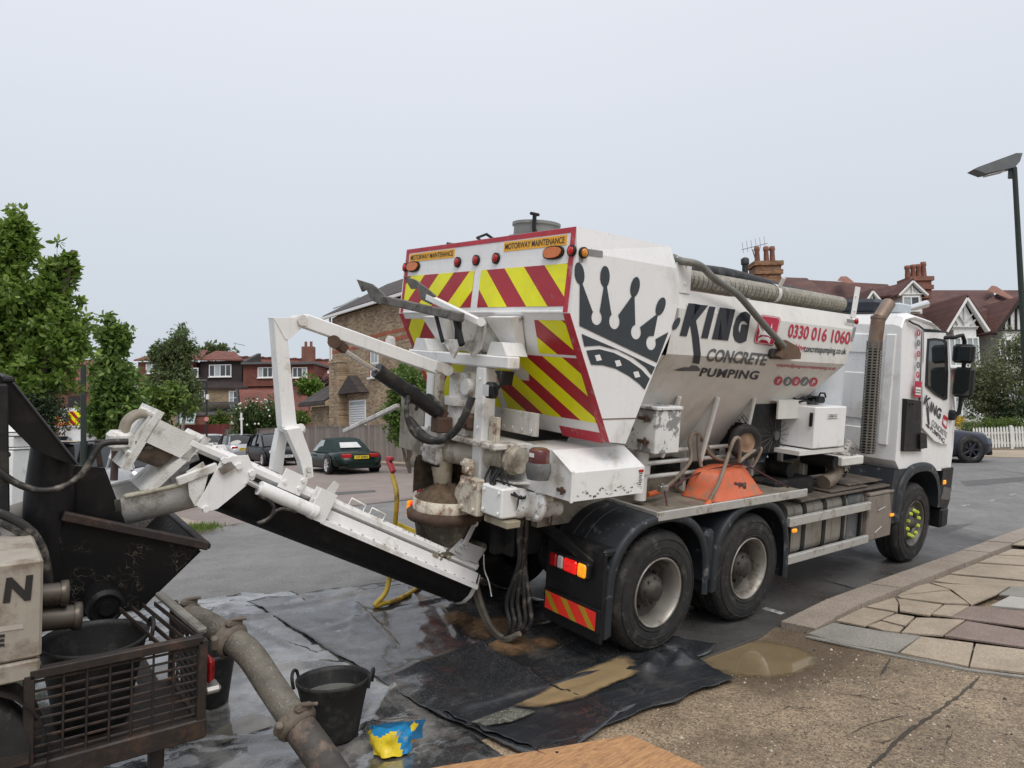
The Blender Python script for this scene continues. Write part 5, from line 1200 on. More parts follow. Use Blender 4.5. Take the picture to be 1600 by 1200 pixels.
lettering('lettering', 'concretepumping.co.uk', q6((1080, 466), (1408, 482), (1416, 420), (1090, 394)), hop, navy2, hopper, M4, .015, 0, CUT)
lettering('lettering', 'enquiries@kingconcretepumping.co.uk', q6((866, 572), (1326, 600), (1336, 566), (872, 535)), hop, red_vin, hopper, M4, .012, 0, CUT)
def rrect(c, k=.16, n=4):
    out = []
    for i in range(4):
        p, a, d = Vector(c[i]).to_2d() if len(c[i]) == 2 else None, Vector(c[i-1]).to_2d(), Vector(c[(i+1) % 4]).to_2d()
        s, e_ = p.lerp(a, k), p.lerp(d, k)
        for j in range(n+1):
            t = j/n; out.append(tuple((1-t)**2*s+2*t*(1-t)*p+t*t*e_))
    return out
sq = [(686, 380), (848, 402), (905, 180), (742, 155)]
mid = Vector((795, 280)); shr = lambda k: [tuple(mid+(Vector(p)-mid)*k) for p in sq]
hop_decal('logo_plate', [[Z6(*p) for p in rrect(sq)]], red_vin)
hop_decal('logo_plate', [[Z6(*p) for p in rrect(shr(.955))]], white_clean, .002)
hop_decal('logo_plate', [[Z6(*p) for p in rrect(shr(.915))]], red_vin, .004)
hop_decal('logo_crown', [q6((722, 330), (735, 295), (728, 228), (752, 292), (768, 290), (772, 210), (795, 295), (812, 296), (832, 222), (832, 305), (848, 310), (866, 240), (842, 338), (826, 338), (790, 318), (745, 316)),
      q6((718, 372), (724, 342), (760, 328), (806, 336), (820, 350), (812, 388), (790, 360), (750, 352))], white_clean, .006)
lower_pt = lambda x, y: Lpl(x, y, Vector((0, 0, HC))+HN*.006, HN)
for (x, y), m, g in (((882, 676), red_vin, 'f'), ((955, 680), gvin, 'o'), ((1020, 680), red_vin, 'G'), ((1088, 682), gvin, '/'), ((1156, 686), red_vin, 'P')):
    ic = decal('icon_disc', [[Z6(*p) for p in ellipse(x, y, 30, 38, 35, 20)]], lower_pt, m, hopper, M4)
    lettering('lettering', g, q6((x-16, y+16), (x+4, y+20), (x+16, y-14), (x-2, y-18)), lambda a, c: Lpl(a, c, Vector((0, 0, HC))+HN*.009, HN), white_clean, ic, M4, .02)
decal('reflective_patch', [q6((1415, 190), (1478, 200), (1478, 230), (1415, 220)), q6((1470, 255), (1492, 258), (1462, 370), (1444, 366))], lambda x, y: Ly(x, y, -.004), MATS['grey_reflective'], hopper, M4)
b = B(); p = Ly(1337.5, 502, -.005); b.lathe([(.035, 0), (.034, .015), (0, .03)], p, (0, -1, 0), 14); b.obj('marker_lamp', lamp_red_off, hopper, M4)
# struts under the hopper
for (x0, y0), (x1, y1) in (((1122, 621), (1094, 722)), ((1179, 622), (1158, 716)), ((1062, 619), (1034, 715))):
    p = Lpl(x0, y0, Vector((0, 0, HC))+HN*.02, HN); q_ = Ly(x1, y1, .40); e_ = Vector((q_.x, .78, q_.z))
    b = B(); b.bar(p, q_, .035, .04); b.prism([p+Vector((.02, .02, 0)), q_+Vector((.02, .02, 0)), e_+Vector((.02, 0, 0))], (.008, 0, 0)); b.obj('hopper_strut', dusty_white, truck, M4)
# hose along the hopper's top rim, its brackets, rolled sheet behind
pts = [Vector((.12+i*.0175, .19, 3.265)) for i in range(173)]
b = B(); b.tube(pts, [.073+(.016 if i % 4 > 1 else 0) for i in range(173)], 16); b.sm = [False]*len(b.f); b.m = [1 if (k//16) % 4 == 0 else 0 for k in range(len(b.f))]
ho = b.obj('suction_hose', [mat('ribbed_suction_hose', (.27, .255, .215), .6, var=.25, vscale=14, dirt=(.40, .375, .32), dirt_amt=.3, dscale=16), mat('hose_groove_shade_grime', (.085, .08, .068), .9, var=.3)], truck, M4)  # groove faces painted darker for their shade and the dirt caught in them
b = B(); b.bar((1.72, .20, 3.15), (1.72, .07, 3.42), .06, .02); b.lathe([(.096, -.03), (.096, .03)], (1.72, .19, 3.265), (1, 0, 0), 20); b.obj('hose_strap', dusty_white, ho, M4)
for x, z1, w in ((.0, 3.42, .2), (3.12, 3.47, .1)):
    b = B(); b.prism([(x, .045, 3.12), (x+w, .045, 3.12), (x+w+.06*(w < .15), .045, z1), (x+.06*(w < .15), .045, z1)], (0, .012, 0)); b.bolts([(x+w*.6, .045, 3.2), (x+w*.6, .045, 3.36)], (0, -1, 0)); b.obj('end_bracket', white_clean, hopper, M4)
b = B(); b.tube([(.1, .42, 3.33), (1.2, .46, 3.42), (2.4, .46, 3.36), (3.2, .44, 3.33)], .07, 10, smooth_path=6); b.obj('rolled_cover', mat('black_cover_sheet', (.02, .022, .026), .6, var=.3, dirt=(.09, .09, .09), dirt_amt=.3), hopper, M4)
b = B(); b.bbox((.9, 2.33, 3.15), (3.15, 2.39, 3.5), .01); b.obj('far_rim_board', mat('rim_board', (.40, .32, .22), .7, var=.15, dirt=(.2, .16, .1), dirt_amt=.3), hopper, M4)
b = B(); b.bbox((.9, 2.30, 3.503), (3.2, 2.42, 3.54), .01); b.obj('far_rim_cap', white_clean, hopper, M4)

# ---- deck beside the hopper
b = B()
dk = [(-.06, .85), (-.12, -.02), (2.30, -.02), (2.30, .85)]
b.prism([(x, y, 1.235) for x, y in dk], (0, 0, -.05)); deck = b.obj('side_deck', mat('worn_deck_plate', (.24, .21, .17), .65, .2, var=.25, dirt=(.13, .10, .075), dirt_amt=.4, bump=.4, bscale=120), truck, M4)
b = B()
for p, q_ in zip(dk[:2], dk[1:3]): b.bar((p[0], p[1]-.012, 1.215), (q_[0], q_[1]-.012, 1.215), .022, .085)
b.obj('deck_edge', alu, deck, M4)
# white tool box with sloping front
b = B(); sec = [(0, 1.43), (0, 1.65), (.24, 1.79), (.70, 1.79), (.70, 1.43)]
b.prism([(-1.12, y, z) for y, z in sec], (.82, 0, 0)); tbx = b.obj('tool_box', white, truck, M4)
b = B(); b.bbox((-1.128, .0-.004, 1.42), (-1.10, .012, 1.665), .003); b.bar((-1.12, -.002, 1.65), (-1.12, .24, 1.792), .02, .012, (0, -1, 1)); b.obj('corner_trim', white, tbx, M4)
b = B(); b.bar((-1.13, .06, 1.50), (-1.13, .16, 1.50), .02, .03); b.cyl((-1.14, .09, 1.47), (-1.14, .09, 1.53), .012, n=8); b.obj('latch', rust, tbx, M4)
b = B(); b.box((-.375, -.004, 1.49), (-.315, 0, 1.63)); ws = b.obj('warning_label', mat('label_white', (.72, .72, .70), .5), tbx, M4)
b = B(); b.box((-.375, -.006, 1.605), (-.315, -.004, 1.63)); b.obj('label_band', lamp_red_off, ws, M4)
decal('label_print', [[(-.37, 1.60-i*.018), (-.325-(i*7 % 3)*.006, 1.60-i*.018), (-.325-(i*7 % 3)*.006, 1.592-i*.018), (-.37, 1.592-i*.018)] for i in range(6)], lambda x, z: Vector((x, -.006, z)), ink, ws, M4)
random.seed(3)
b = B()
for i in range(26):
    x = -1.05+.75*i/26; z = 1.47+.03*math.sin(i*.9)+.02*i/26
    pts = [(x+random.uniform(-.02, .035), -.003, z+random.uniform(-.012, .012)) for k in range(5)]; b.add(pts, [(0, 1, 2, 3, 4)])
b.obj('paint_chips', mat('chipped_grey', (.16, .15, .14), .7), tbx, M4)
# beacon on the tool box corner
c = Ly(845, 722, .22)
b = B(); b.lathe([(.085, -.11), (.10, -.05), (.098, 0), (.085, .02)], c+Vector((-.02, 0, -.02)), (0, 0, 1), 18); b.bar(c+Vector((.12, .05, -.1)), c+Vector((.02, 0, -.04)), .06, .03); bec = b.obj('beacon', mat('beacon_base', (.10, .10, .10), .6, var=.3, dirt=(.2, .2, .19), dirt_amt=.4), truck, M4)
b = B(); b.lathe([(.082, .01), (.08, .11), (.06, .128), (0, .13)], c+Vector((-.02, 0, -.02)), (0, 0, 1), 18); b.obj('beacon_lens', mat('maroon_lens', (.10, .018, .018), .3, var=.3, dirt=(.2, .12, .06), dirt_amt=.35), bec, M4)
b = B(); b.box((c.x-.105, c.y-.03, c.z+.045), (c.x-.098, c.y+.02, c.z+.075)); b.obj('beacon_label', MATS['label_white'], bec, M4)
# grey tool cabinet with peeling paint
b = B(); b.bbox((-.06, .10, 1.72), (.27, .55, 2.10), .01); b.bbox((-.075, .085, 2.102), (.285, .56, 2.135), .008); cab_p = b.obj('equipment_cabinet', mat('peeling_paint', (.70, .70, .69), .5, var=.05, dirt=(.5, .48, .44), dirt_amt=.3, dscale=3.2, speck=(.25, .25, .245), speck_amt=.72, sscale=5.5), truck, M4)
for z in (1.82, 2.02):
    b = B(); b.bar((-.072, .16, z), (-.072, .30, z), .02, .03); b.cyl((-.082, .2, z-.03), (-.082, .2, z+.03), .014, n=8); b.obj('latch', rust, cab_p, M4)
b = B(); b.cyl((.02, .30, 1.28), (.02, .30, 1.72), .055, n=12); b.cyl((.02, .30, 1.52), (.02, .30, 1.60), .075, n=12); b.obj('drain_pipe', dusty_white, truck, M4)
# oil cooler with fan
b = B(); b.bbox((1.70, .32, 1.58), (2.32, .75, 2.12), .015); cool = b.obj('oil_cooler', dark, truck, M4)
b = B(); b.prism([(2.05, .22, 1.97), (2.62, .22, 1.97), (2.62, .22, 2.17), (2.05, .22, 2.17)], (0, .02, 0)); b.prism([(2.05, .24, 2.17), (2.62, .24, 2.17), (2.5, .74, 2.2), (1.95, .74, 2.2)], (0, 0, -.015)); b.obj('cooler_cover', dusty_white, cool, M4)
b = B(); cc = Vector((1.695, .53, 1.84))
for i in range(16):
    t = i*math.pi/8; b.bar(cc, cc+Vector((0, math.cos(t)*.2, math.sin(t)*.23)), .006, .006)
for r in (.08, .13, .18, .21): b.tube([cc+Vector((0, math.cos(i*math.pi/12)*r, math.sin(i*math.pi/12)*r)) for i in range(25)], .004, 5, caps=False)
b.cyl(cc+Vector((-.03, 0, 0)), cc, .045, n=14); b.obj('fan_guard', dark, cool, M4)
b = B(); cy2 = Vector((2.18, .315, 1.78))
for i in range(16):
    t = i*math.pi/8; b.bar(cy2, cy2+Vector((math.cos(t)*.28, 0, math.sin(t)*.19)), .006, .006)
b.cyl(cy2+Vector((0, -.03, 0)), cy2, .05, n=14); b.obj('fan_guard', mat('dull_guard_wire', (.10, .098, .092), .6, .3), cool, M4)
# control cabinet with handle, plate and coiled remote lead
b = B(); b.bbox((2.46, .02, 1.66), (3.14, .62, 2.115), .012); cab_c = b.obj('control_cabinet', white_clean, truck, M4)
b = B(); b.bbox((2.435, .045, 1.90), (2.457, .08, 2.05), .006); b.obj('door_handle', black, cab_c, M4)
b = B(); b.box((2.71, .014, 1.985), (2.93, .018, 2.035)); npl = b.obj('name_plate', MATS['label_white'], cab_c, M4)
decal('name_plate_border', [[(2.71, 2.035), (2.93, 2.035), (2.93, 2.031), (2.71, 2.031)], [(2.71, 1.985), (2.93, 1.985), (2.93, 1.989), (2.71, 1.989)]], lambda x, z: Vector((x, .0125, z)), ink, npl, M4)
lettering('lettering', 'HYDROX UK', [(2.73, 1.998), (2.91, 1.998), (2.91, 2.022), (2.73, 2.022)], lambda x, z: Vector((x, .012, z)), ink, npl, M4, .02)
random.seed(5); b = B()
for k in range(6):
    c0 = Vector((2.75+random.uniform(-.16, .16), .30+random.uniform(-.08, .1), 2.14+k*.012)); r = random.uniform(.08, .17)
    b.tube([c0+Vector((math.cos(t*.5)*r*1.4, math.sin(t*.5)*r, random.uniform(-.004, .02))) for t in range(13)], .012, 6, smooth_path=2)
b.bbox((2.82, .2, 2.13), (3.0, .32, 2.21), .02); b.tube([(2.83, .2, 2.2), (2.86, .2, 2.25), (2.96, .2, 2.25), (2.99, .2, 2.2)], .01, 6); b.obj('remote_control_lead', black, cab_c, M4)
b = B(); b.box((2.2, .03, 1.60), (3.17, .60, 1.645)); b.obj('cabinet_shelf', dusty_white, truck, M4)
# tubes and bearers under the hopper
b = B()
for z in (1.42, 1.55, 1.66): b.cyl((.3, .52, z), (2.0, .52, z), .022, n=8)
b.obj('pipe_rack', dusty_white, truck, M4)
for x in (.35, .95, 1.6, 2.15, 2.75, 3.25):
    b = B(); b.bar((x, .55, 1.06), (x+.06, .60, 1.62), .06, .04); b.obj('bearer', dusty_white, truck, M4)
b = B(); b.box((-.9, .62, 1.06), (3.5, .70, 1.40)); b.box((-.9, 1.8, 1.06), (3.5, 1.88, 1.40)); b.obj('sub_frame', mat('grimy_sub_frame', (.30, .27, .22), .7, var=.15, dirt=(.08, .065, .05), dirt_amt=.5), truck, M4)
b = B(); b.cyl((2.5, .28, 1.38), (2.5, .55, 1.38), .085, n=16); b.cyl((3.15, .1, 1.46), (3.15, .5, 1.46), .075, n=16); b.bbox((2.1, .2, 1.1), (2.9, .6, 1.3), .03); b.obj('hydraulic_valves', dark, truck, M4)
b = B(); b.bbox((3.2, .05, 1.42), (3.72, .6, 1.52), .01); b.obj('tank_shelf', dusty_white, truck, M4)
# ---- water tank behind the cab
b = B()
def tank_ring(y, k):
    pr = [(2.85, 1.53), (3.52, 1.53), (3.55, 1.6), (3.56, 2.55), (3.50, 2.78), (3.38, 2.95), (3.2, 3.02), (3.0, 3.02), (2.85, 2.9)]
    cx, cz = 3.1, 2.2
    return [Vector((cx+(x-cx)*k, y, cz+(z-cz)*k)) for x, z in pr]
b.loft([tank_ring(.29, .80), tank_ring(.265, .92), tank_ring(.29, .97), tank_ring(.35, 1), tank_ring(2.3, 1), tank_ring(2.36, .97), tank_ring(2.38, .9)], caps=True); b.obj('water_tank', mat('pale_blue_tank', (.60, .645, .68), .4, var=.05, dirt=(.5, .52, .53), dirt_amt=.3, dscale=2), truck, M4)
# ---- fuel tank, side rails
b = B(); sec = rrect([(.06, .50), (.72, .50), (.72, 1.08), (.06, 1.08)], .18)
b.prism([(2.12, y, z) for y, z in sec], (1.72, 0, 0)); ft = b.obj('fuel_tank', mat('dusty_fuel_tank', (.27, .25, .215), .5, .35, var=.12, dirt=(.17, .145, .115), dirt_amt=.4, dscale=3), truck, M4)
for x in (2.42, 2.86, 3.3):
    b = B(); s2 = [(.39+(y-.39)*1.03, .79+(z-.79)*1.035) for y, z in sec]; b.prism([(x, y, z) for y, z in s2], (.07, 0, 0)); b.obj('tank_strap', dark, ft, M4)
for x in (2.25, 2.65, 3.08): 
    b = B(); s2 = [(.39+(y-.39)*1.008, .79+(z-.79)*1.01) for y, z in sec]; b.prism([(x, y, z) for y, z in s2], (.02, 0, 0)); b.obj('tank_rib', MATS['dusty_fuel_tank'], ft, M4)
b = B(); b.bbox((3.42, .05, .52), (3.80, .6, 1.06), .02); ad = b.obj('additive_tank', mat('grey_plastic', (.09, .095, .10), .5, dirt=(.2, .19, .17), dirt_amt=.3), truck, M4)
b = B(); b.cyl((3.52, .14, 1.06), (3.52, .12, 1.13), .05, n=14); b.obj('blue_cap', mat('blue_cap', (.03, .13, .45), .4), ad, M4)
for z0, z1 in ((.87, .965), (.47, .56)):
    b = B(); b.bbox((2.02, -.03, z0), (3.84, .02, z1), .006); b.obj('side_guard_rail', alu, truck, M4)
for xx in (2.12, 3.7): tb('guard_bracket', dark, lambda b: b.bar((xx, .035, .5), (xx, .035, .95), .05, .03))
for x, z, m in ((2.10, .80, lamp_amb), (4.42, .72, lamp_amb)):
    b = B(); b.bbox((x, -.03, z), (x+.08, .0, z+.04), .01); b.obj('side_marker_lamp', m, truck, M4)
b = B(); b.bbox((3.85, .0, .47), (4.50, .60, 1.02), .015); b.bbox((3.85, -.008, 1.02), (4.50, .6, 1.06), .01); bb = b.obj('battery_box', mat('dusty_brown_cover', (.215, .185, .155), .65, var=.1, dirt=(.12, .10, .08), dirt_amt=.3), truck, M4)
b = B(); b.bar((4.1, -.004, .83), (4.28, -.004, .86), .012, .012); b.bar((4.05, -.004, .56), (4.22, -.004, .62), .012, .012); b.obj('cover_rib', alu, bb, M4)
b = B(); b.bbox((2.3, .02, 1.09), (4.5, .85, 1.12), .01); b.bbox((3.0, .05, 1.125), (3.9, .5, 1.15), .01); b.bbox((3.5, .1, 1.155), (4.4, .6, 1.175), .01); b.obj('catwalk', mat('muddy_catwalk', (.085, .068, .055), .75, var=.35, dirt=(.16, .12, .09), dirt_amt=.4, bump=.4), truck, M4)
# muffler elbow and exhaust stack
b = B(); b.tube([Vector((3.05, .18, 1.22)), Vector((3.25, .18, 1.28)), Vector((3.5, .2, 1.48))], .085, 14, smooth_path=4); ex = b.obj('exhaust_elbow', mat('scorched_wrap', (.19, .155, .12), .8, var=.2, dirt=(.10, .07, .05), dirt_amt=.4), truck, M4)
def slotted(b, p, q, r, rows, cols, slot=.6):
    p, q = Vector(p), Vector(q); d = (q-p); L_ = d.length; d.normalize(); a = d.orthogonal().normalized(); c = d.cross(a); n = cols*3
    for j in range(rows):
        z0, z1 = L_*j/rows, L_*(j+slot)/rows; z2 = L_*(j+1)/rows
        ring = lambda z: [p+d*z+(a*math.cos(2*math.pi*i/n)+c*math.sin(2*math.pi*i/n))*r for i in range(n)]
        A, B_, C_ = ring(z0), ring(z1), ring(z2)
        b.add(B_+C_, [(i, (i+1) % n, n+(i+1) % n, n+i) for i in range(n)], True)
        b.add(A+B_, [(i, (i+1) % n, n+(i+1) % n, n+i) for i in range(n) if i % 3 == 0], True)
pb = Ly(1355, 708, .16); pt = Ly(1367, 533, .16)
b = B(); slotted(b, pb, pt, .092, 40, 10); es = b.obj('exhaust_heat_shield', mat('grimy_heat_shield', (.20, .19, .165), .5, .6, var=.15, dirt=(.12, .10, .08), dirt_amt=.3), truck, M4)
b = B(); b.cyl(pb, pt, .07, n=16); b.obj('exhaust_silencer', dark, es, M4)
b = B(); p1 = Ly(1372.5, 497, .16); p2 = Ly(1385, 476, .16)+Vector((.06, 0, .02))
b.tube([pt-Vector((0, 0, .1)), p1, p1+(p1-pt).normalized()*.02], .082, 18, caps=False); b.tube([p1-Vector((0, 0, .02)), p2], .08, 18, caps=False); b.lathe([(.09, -.015), (.09, .015)], p1, (p1-pt), 18); b.obj('exhaust_tail_pipe', mat('heat_stained_pipe', (.21, .155, .12), .5, .5, var=.2, dirt=(.16, .08, .05), dirt_amt=.4), es, M4)
b = B(); d = (p2-p1).normalized(); b.lathe([(.078, 0), (0, -.02)], p2-d*.03, d, 18); b.obj('exhaust_bore', ink, es, M4)
b = B(); slotted(b, (3.35, .2, 1.33), (3.62, .22, 1.62), .13, 8, 10); b.obj('exhaust_heat_shield', MATS['grimy_heat_shield'], truck, M4)
# ---- cab
def cab_ring(y, k, dz, dx=0):
    pr = [(4.46, 1.42), (4.44, 2.2), (4.45, 3.12), (4.52, 3.24), (4.8, 3.29), (5.35, 3.25), (5.72, 3.15), (5.86, 3.02), (6.05, 2.6), (6.27, 2.05), (6.31, 1.5), (6.28, 1.22), (5.9, 1.2), (4.6, 1.3)]
    out = []
    for x, z in pr:
        zz = z-dz*smooth(2.2, 3.2, z)
        out.append(Vector((5.35+(x-5.35)*k, y+.05*smooth(2.1, 3.2, z)*(1 if y < 1.25 else -1), zz)))
    return out
b = B()
b.loft([cab_ring(.02, .985, .09), cab_ring(.0, .998, .05), cab_ring(.02, 1.0, .03), cab_ring(.10, 1, .0), cab_ring(WID-.10, 1, .0), cab_ring(WID-.02, 1.0, .03), cab_ring(WID, .998, .05), cab_ring(WID-.02, .985, .09)], caps=True, smooth=False)
cab = b.obj('cab', white_clean, truck, M4)
ZC = lambda x, y: (1380+x*.1833, 480+y*.1833)
def sidep(px, py, o=.0):                                             # cab's kerb-side skin
    for k in range(4):
        y = -o if k == 0 else .05*smooth(2.1, 3.2, p.z)-o
        p = Ly(px, py, y)
    return p
zc = lambda o, *a: [sidep(*ZC(*p), o) for p in a]
b = B(); door = [(348, 207), (440, 205), (532, 212), (552, 300), (575, 640), (588, 905), (578, 1050), (562, 1165), (500, 1165), (440, 1140), (375, 1070), (328, 1020), (332, 740), (345, 400)]
b.prism(zc(.012, *door), (0, .02, 0)); dr = b.obj('door', white_clean, cab, M4)
win = [(378, 268), (440, 262), (528, 275), (548, 300), (556, 560), (548, 785), (520, 792), (450, 748), (366, 672), (370, 450)]
wi = [(395, 290), (440, 285), (500, 290), (520, 310), (528, 560), (522, 768), (455, 725), (380, 662), (384, 450)]
b = B(); b.prism(zc(.018, *win), (0, .01, 0)); wf = b.obj('window', black, dr, M4)
b = B(); b.prism(zc(.022, *wi), (0, .004, 0)); b.obj('pane', glass, wf, M4)
b = B(); b.bar(*zc(.012, (347, 205), (533, 212)), .012, .02); b.bar(*zc(.014, (345, 215), (330, 1020)), .006, .008); b.obj('door_seal', black, cab, M4)
lettering('lettering', 'K', [ZC(*p) for p in ((345, 820), (395, 870), (412, 780), (368, 745))], lambda x, y: sidep(x, y, .016), navy2, dr, M4, .03)
b = B(); b.prism(zc(.016, (374, 850), (388, 865), (398, 1005), (384, 995)), (0, .002, 0)); b.obj('lettering', navy2, dr, M4); b = B(); b.prism(zc(.016, (362, 995), (385, 1000), (402, 1035), (385, 1030)), (0, .002, 0)); b.obj('lettering', navy2, dr, M4)
lettering('lettering', 'ING', [ZC(*p) for p in ((398, 885), (485, 960), (503, 872), (410, 800))], lambda x, y: sidep(x, y, .016), navy2, dr, M4, .03, 0, None, 1.)
lettering('lettering', 'CONCRETE', [ZC(*p) for p in ((412, 1005), (540, 1115), (546, 1070), (420, 955))], lambda x, y: sidep(x, y, .016), gvin, dr, M4, .01)
lettering('lettering', 'PUMPING', [ZC(*p) for p in ((402, 1050), (520, 1165), (528, 1125), (408, 1010))], lambda x, y: sidep(x, y, .016), navy2, dr, M4, .01)
lg = decal('logo_plate', [[ZC(*p) for p in rrect([(503, 1000), (540, 1045), (554, 945), (517, 912)])]], lambda x, y: sidep(x, y, .016), red_vin, dr, M4)
decal('logo_crown', [[ZC(*p) for p in ((512, 990), (514, 950), (522, 970), (528, 955), (534, 980), (543, 965), (538, 1020))]], lambda x, y: sidep(x, y, .018), white_clean, lg, M4)
for i, (x, y) in enumerate(((301, 219), (301, 305), (301, 398), (298, 493), (295, 578))):
    m = red_vin if i in (0, 2, 4) else gvin
    ic = decal('icon_disc', [[ZC(*p) for p in ellipse(x, y, 15, 28, 0, 18)]], lambda a, c: sidep(a, c, .008), m, cab, M4)
    lettering('lettering', 'fOGtP'[i], [ZC(*p) for p in ((x-5, y+14), (x+5, y+14), (x+5, y-14), (x-5, y-14))], lambda a, c: sidep(a, c, .011), white_clean, ic, M4, .03)
st = decal('red_label', [[ZC(*p) for p in ((272, 628), (330, 636), (325, 772), (262, 765))]], lambda a, c: sidep(a, c, .008), red_vin, cab, M4)
decal('label_print', [[ZC(*p) for p in ((278, 680), (322, 685), (320, 752), (274, 745))]], lambda a, c: sidep(a, c, .010), MATS['label_white'], st, M4)
decal('label_print', [[ZC(*p) for p in ((280, 700), (320, 704), (320, 712), (280, 708))], [ZC(*p) for p in ((278, 722), (319, 727), (319, 735), (277, 730))]], lambda a, c: sidep(a, c, .012), gvin, st, M4)
lettering('lettering', 'www.kingconcretepumping.co.uk', [ZC(*p) for p in ((345, 140), (492, 172), (492, 163), (347, 128))], lambda x, y: Ly(x, y, .012)+Vector((0, .02, 0)), gvin, cab, M4, .02)
b = B(); b.prism(zc(.02, (207, 782), (326, 800), (322, 1080), (320, 1230), (176, 1230)), (0, .06, 0)); b.bolts(zc(.02, (225, 830), (250, 825)), (0, -1, 0), .012); b.obj('side_intake_panel', black, cab, M4)
b = B(); b.tube(zc(.008, (222, 118), (250, 135), (300, 155), (345, 190), (440, 196), (540, 214)), .012, 6); b.obj('roof_gutter', black, cab, M4)
b = B(); b.prism(zc(.05, (316, 1085), (345, 1072), (372, 1090), (376, 1200), (318, 1210)), (0, .05, 0)); b.obj('entry_grip', black, cab, M4)
# pressed panels of the cab's back wall
for y0, y1, z0, z1 in ((.3, 1.2, 2.75, 3.0), (.3, 1.2, 1.9, 2.5), (1.3, 2.2, 1.9, 2.6), (.10, .22, 1.6, 3.0), (.3, 1.2, 1.5, 1.8)):
    b = B(); b.bbox((4.425, y0, z0), (4.452, y1, z1), .012); b.obj('back_wall_panel', white_clean, cab, M4)
# roof equipment
b = B(); b.bbox((4.62, .45, 3.30), (4.95, 1.3, 3.47), .05); b.obj('roof_case', mat('blue_black_case', (.018, .022, .035), .45), cab, M4)
b = B(); b.bbox((4.75, .22, 3.29), (5.1, .40, 3.42), .02); b.obj('roof_beacon_base', mat('clear_plastic', (.45, .5, .54), .25), cab, M4)
b = B(); b.cyl((5.05, .3, 3.34), (5.45, .18, 3.46), .045, .05, 14); b.sphere((5.0, .32, 3.32), .09, 14, 8, (1.3, 1, .6)); b.obj('air_horn', chrome, cab, M4)
# mirrors
b = B(); b.tube([(5.72, .06, 3.02), (5.95, -.02, 3.04), (6.14, -.08, 3.0), (6.16, -.09, 2.1), (6.12, -.05, 1.98), (6.06, .05, 1.95)], .028, 8, smooth_path=3); b.bbox((6.0, -.08, 1.90), (6.14, .03, 2.04), .03); mi = b.obj('mirror_arm', black, cab, M4)
for (a, c), (d, e_) in (((1488, 537), (1519, 568)), ((1490, 573), (1517, 622))):
    p0, p1 = Lx(a, c, 5.98), Lx(d, e_, 5.98)
    y0, y1, z0, z1 = min(p0.y, p1.y), max(p0.y, p1.y), min(p0.z, p1.z), max(p0.z, p1.z)
    b = B(); b.bbox((5.98, y0, z0), (6.10, y1, z1), .035); ms = b.obj('mirror_housing', black, mi, M4)
    b = B(); b.bbox((5.968, y0+.025, z0+.03), (5.984, y1-.025, z1-.03), .012); b.obj('mirror_glass', glass, ms, M4)
# lower cab: wing, steps, bumper, front
fr = [(4.55, .66), (4.58, 1.0), (4.72, 1.22), (5.0, 1.34), (5.5, 1.34), (5.78, 1.2), (5.92, .98), (5.95, .72)]
b = B(); pr = spline([Vector((x, 0, z)) for x, z in fr], 4)
rg = lambda y, k: [Vector((5.25+(p.x-5.25)*k, y, .53+(p.z-.53)*k)) for p in pr]
b.loft([rg(.62, 1), rg(.05, 1), rg(-.02, .985), rg(-.035, .95), rg(-.03, .86)], closed=False); b.loft([rg(.62, .98), rg(-.03, .86)], closed=False)
b.obj('front_wing', fender, cab, M4)
b = B(); b.loft([rg(WID-.62, 1), rg(WID-.05, 1), rg(WID+.02, .985), rg(WID+.03, .86)], closed=False); b.obj('front_wing', fender, cab, M4)
b = B(); b.prism([(4.50, .0, .62), (4.74, .0, .62), (4.78, .0, .95), (4.95, .0, 1.22), (4.95, .0, 1.30), (4.47, .0, 1.30), (4.40, .0, 1.0)], (0, .66, 0)); b.obj('wing_rear_panel', fender, cab, M4)
b = B(); b.prism([(5.93, -.01, .70), (6.24, -.01, .62), (6.33, -.01, .75), (6.36, -.01, 1.22), (6.0, -.01, 1.22)], (0, 2.52, 0)); b.bbox((6.05, -.02, .38), (6.3, .5, .66), .03); b.bbox((6.05, 2.0, .38), (6.3, 2.52, .66), .03); bp = b.obj('bumper', black, cab, M4)
b = B(); b.bbox((6.02, -.03, 1.0), (6.09, .0, 1.06), .01); b.obj('side_marker_lamp', lamp_amb, bp, M4)
b = B(); b.prism([(5.98, -.018, .80), (6.28, -.018, .76), (6.34, -.018, .92), (6.05, -.018, .97)], (0, .006, 0)); b.obj('bumper_trim', mat('bumper_grey', (.09, .092, .09), .5), bp, M4)
b = B(); b.box((6.262, .25, 2.12), (6.29, 2.25, 2.15)); b.add([(6.30, .2, 2.1), (6.30, 2.3, 2.1), (5.90, 2.25, 3.0), (5.90, .25, 3.0)], [(0, 1, 2, 3)]); b.obj('windscreen', glass, cab, M4)
b = B(); [b.bbox((6.31, .35, 1.3+i*.14), (6.34, 2.15, 1.38+i*.14), .01) for i in range(4)]; b.obj('grille', black, cab, M4)
for y in (.15, 2.05):
    b = B(); b.bbox((6.33, y, .85), (6.37, y+.3, 1.05), .02); b.obj('headlamp', lens_clear, cab, M4)

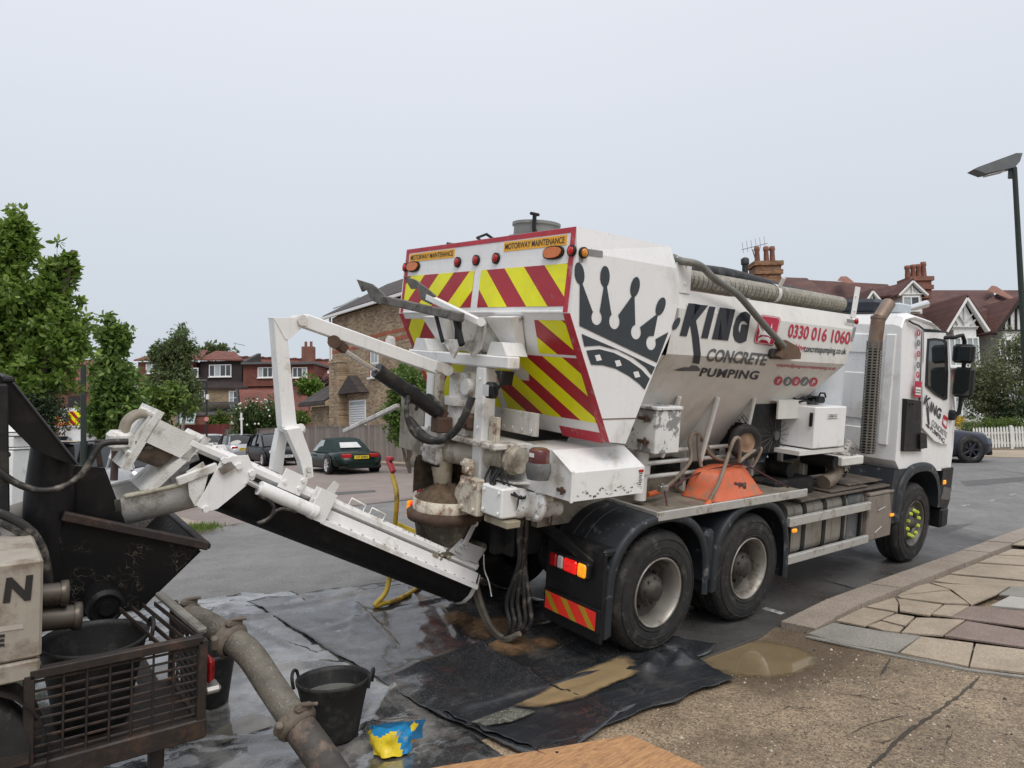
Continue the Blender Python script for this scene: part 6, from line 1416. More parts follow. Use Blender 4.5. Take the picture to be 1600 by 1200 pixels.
# ---- rear machinery
b = B(); b.bbox((-1.40, .50, 2.40), (-1.28, 2.04, 2.50), .012); cb = b.obj('cross_beam', white, truck, M4)
for y in (.56, 1.72):
    b = B(); b.prism([(-1.38, y, 2.503), (-1.38, y+.26, 2.503), (-1.38, y+.21, 2.61), (-1.38, y+.07, 2.61)], (.22, 0, 0)); b.obj('beam_bracket', white, cb, M4)
b = B(); b.bbox((-1.40, .80, 1.30), (-1.27, .93, 2.397), .012); b.bolts([(-1.405, .86, 1.45), (-1.405, .86, 1.9), (-1.405, .86, 2.3)], (-1, 0, 0)); b.obj('upright_post', white, truck, M4)
b = B(); b.bbox((-1.40, 1.58, 1.55), (-1.28, 1.69, 2.397), .012); b.obj('upright_post', white, truck, M4)
b = B(); b.prism([(-1.39, .69, 2.38), (-1.39, .56, 2.38), (-1.39, .58, 2.27)], (.1, 0, 0)); b.bbox((-1.5, .58, 2.16), (-1.40, .70, 2.29), .03); b.tube([(-1.45, .6, 2.2), (-1.45, .52, 2.28), (-1.42, .56, 2.38)], .012, 6); wl = b.obj('work_lamp', black, truck, M4)
b = B(); b.add([(-1.505, .6, 2.18), (-1.505, .68, 2.18), (-1.505, .68, 2.27), (-1.505, .6, 2.27)], [(0, 1, 2, 3)]); b.obj('lens', lens_clear, wl, M4)
# rusty control strip on the post
b = B(); b.bbox((-1.34, .68, 1.62), (-1.30, .79, 2.0), .006); b.bbox((-1.348, .70, 1.72), (-1.338, .75, 1.98), .003); b.obj('cable_box', cream, truck, M4)
# vertical drive between the posts
b = B(); b.cyl((-1.30, 1.22, 1.80), (-1.30, 1.22, 2.33), .14, .13, 18); b.cyl((-1.30, 1.22, 2.05), (-1.30, 1.22, 2.12), .17, n=18); b.bbox((-1.42, 1.02, 1.80), (-1.22, 1.42, 1.88), .01); b.cyl((-1.42, 1.05, 2.22), (-1.22, 1.05, 2.22), .07, n=14); b.bolts([(-1.42, 1.05+i*.11, 1.84) for i in range(4)], (-1, 0, 0)); b.obj('auger_gearbox', white_splash, truck, M4)
tb('guide_rail', cream, lambda b: b.bbox((-1.42, 1.44, 1.82), (-1.36, 1.52, 2.36), .006)); tb('guide_rail', cream, lambda b: b.bbox((-1.36, .98, 1.80), (-1.24, 1.06, 2.35), .006))
b = B(); b.bbox((-1.44, .93, 1.86), (-1.30, 1.08, 2.0), .03); b.cyl((-1.48, 1.0, 1.93), (-1.42, 1.0, 1.93), .04, n=10); b.obj('hydraulic_motor', rust, truck, M4)
b = B(); b.bbox((-1.46, .55, 1.755), (-1.05, 1.75, 1.80), .008); b.bolts([(-1.465, .62+i*.12, 1.778) for i in range(9)], (-1, 0, 0)); b.obj('mounting_plate', white_dirty, truck, M4)
b = B(); b.bbox((-1.10, .48, 1.86), (-1.06, .95, 2.05), .006); b.bolts([(-1.105, .53+i*.12, 1.90) for i in range(4)], (-1, 0, 0), .02); b.obj('bolted_plate', white_dirty, truck, M4)
b = B(); b.cyl((-1.38, 1.42, 1.63), (-1.22, .50, 1.67), .105, n=20); b.cyl((-1.245, .64, 1.67), (-1.24, .61, 1.67), .125, n=20); b.cyl((-1.235, .585, 1.67), (-1.23, .555, 1.67), .125, n=20)
b.bolts([Vector((-1.245, .555, 1.67))+Vector((math.cos(t)*.112, 0, math.sin(t)*.112)) for t in [i*math.pi/5 for i in range(10)]], (.1, -1, 0)); b.obj('auger_tube', mat('grimy_auger_tube', (.42, .385, .32), .5, .1, var=.15, dirt=(.16, .13, .09), dirt_amt=.4, dscale=4), truck, M4)
# chute head and fabric sock
b = B(); b.bbox((-1.52, 1.28, 1.52), (-1.28, 1.52, 1.68), .015); b.prism([(-1.50, 1.27, 1.68), (-1.50, 1.53, 1.68), (-1.50, 1.46, 1.84), (-1.50, 1.34, 1.84)], (.16, 0, 0)); b.bolts([(-1.525, 1.31, 1.64), (-1.525, 1.49, 1.64)], (-1, 0, 0), .022); sh = b.obj('discharge_head', white_dirty, truck, M4)
b = B(); pf = []
for i in range(25):
    t = i/24; r = (.102-.052*t)*(1+.014*math.sin(i*2.2)); pf.append((r, -t*.42))
b.lathe(pf, (-1.40, 1.36, 1.535), (.02, .18, 1), 18); b.obj('fabric_sock', mat('stained_sock', (.40, .345, .26), .85, var=.15, vscale=10, dirt=(.20, .15, .10), dirt_amt=.35, bump=.4), sh, M4)
b = B(); b.lathe([(.108, -.015), (.108, .015)], (-1.40, 1.37, 1.515), (0, 0, 1), 18); b.obj('hose_clip', dark, sh, M4)
# slewing bowl full of wet mix
BC = Vector((-1.42, 1.24, 1.15))
b = B(); b.lathe([(.285, 0), (.285, .095), (.265, .095), (.265, .0)], BC, (0, 0, 1), 32); bowl = b.obj('slewing_bowl', cream, truck, M4)
b = B(); b.lathe([(.25, -.085), (.325, -.085), (.335, -.05), (.335, -.025), (.30, 0), (.25, 0)], BC, (0, 0, 1), 36); b.obj('slewing_ring', rust, bowl, M4)
b = B()
for j in range(8):
    r = .38*(1-j/8)
rng_ = [(.264, .05), (.23, .12), (.17, .17), (.08, .2), (0, .2)]
vs = []; n_ = 24
for r, h in rng_:
    for i in range(n_):
        t = 2*math.pi*i/n_; p = BC+Vector((math.cos(t)*r, math.sin(t)*r, h+.05*noise.noise(Vector((r*9, t*2, 3))))); vs.append(p)
b.add(vs, [(j*n_+i, j*n_+(i+1) % n_, (j+1)*n_+(i+1) % n_, (j+1)*n_+i) for j in range(len(rng_)-1) for i in range(n_)], True)
b.obj('wet_mix', mat('brown_mortar', (.115, .075, .045), .8, var=.4, vscale=20, bump=1., bscale=50), bowl, M4)
b = B()
for t0 in (0, .5):                                            # mortar-caked back wall of the bowl
    pts = []
for i in range(12):
    t = R(-70+i*20)
    r = .29+.02*noise.noise(Vector((i, 2, 0)))
    pts.append(BC+Vector((math.cos(t)*r, math.sin(t)*r, .12)))
b.add(pts+[p+Vector((0, 0, .30+.12*noise.noise(p*4))) for p in pts], [(i, i+1, 13+i, 12+i) for i in range(11)], True); b.obj('splash_curtain', mat('caked_rubber', (.085, .066, .048), .9, var=.5, vscale=14, dirt=(.20, .155, .105), dirt_amt=.45, bump=1.), bowl, M4)
b = B(); b.lathe([(.27, -.085), (.24, -.24), (.2, -.30)], BC, (0, 0, 1), 20); b.bbox((BC.x-.2, BC.y-.25, BC.z-.36), (BC.x+.3, BC.y+.3, BC.z-.29), .02); b.obj('bowl_hopper', mat('caked_chute', (.075, .065, .05), .85, var=.4, dirt=(.22, .19, .14), dirt_amt=.4, bump=.8), bowl, M4)
# bolted bracket, gearbox and motor to the right of the bowl
b = B(); b.bbox((-1.50, .68, 1.20), (-1.42, .94, 1.50), .012); b.prism([(-1.46, .94, 1.20), (-1.46, 1.10, 1.17), (-1.46, 1.05, 1.36), (-1.46, .94, 1.50)], (.05, 0, 0)); b.bbox((-1.49, .80, 1.50), (-1.44, .95, 1.64), .03)
b.bolts([(-1.50, y, z) for y in (.73, .89) for z in (1.25, 1.44)]+[(-1.49, .84, 1.56), (-1.49, .91, 1.60), (-1.50, .81, 1.35)], (-1, 0, 0), .022, .02); b.obj('bolted_bracket', cream, truck, M4)
b = B(); b.bbox((-1.47, .40, 1.24), (-1.30, .675, 1.48), .015); b.bolts([(-1.475, y, z) for y in (.44, .63) for z in (1.28, 1.44)], (-1, 0, 0), .016); b.obj('slew_gearbox', white, truck, M4)
a0 = Vector((-1.31, .46, 1.35)); ax = Vector((.9, -.16, -.16)).normalized()
b = B(); b.lathe([(.09, 0), (.12, .03), (.12, .08), (.10, .10), (.10, .19), (.13, .20), (.13, .24), (.09, .25), (.085, .34), (.06, .36), (.06, .44), (.045, .46), (0, .46)], a0, ax, 18)
b.bolts([a0+ax*.20+(ax.orthogonal().normalized() @ Matrix.Rotation(i*math.pi/3, 3, ax))*.115 for i in range(6)], -ax, .02, .03); b.bbox(tuple(a0+ax*.30-Vector((.06, .06, .07))), tuple(a0+ax*.30+Vector((.06, .06, .09))), .02); mo = b.obj('slew_motor', mat('thick_white_paint', (.74, .74, .73), .3, var=.06, dirt=(.45, .42, .38), dirt_amt=.25, dscale=12, speck=(.2, .17, .13), speck_amt=.25, sscale=45, bump=.35, bscale=25), truck, M4)
b = B(); c = a0+ax*.36+Vector((0, 0, -.10)); b.tube([c+Vector((math.cos(t*.45)*.02, 0, math.sin(t*.45)*.045)) for t in range(15)], .008, 6); b.obj('lifting_eye', rust, mo, M4)
b = B(); b.bbox((-1.44, .36, 1.17), (-1.3, .66, 1.225), .006); b.obj('timber_block', mat('grubby_timber', (.32, .28, .20), .8, var=.15, dirt=(.15, .12, .08), dirt_amt=.3), truck, M4)
b = B(); b.prism([(-1.29, .50, 1.485), (-1.29, .75, 1.485), (-.95, .70, 1.46), (-.95, .48, 1.46)], (0, 0, .012)); b.prism([(-.95, .48, 1.34), (-.95, .60, 1.34), (-.95, .60, 1.458), (-.95, .48, 1.458)], (.01, 0, 0)); b.obj('motor_cover', white, truck, M4)
random.seed(11); b = B()
for k in range(9):
    y = random.uniform(.55, .85); b.tube([(-1.34, y, 1.60), (-1.40+random.uniform(-.05, .05), y-random.uniform(0, .1), 1.48), (-1.34, y-random.uniform(.1, .3), 1.40+random.uniform(-.04, .04)), (-1.2, .45, 1.42)], .009, 6, smooth_path=4)
b.obj('wiring_tangle', black, truck, M4)
b = B(); b.cyl((-1.0, .60, 1.50), (-.9, 1.1, 1.50), .12, n=18); b.obj('oil_drum', white_dirty, truck, M4)
b = B(); b.bbox((-1.05, .75, .78), (-.70, 1.75, 1.1), .02); b.bbox((-1.2, 1.1, .62), (-.9, 1.9, .72), .02); b.bar((-.75, .7, 1.05), (-.72, .1, .86), .06, .08); b.obj('rear_cross_member', dark, truck, M4)
# weathered board and things on the far side
b = B(); b.bbox((-1.30, 1.86, 1.52), (-1.26, 2.30, 2.04), .006); fb = b.obj('far_side_locker', mat('weathered_ply', (.30, .28, .235), .85, var=.12, dirt=(.13, .115, .09), dirt_amt=.45, dscale=3, streak=.3), truck, M4)
b = B(); b.bbox((-1.25, 1.86, 1.52), (-.8, 2.30, 2.03), .006); b.obj('locker_body', MATS['weathered_ply'], fb, M4)
b = B(); b.bar(Lx(538, 674, -1.35), Lx(622, 634, -1.35), .05, .045); b.obj('locker_prop', white_dirty, truck, M4)
b = B(); b.tube([(-1.36, 1.86, 1.46), (-1.38, 1.7, 1.42), (-1.40, 1.55, 1.40)], .06, 12, smooth_path=4); b.cyl((-1.365, 1.875, 1.465), (-1.355, 1.84, 1.455), .07, n=12); b.obj('stub_pipe', mat('caked_pipe', (.20, .18, .14), .85, var=.3, bump=.6, dirt=(.09, .08, .06), dirt_amt=.4), truck, M4)
b = B(); b.bar((-1.35, 1.80, 1.30), (-1.32, 1.83, 1.03), .004, .09, (0, 1, 0)); b.obj('red_flap', lamp_red_off, truck, M4)
b = B(); b.bbox((-1.33, 1.76, .98), (-1.30, 1.82, 1.35), .006); b.obj('far_bracket', white_dirty, truck, M4)
b = B(); b.bbox((-1.36, 1.86, .90), (-1.30, 1.95, 1.06), .02); fl = b.obj('far_tail_lamp', lamp_red, truck, M4)
b = B(); b.bbox((-1.37, 1.955, .90), (-1.30, 1.99, 1.06), .02); b.obj('indicator_lens', lamp_amb, fl, M4)
b = B(); b.box((-1.34, 1.80, .70), (-1.33, 2.2, .80)); npt = b.obj('number_plate', mat('plate_yellow', (.75, .55, .03), .4), truck, M4)
# hydraulic hoses
hs = []
b = B(); b.tube([Lx(588, 560, -1.6)*1, Lx(640, 655, -1.62), Lx(665, 682, -1.64), Lx(690, 688, -1.64), Lx(718, 665, -1.62), Lx(738, 620, -1.55)][1:], .032, 10, smooth_path=8); b.obj('hydraulic_hose', hose_black, truck, M4)
b = B(); b.tube([Lx(650, 640, -1.6), Lx(655, 625, -1.62), Lx(672, 618, -1.6), Lx(690, 640, -1.55)], .016, 8, smooth_path=6); b.obj('hydraulic_hose', hose_black, truck, M4)
random.seed(21)
for k, dx in enumerate((-7, -3, 1, 5, 9)):
    pts = [(818+dx*.6, 795), (816+dx*.9, 840), (814+dx*.5, 880), (808+dx*2.2, 940), (812+dx*2.0, 975), (795+dx, 1000-abs(dx)*.5)]
    b = B(); b.tube([Lx(x+random.uniform(-2, 2), y, -1.05+k*.02) for x, y in pts], .02, 8, smooth_path=8); b.obj('hydraulic_hose', hose_black, truck, M4)
for k in range(2):
    b = B(); b.tube([Lx(738+k*5, 905, -1.1), Lx(748+k*5, 945, -1.1), Lx(765+k*4, 980, -1.07), Lx(788+k*2, 1001-k*4, -1.05), Lx(812, 990, -1.02)], .024, 8, smooth_path=8); b.obj('hydraulic_hose', mat('muddy_hose', (.16, .14, .11), .7, var=.3, dirt=(.07, .06, .05), dirt_amt=.4), truck, M4)
b = B(); b.tube([Lx(756, 866, -1.2), Lx(757, 890, -1.2), Lx(764, 910, -1.2), Lx(768, 932, -1.2)], .006, 6, smooth_path=4); b.obj('dangling_cord', white_dirty, truck, M4)

# ---- slewing conveyor: channel beam, rubber trough, knuckle, drive head
CY0, CY1 = 1.0, 1.42                                             # near and far faces
cl = lambda px, py, y=CY0: Ly(px, py, y)
def strip(b, pa, pb, y0, y1, th):                                 # plate spanning the conveyor's width between two points
    pa, pb = Vector(pa), Vector(pb); d = (pb-pa).normalized(); nrm = Vector((d.z, 0, -d.x))
    b.prism([Vector((pa.x, y0, pa.z)), Vector((pb.x, y0, pb.z)), Vector((pb.x, y1, pb.z)), Vector((pa.x, y1, pa.z))], nrm*th)
T0, T1 = cl(298, 680), cl(753, 881)                               # top edge of the rail, upper and lower ends
dv = (T1-T0).normalized(); nv = Vector((dv.z, 0, -dv.x)); nv = nv if nv.z > 0 else -nv
TM = T0.lerp(T1, .40)
for y in (CY0, CY1-.07):
    b = B(); o_ = Vector((0, y-CY0+.035, 0))-nv*.042; b.bar(T0+o_, T1+o_, .075, .084, (0, 0, 1), .026); rail_ = b.obj('conveyor_rail', white, truck, M4)
    if y == CY0: conv = rail_
for y, s_ in ((CY0, -1), (CY1, 1)):                               # folded skirts along the lower part of the rails
    b = B(); m0, m1 = [Vector((p.x, y, p.z))-nv*.085 for p in (TM, T1)]
    k0, k1 = m0-nv*.07+Vector((0, s_*.02, 0)), m1-nv*.085+Vector((0, s_*.02, 0)); f0, f1 = k0-nv*.012+Vector((0, s_*.05, 0)), k1-nv*.012+Vector((0, s_*.05, 0)); g0, g1 = f0-nv*.03, f1-nv*.03
    b.add([m0, m1, k0, k1, f0, f1, g0, g1], [(0, 1, 3, 2), (2, 3, 5, 4), (4, 5, 7, 6)]); sk = b.obj('rail_skirt', white, conv, M4); md = sk.modifiers.new('thickness', 'SOLIDIFY'); md.thickness = .006
    if s_ < 0: b = B(); b.bolts([f0.lerp(f1, (i+.5)/15)+Vector((0, .02, .004)) for i in range(15)], nv, .011, .012); b.obj('flange_bolts', steel, sk, M4, kind='stuff')
tr_ = [(CY0+.012, -.09), (CY0-.015, -.17), (CY0+.0, -.28), (CY0+.05, -.35), (CY0+.13, -.39), ((CY0+CY1)/2, -.40), (CY1-.13, -.39), (CY1-.05, -.35), (CY1, -.28), (CY1+.015, -.17), (CY1-.012, -.09)]
b = B(); b.loft([[Vector((p.x, y, p.z))+nv*h for y, h in tr_] for p in (T0+dv*.22, T1+dv*.03)], closed=False); b.obj('rubber_trough', mat('black_rubber_sheet', (.008, .008, .009), .6, var=.2, vscale=12, dirt=(.028, .025, .021), dirt_amt=.3, spec=.3), conv, M4)
b = B(); b.loft([[Vector((p.x, y, p.z))+nv*h*k for y, h in tr_] for p, k in ((T1+dv*.0, 1.02), (T1+dv*.045, 1.02))], closed=False); b.obj('trough_end_strap', dusty_white, conv, M4)
# hanger plate and link at the lower end
b = B(); pl = [(703, 862), (722, 842), (738, 850), (760, 858), (745, 880), (722, 874)]
b.prism([cl(x, y, CY0-.02) for x, y in pl], (0, .014, 0)); b.bolts([cl(x, y, CY0-.02) for x, y in ((720, 852), (727, 855), (713, 859), (718, 862))], (0, -1, 0), .016, .018); hang = b.obj("hanger_plate", mat('light_grey_paint', (.46, .46, .46), .45, var=.08, dirt=(.2, .18, .15), dirt_amt=.25), conv, M4)
b = B(); b.bar(cl(725, 852, CY0-.03), cl(742, 818, CY0-.03), .05, .014, (0, 1, 0)); b.cyl(cl(742, 818, CY0-.06), cl(742, 818, CY0+.05), .03, n=12); b.obj('hanger_link', MATS["light_grey_paint"], hang, M4)
b = B(); b.prism([cl(x, y, CY1) for x, y in pl], (0, .014, 0)); b.obj('hanger_plate', MATS['light_grey_paint'], conv, M4)
b = B(); random.seed(9)
for k in range(26):
    p = cl(690+random.gauss(0, 9), 868+random.gauss(0, 3), CY0+random.uniform(-.02, .12)); b.sphere(p, random.uniform(.008, .028), 7, 5, (1, 1, .6))
b.obj('mortar_clots', mat('dried_mortar', (.23, .195, .14), .95, var=.3, bump=.8), conv, M4, kind='stuff')
b = B()
for k in range(150):
    t = random.random()**.6; p = T0.lerp(T1, t)+nv*.0+Vector((0, random.uniform(0, .07), 0)); r_ = random.uniform(.003, .010); b.sphere(p, r_, 5, 3, (1.3, 1, .4))
b.obj('cement_splashes', mat('dried_splash', (.40, .38, .33), .95, var=.3), conv, M4, kind='stuff')
# grab loops and cleats on top
for x0, y0, x1, y1 in ((545, 788, 567, 799), (577, 803, 598, 813)):
    p, q_ = cl(x0, y0, CY0+.04), cl(x1, y1, CY0+.04); b = B(); b.tube([p, p+nv*.05, q_+nv*.05, q_], .007, 6); b.obj('grab_loop', white, conv, M4)
b = B(); p = cl(507, 780, CY0+.02); b.prism([p+dv*-.03, p+dv*.05, p+dv*.06+nv*.14, p+dv*.01+nv*.15], (0, .012, 0)); b.obj('cleat', white_dirty, conv, M4)
for x, y in ((455, 757), (502, 784)):
    p = cl(x, y, CY0-.012); b = B(); b.prism([p-dv*.09-nv*.05, p+dv*.09-nv*.05, p+dv*.09+nv*.09, p-dv*.09+nv*.09], (0, -.012, 0)); b.bolts([p-dv*.06+Vector((0, -.012, 0)), p+dv*.06+Vector((0, -.012, 0)), p+dv*.06+nv*.06+Vector((0, -.012, 0))], (0, -1, 0), .015, .015); b.obj('clamp_plate', white, conv, M4)
# fold cylinder below the rail
pa, pb_ = cl(405, 762, CY0-.06), cl(485, 797, CY0-.06)
b = B(); b.cyl(pa, pb_, .05, n=16); b.cyl(pb_, cl(492, 801, CY0-.06), .055, n=16); fc = b.obj('fold_cylinder', white, conv, M4)
b = B(); b.cyl(cl(386, 752, CY0-.06), pa, .022, n=10); b.obj('cylinder_rod', chrome, fc, M4)
b = B(); q_ = cl(492, 798, CY0-.06); b.prism([q_+dv*.1-nv*.06, q_-dv*.04-nv*.06, q_-dv*.04+nv*.16, q_+dv*.1+nv*.16], (0, -.02, 0)); b.bolts([q_+Vector((0, -.02, 0))], (0, -1, 0), .03, .02); b.obj('cylinder_clevis', white, fc, M4)
b = B(); b.tube([cl(x, y, CY0-.08) for x, y in ((405, 775), (420, 782), (428, 795), (420, 810), (402, 818), (418, 812), (432, 798), (448, 795), (462, 800))], .014, 8, smooth_path=5); b.obj('hydraulic_hose', hose_black, fc, M4)
# knuckle plates
kp = [(345, 722), (362, 713), (388, 712), (400, 740), (398, 748), (340, 795), (322, 800), (307, 790), (320, 770)]
for y, t in ((CY0-.05, .02), (CY1+.03, .02)):
    b = B(); b.prism([cl(x, yy, CY0-.05)*1 if y < CY1 else Vector((cl(x, yy, CY0-.05).x, y, cl(x, yy, CY0-.05).z)) for x, yy in kp], (0, t, 0))
    if y < CY1: b.bolts([cl(x, yy, CY0-.05) for x, yy in ((350, 719), (372, 728), (393, 739), (321, 795))], (0, -1, 0), .025, .02)
    kn = b.obj('knuckle_plate', white, conv, M4)
    if y < CY1:
        b2 = B(); c = [cl(*p, CY0-.08) for p in ((343, 733), (362, 722), (368, 731), (349, 742))]; b2.prism(c, (0, .03, 0)); b2.obj('pivot_block', steel, kn, M4)
# drive head: splashed box section with end flange and motor hoses
hx = [(242, 660), (255, 658), (310, 686), (300, 692+18), (290, 735), (222, 690)]
b = B(); h0, h1 = cl(240, 668, CY0), cl(308, 700, CY0); hd = (h1-h0).normalized(); hn = Vector((hd.z, 0, -hd.x)); hn = hn if hn.z > 0 else -hn
b.prism([h0+hn*.06, h1+hn*.06, h1-hn*.10, h0-hn*.10], (0, .42, 0)); head = b.obj('drive_head', white_splash, conv, M4)
b = B(); b.prism([h0+hn*.11-hd*.03, h0+hn*.11+hd*.01, h0-hn*.30+hd*.01, h0-hn*.30-hd*.03], (0, .46, 0)); b.bolts([h0+hn*.07-hd*.03+Vector((0, .05+i*.1, 0)) for i in range(4)]+[h0-hn*.2-hd*.03+Vector((0, .05+i*.1, 0)) for i in range(4)], -hd, .018, .02)
b.prism([h1+hn*.09, h1+hn*.09+hd*.05, h1-hn*.38-hd*.10, h1-hn*.38-hd*.15], (0, .40, 0)); b.obj('head_flange', white_splash, head, M4)
b = B(); b.cyl(h0-hn*.16+Vector((0, .2, 0)), h1-hn*.14+Vector((0, .2, 0)), .075, n=16); b.obj('auger_shaft', mat('caked_shaft', (.26, .21, .165), .75, var=.3, dirt=(.12, .09, .07), dirt_amt=.4, bump=.5), head, M4)
mc = Ly(187, 690, 1.2)
b = B(); b.cyl(h0-hn*.14-hd*.03+Vector((0, .2, 0)), mc+Vector((.06, 0, -.05)), .075, .06, 16); b.bbox((mc.x-.07, mc.y-.08, mc.z-.05), (mc.x+.07, mc.y+.08, mc.z+.07), .025); dm = b.obj('drive_motor', white_splash, head, M4)
for k in range(2):
    b = B(); s = mc+Vector((.02, -.04+k*.08, .06)); b.tube([s, s+Vector((.02, 0, .07)), s+Vector((.08, .0, .115)), s+Vector((.15, .0, .10)), h0+hn*.02+Vector((0, .16+k*.09, -.02))], .026, 10, smooth_path=6); b.obj('hydraulic_hose', mat('dusty_hose', (.27, .235, .19), .75, var=.25, dirt=(.14, .12, .09), dirt_amt=.4), dm, M4)
for k in range(2):
    b = B(); b.tube([Ly(212, 694+k*8, 1.05), Ly(238, 690+k*8, 1.03)], .02, 8); b.obj('hydraulic_hose', hose_black, dm, M4)
b = B(); p = cl(268, 706, CY0+.02); b.prism([p, p+Vector((.16, 0, -.03)), p+Vector((.18, .14, -.03)), p+Vector((.02, .14, 0))], (0, 0, .01)); b.obj('loose_plate', MATS['label_white'], head, M4)
# discharge trough (half pipe) over the pump hopper
tA, tB = cl(193, 778, CY0+.02), cl(316, 752, CY0+.02)
td = (tB-tA).normalized()
def half(p, r):
    c = p+Vector((0, .22, 0)); return [c+Vector((0, math.cos(a)*r, 0))+Vector((-td.z, 0, td.x))*math.sin(a)*r for a in [R(180+i*15) for i in range(13)]]
b = B(); b.loft([half(tA-td*.05, .225), half(tB, .215)], closed=False); b.loft([half(tA-td*.05, .212), half(tB, .202)], closed=False); b.loft([half(tA-td*.05, .225), half(tA-td*.05, .212)], closed=False); sp = b.obj('discharge_trough', white_splash, conv, M4)
b = B(); b.bar(half(tA, .225)[-1], half(tB, .22)[-1], .05, .025); b.obj('trough_rim', white_splash, sp, M4)
b = B(); b.bar(half(tA, .225)[0]+Vector((0, -.005, .01)), half(tB, .22)[0]+Vector((0, -.005, .01)), .05, .025); b.obj('trough_rim', mat('cement_caked', (.36, .34, .27), .85, var=.2, dirt=(.16, .15, .11), dirt_amt=.4, bump=.8, speck=(.5, .48, .4), speck_amt=.3), sp, M4)
b = B(); b.loft([half(tA-td*.055, .235), half(tA-td*.02, .235)], closed=False); b.obj('trough_lip', mat('dark_caked_steel', (.07, .065, .055), .7, var=.4, dirt=(.2, .18, .14), dirt_amt=.35), sp, M4)
for y in (CY0-.02, CY1):
    b = B(); c = cl(305, 740, CY0-.02); q_ = [(292, 738), (318, 722), (326, 740), (318, 770), (305, 792), (296, 775)]
    b.prism([Vector((cl(x, yy, CY0-.02).x, y, cl(x, yy, CY0-.02).z)) for x, yy in q_], (0, .02, 0)); b.bar(Vector((cl(275, 752).x, y, cl(275, 752).z)), Vector((cl(338, 728).x, y, cl(338, 728).z)), .03, .06); b.obj('trough_bracket', white_splash, sp, M4)
# ---- crane post, arm, ram
AY = 1.17
ar = lambda px, py, y=AY: Ly(px, py, y)
b = B(); t1, t2, t3, t4 = ar(428, 497), ar(446, 497), ar(464, 668), ar(441, 668)
b.prism([t1, t2, t3, t4], (0, .11, 0)); b.prism([ar(x, y, AY-.006) for x, y in ((428, 497), (475, 496), (477, 503), (470, 514), (452, 530), (446, 530))], (0, .122, 0)); post = b.obj('crane_post', white, truck, M4)
b = B(); b.cyl(ar(474, 501, AY-.03), ar(474, 501, AY-.03)+Vector((0, .17, 0)), .04, n=14); b.obj('pivot_pin', white_dirty, post, M4)
for o in (-.10, .13):
    b = B(); y = AY+o
    l1 = [(448, 672), (470, 668), (487, 715), (490, 745), (476, 750), (470, 722)] if o < 0 else [(437, 672), (452, 668), (446, 700), (441, 742), (427, 735), (430, 705)]
    b.prism([ar(px, py, y) for px, py in l1], (0, .09, 0)); lg_ = b.obj('crane_leg', white, post, M4)
    if o < 0: b = B(); b.bolts([ar(482, 733, y), ar(482, 743, y)], (0, -1, 0), .022, .02); b.obj('leg_bolts', white_dirty, lg_, M4)
    b = B(); q0, q1 = (ar(482, 740, y+.03), cl(470, 768, y+.03)) if o < 0 else (ar(436, 738, y+.03), cl(428, 752, y+.03)); b.bar(q0, q1, .02, .07, (0, 1, 0)); b.obj('leg_lug', white_dirty, lg_, M4)
b = B(); b.bar(ar(440, 670, AY+.055), ar(470, 669, AY+.055), .19, .05); b.cyl(ar(470, 668, AY-.05), ar(470, 668, AY+.16), .03, n=12); b.obj('crane_yoke', white, post, M4)
b = B(); b.bar(ar(474, 501, AY+.055), ar(682, 575, AY+.055), .085, .105); arm = b.obj('crane_arm', white, truck, M4)
b = B(); b.bar(ar(676, 571, AY+.055), ar(700, 579, AY+.055), .10, .09); b.cyl(ar(700, 579, AY-.02), ar(700, 579, AY+.13), .045, n=12); b.obj('arm_end', white_dirty, arm, M4)
b = B(); b.cyl(ar(588, 578, AY+.05), ar(686, 645, AY+.05), .062, n=16); b.cyl(ar(640, 613, AY+.05), ar(648, 619, AY+.05), .075, n=16); ram = b.obj('lift_ram', mat('black_ram', (.014, .014, .015), .4, var=.3, dirt=(.08, .065, .05), dirt_amt=.3), truck, M4)
b = B(); b.cyl(ar(535, 545, AY+.05), ar(590, 580, AY+.05), .024, n=10); b.obj('ram_rod', chrome, ram, M4)
b = B(); b.cyl(ar(522, 534, AY+.0), ar(522, 534, AY+.11), .05, n=12); b.bar(ar(522, 534, AY+.05), ar(540, 547, AY+.05), .07, .07); b.bar(ar(520, 525, AY+.05), ar(524, 538, AY+.05), .05, .08); b.obj('ram_eye', rust, ram, M4)
b = B(); b.bar(ar(683, 643, AY+.05), ar(693, 652, AY+.05), .10, .10); b.bbox(tuple(ar(690, 668, AY-.03)-Vector((.03, 0, .05))), tuple(ar(690, 668, AY+.10)+Vector((.03, .0, .1))), .01); b.obj('ram_foot', rust, ram, M4)
b = B(); b.tube([ar(638, 618, AY), ar(635, 645, AY-.02), ar(645, 675, AY-.05), ar(668, 690, AY-.06), ar(700, 688, AY-.06)], .022, 8, smooth_path=8); b.obj('hydraulic_hose', hose_black, ram, M4)
# upper swing arm with steel hook plates, standing out from the back of the bin
sx_ = -1.62
q2 = lambda px, py, x=sx_: Lx(px, py, x)
b = B(); b.bar(q2(598, 468), q2(722, 496), .055, .075); hk = b.obj('stowed_arm', mat('grey_grimy_steel', (.14, .13, .115), .65, .2, var=.3, vscale=12, dirt=(.05, .044, .036), dirt_amt=.42, dscale=9, speck=(.30, .28, .24), speck_amt=.15, sscale=60), truck, M4)
b = B(); b.prism([q2(x, y) for x, y in ((560, 437), (583, 444), (600, 458), (606, 466), (598, 476), (583, 470), (575, 452), (568, 456))], (-.02, 0, 0)); b.obj('hook_plate', MATS['grey_grimy_steel'], hk, M4)
b = B(); b.bar(q2(668, 464, -1.5), q2(748, 503, -1.5), .045, .06); b.cyl(q2(752, 503, -1.55), q2(752, 503, -1.42), .036, n=12); wa = b.obj('stowed_arm', white, truck, M4)
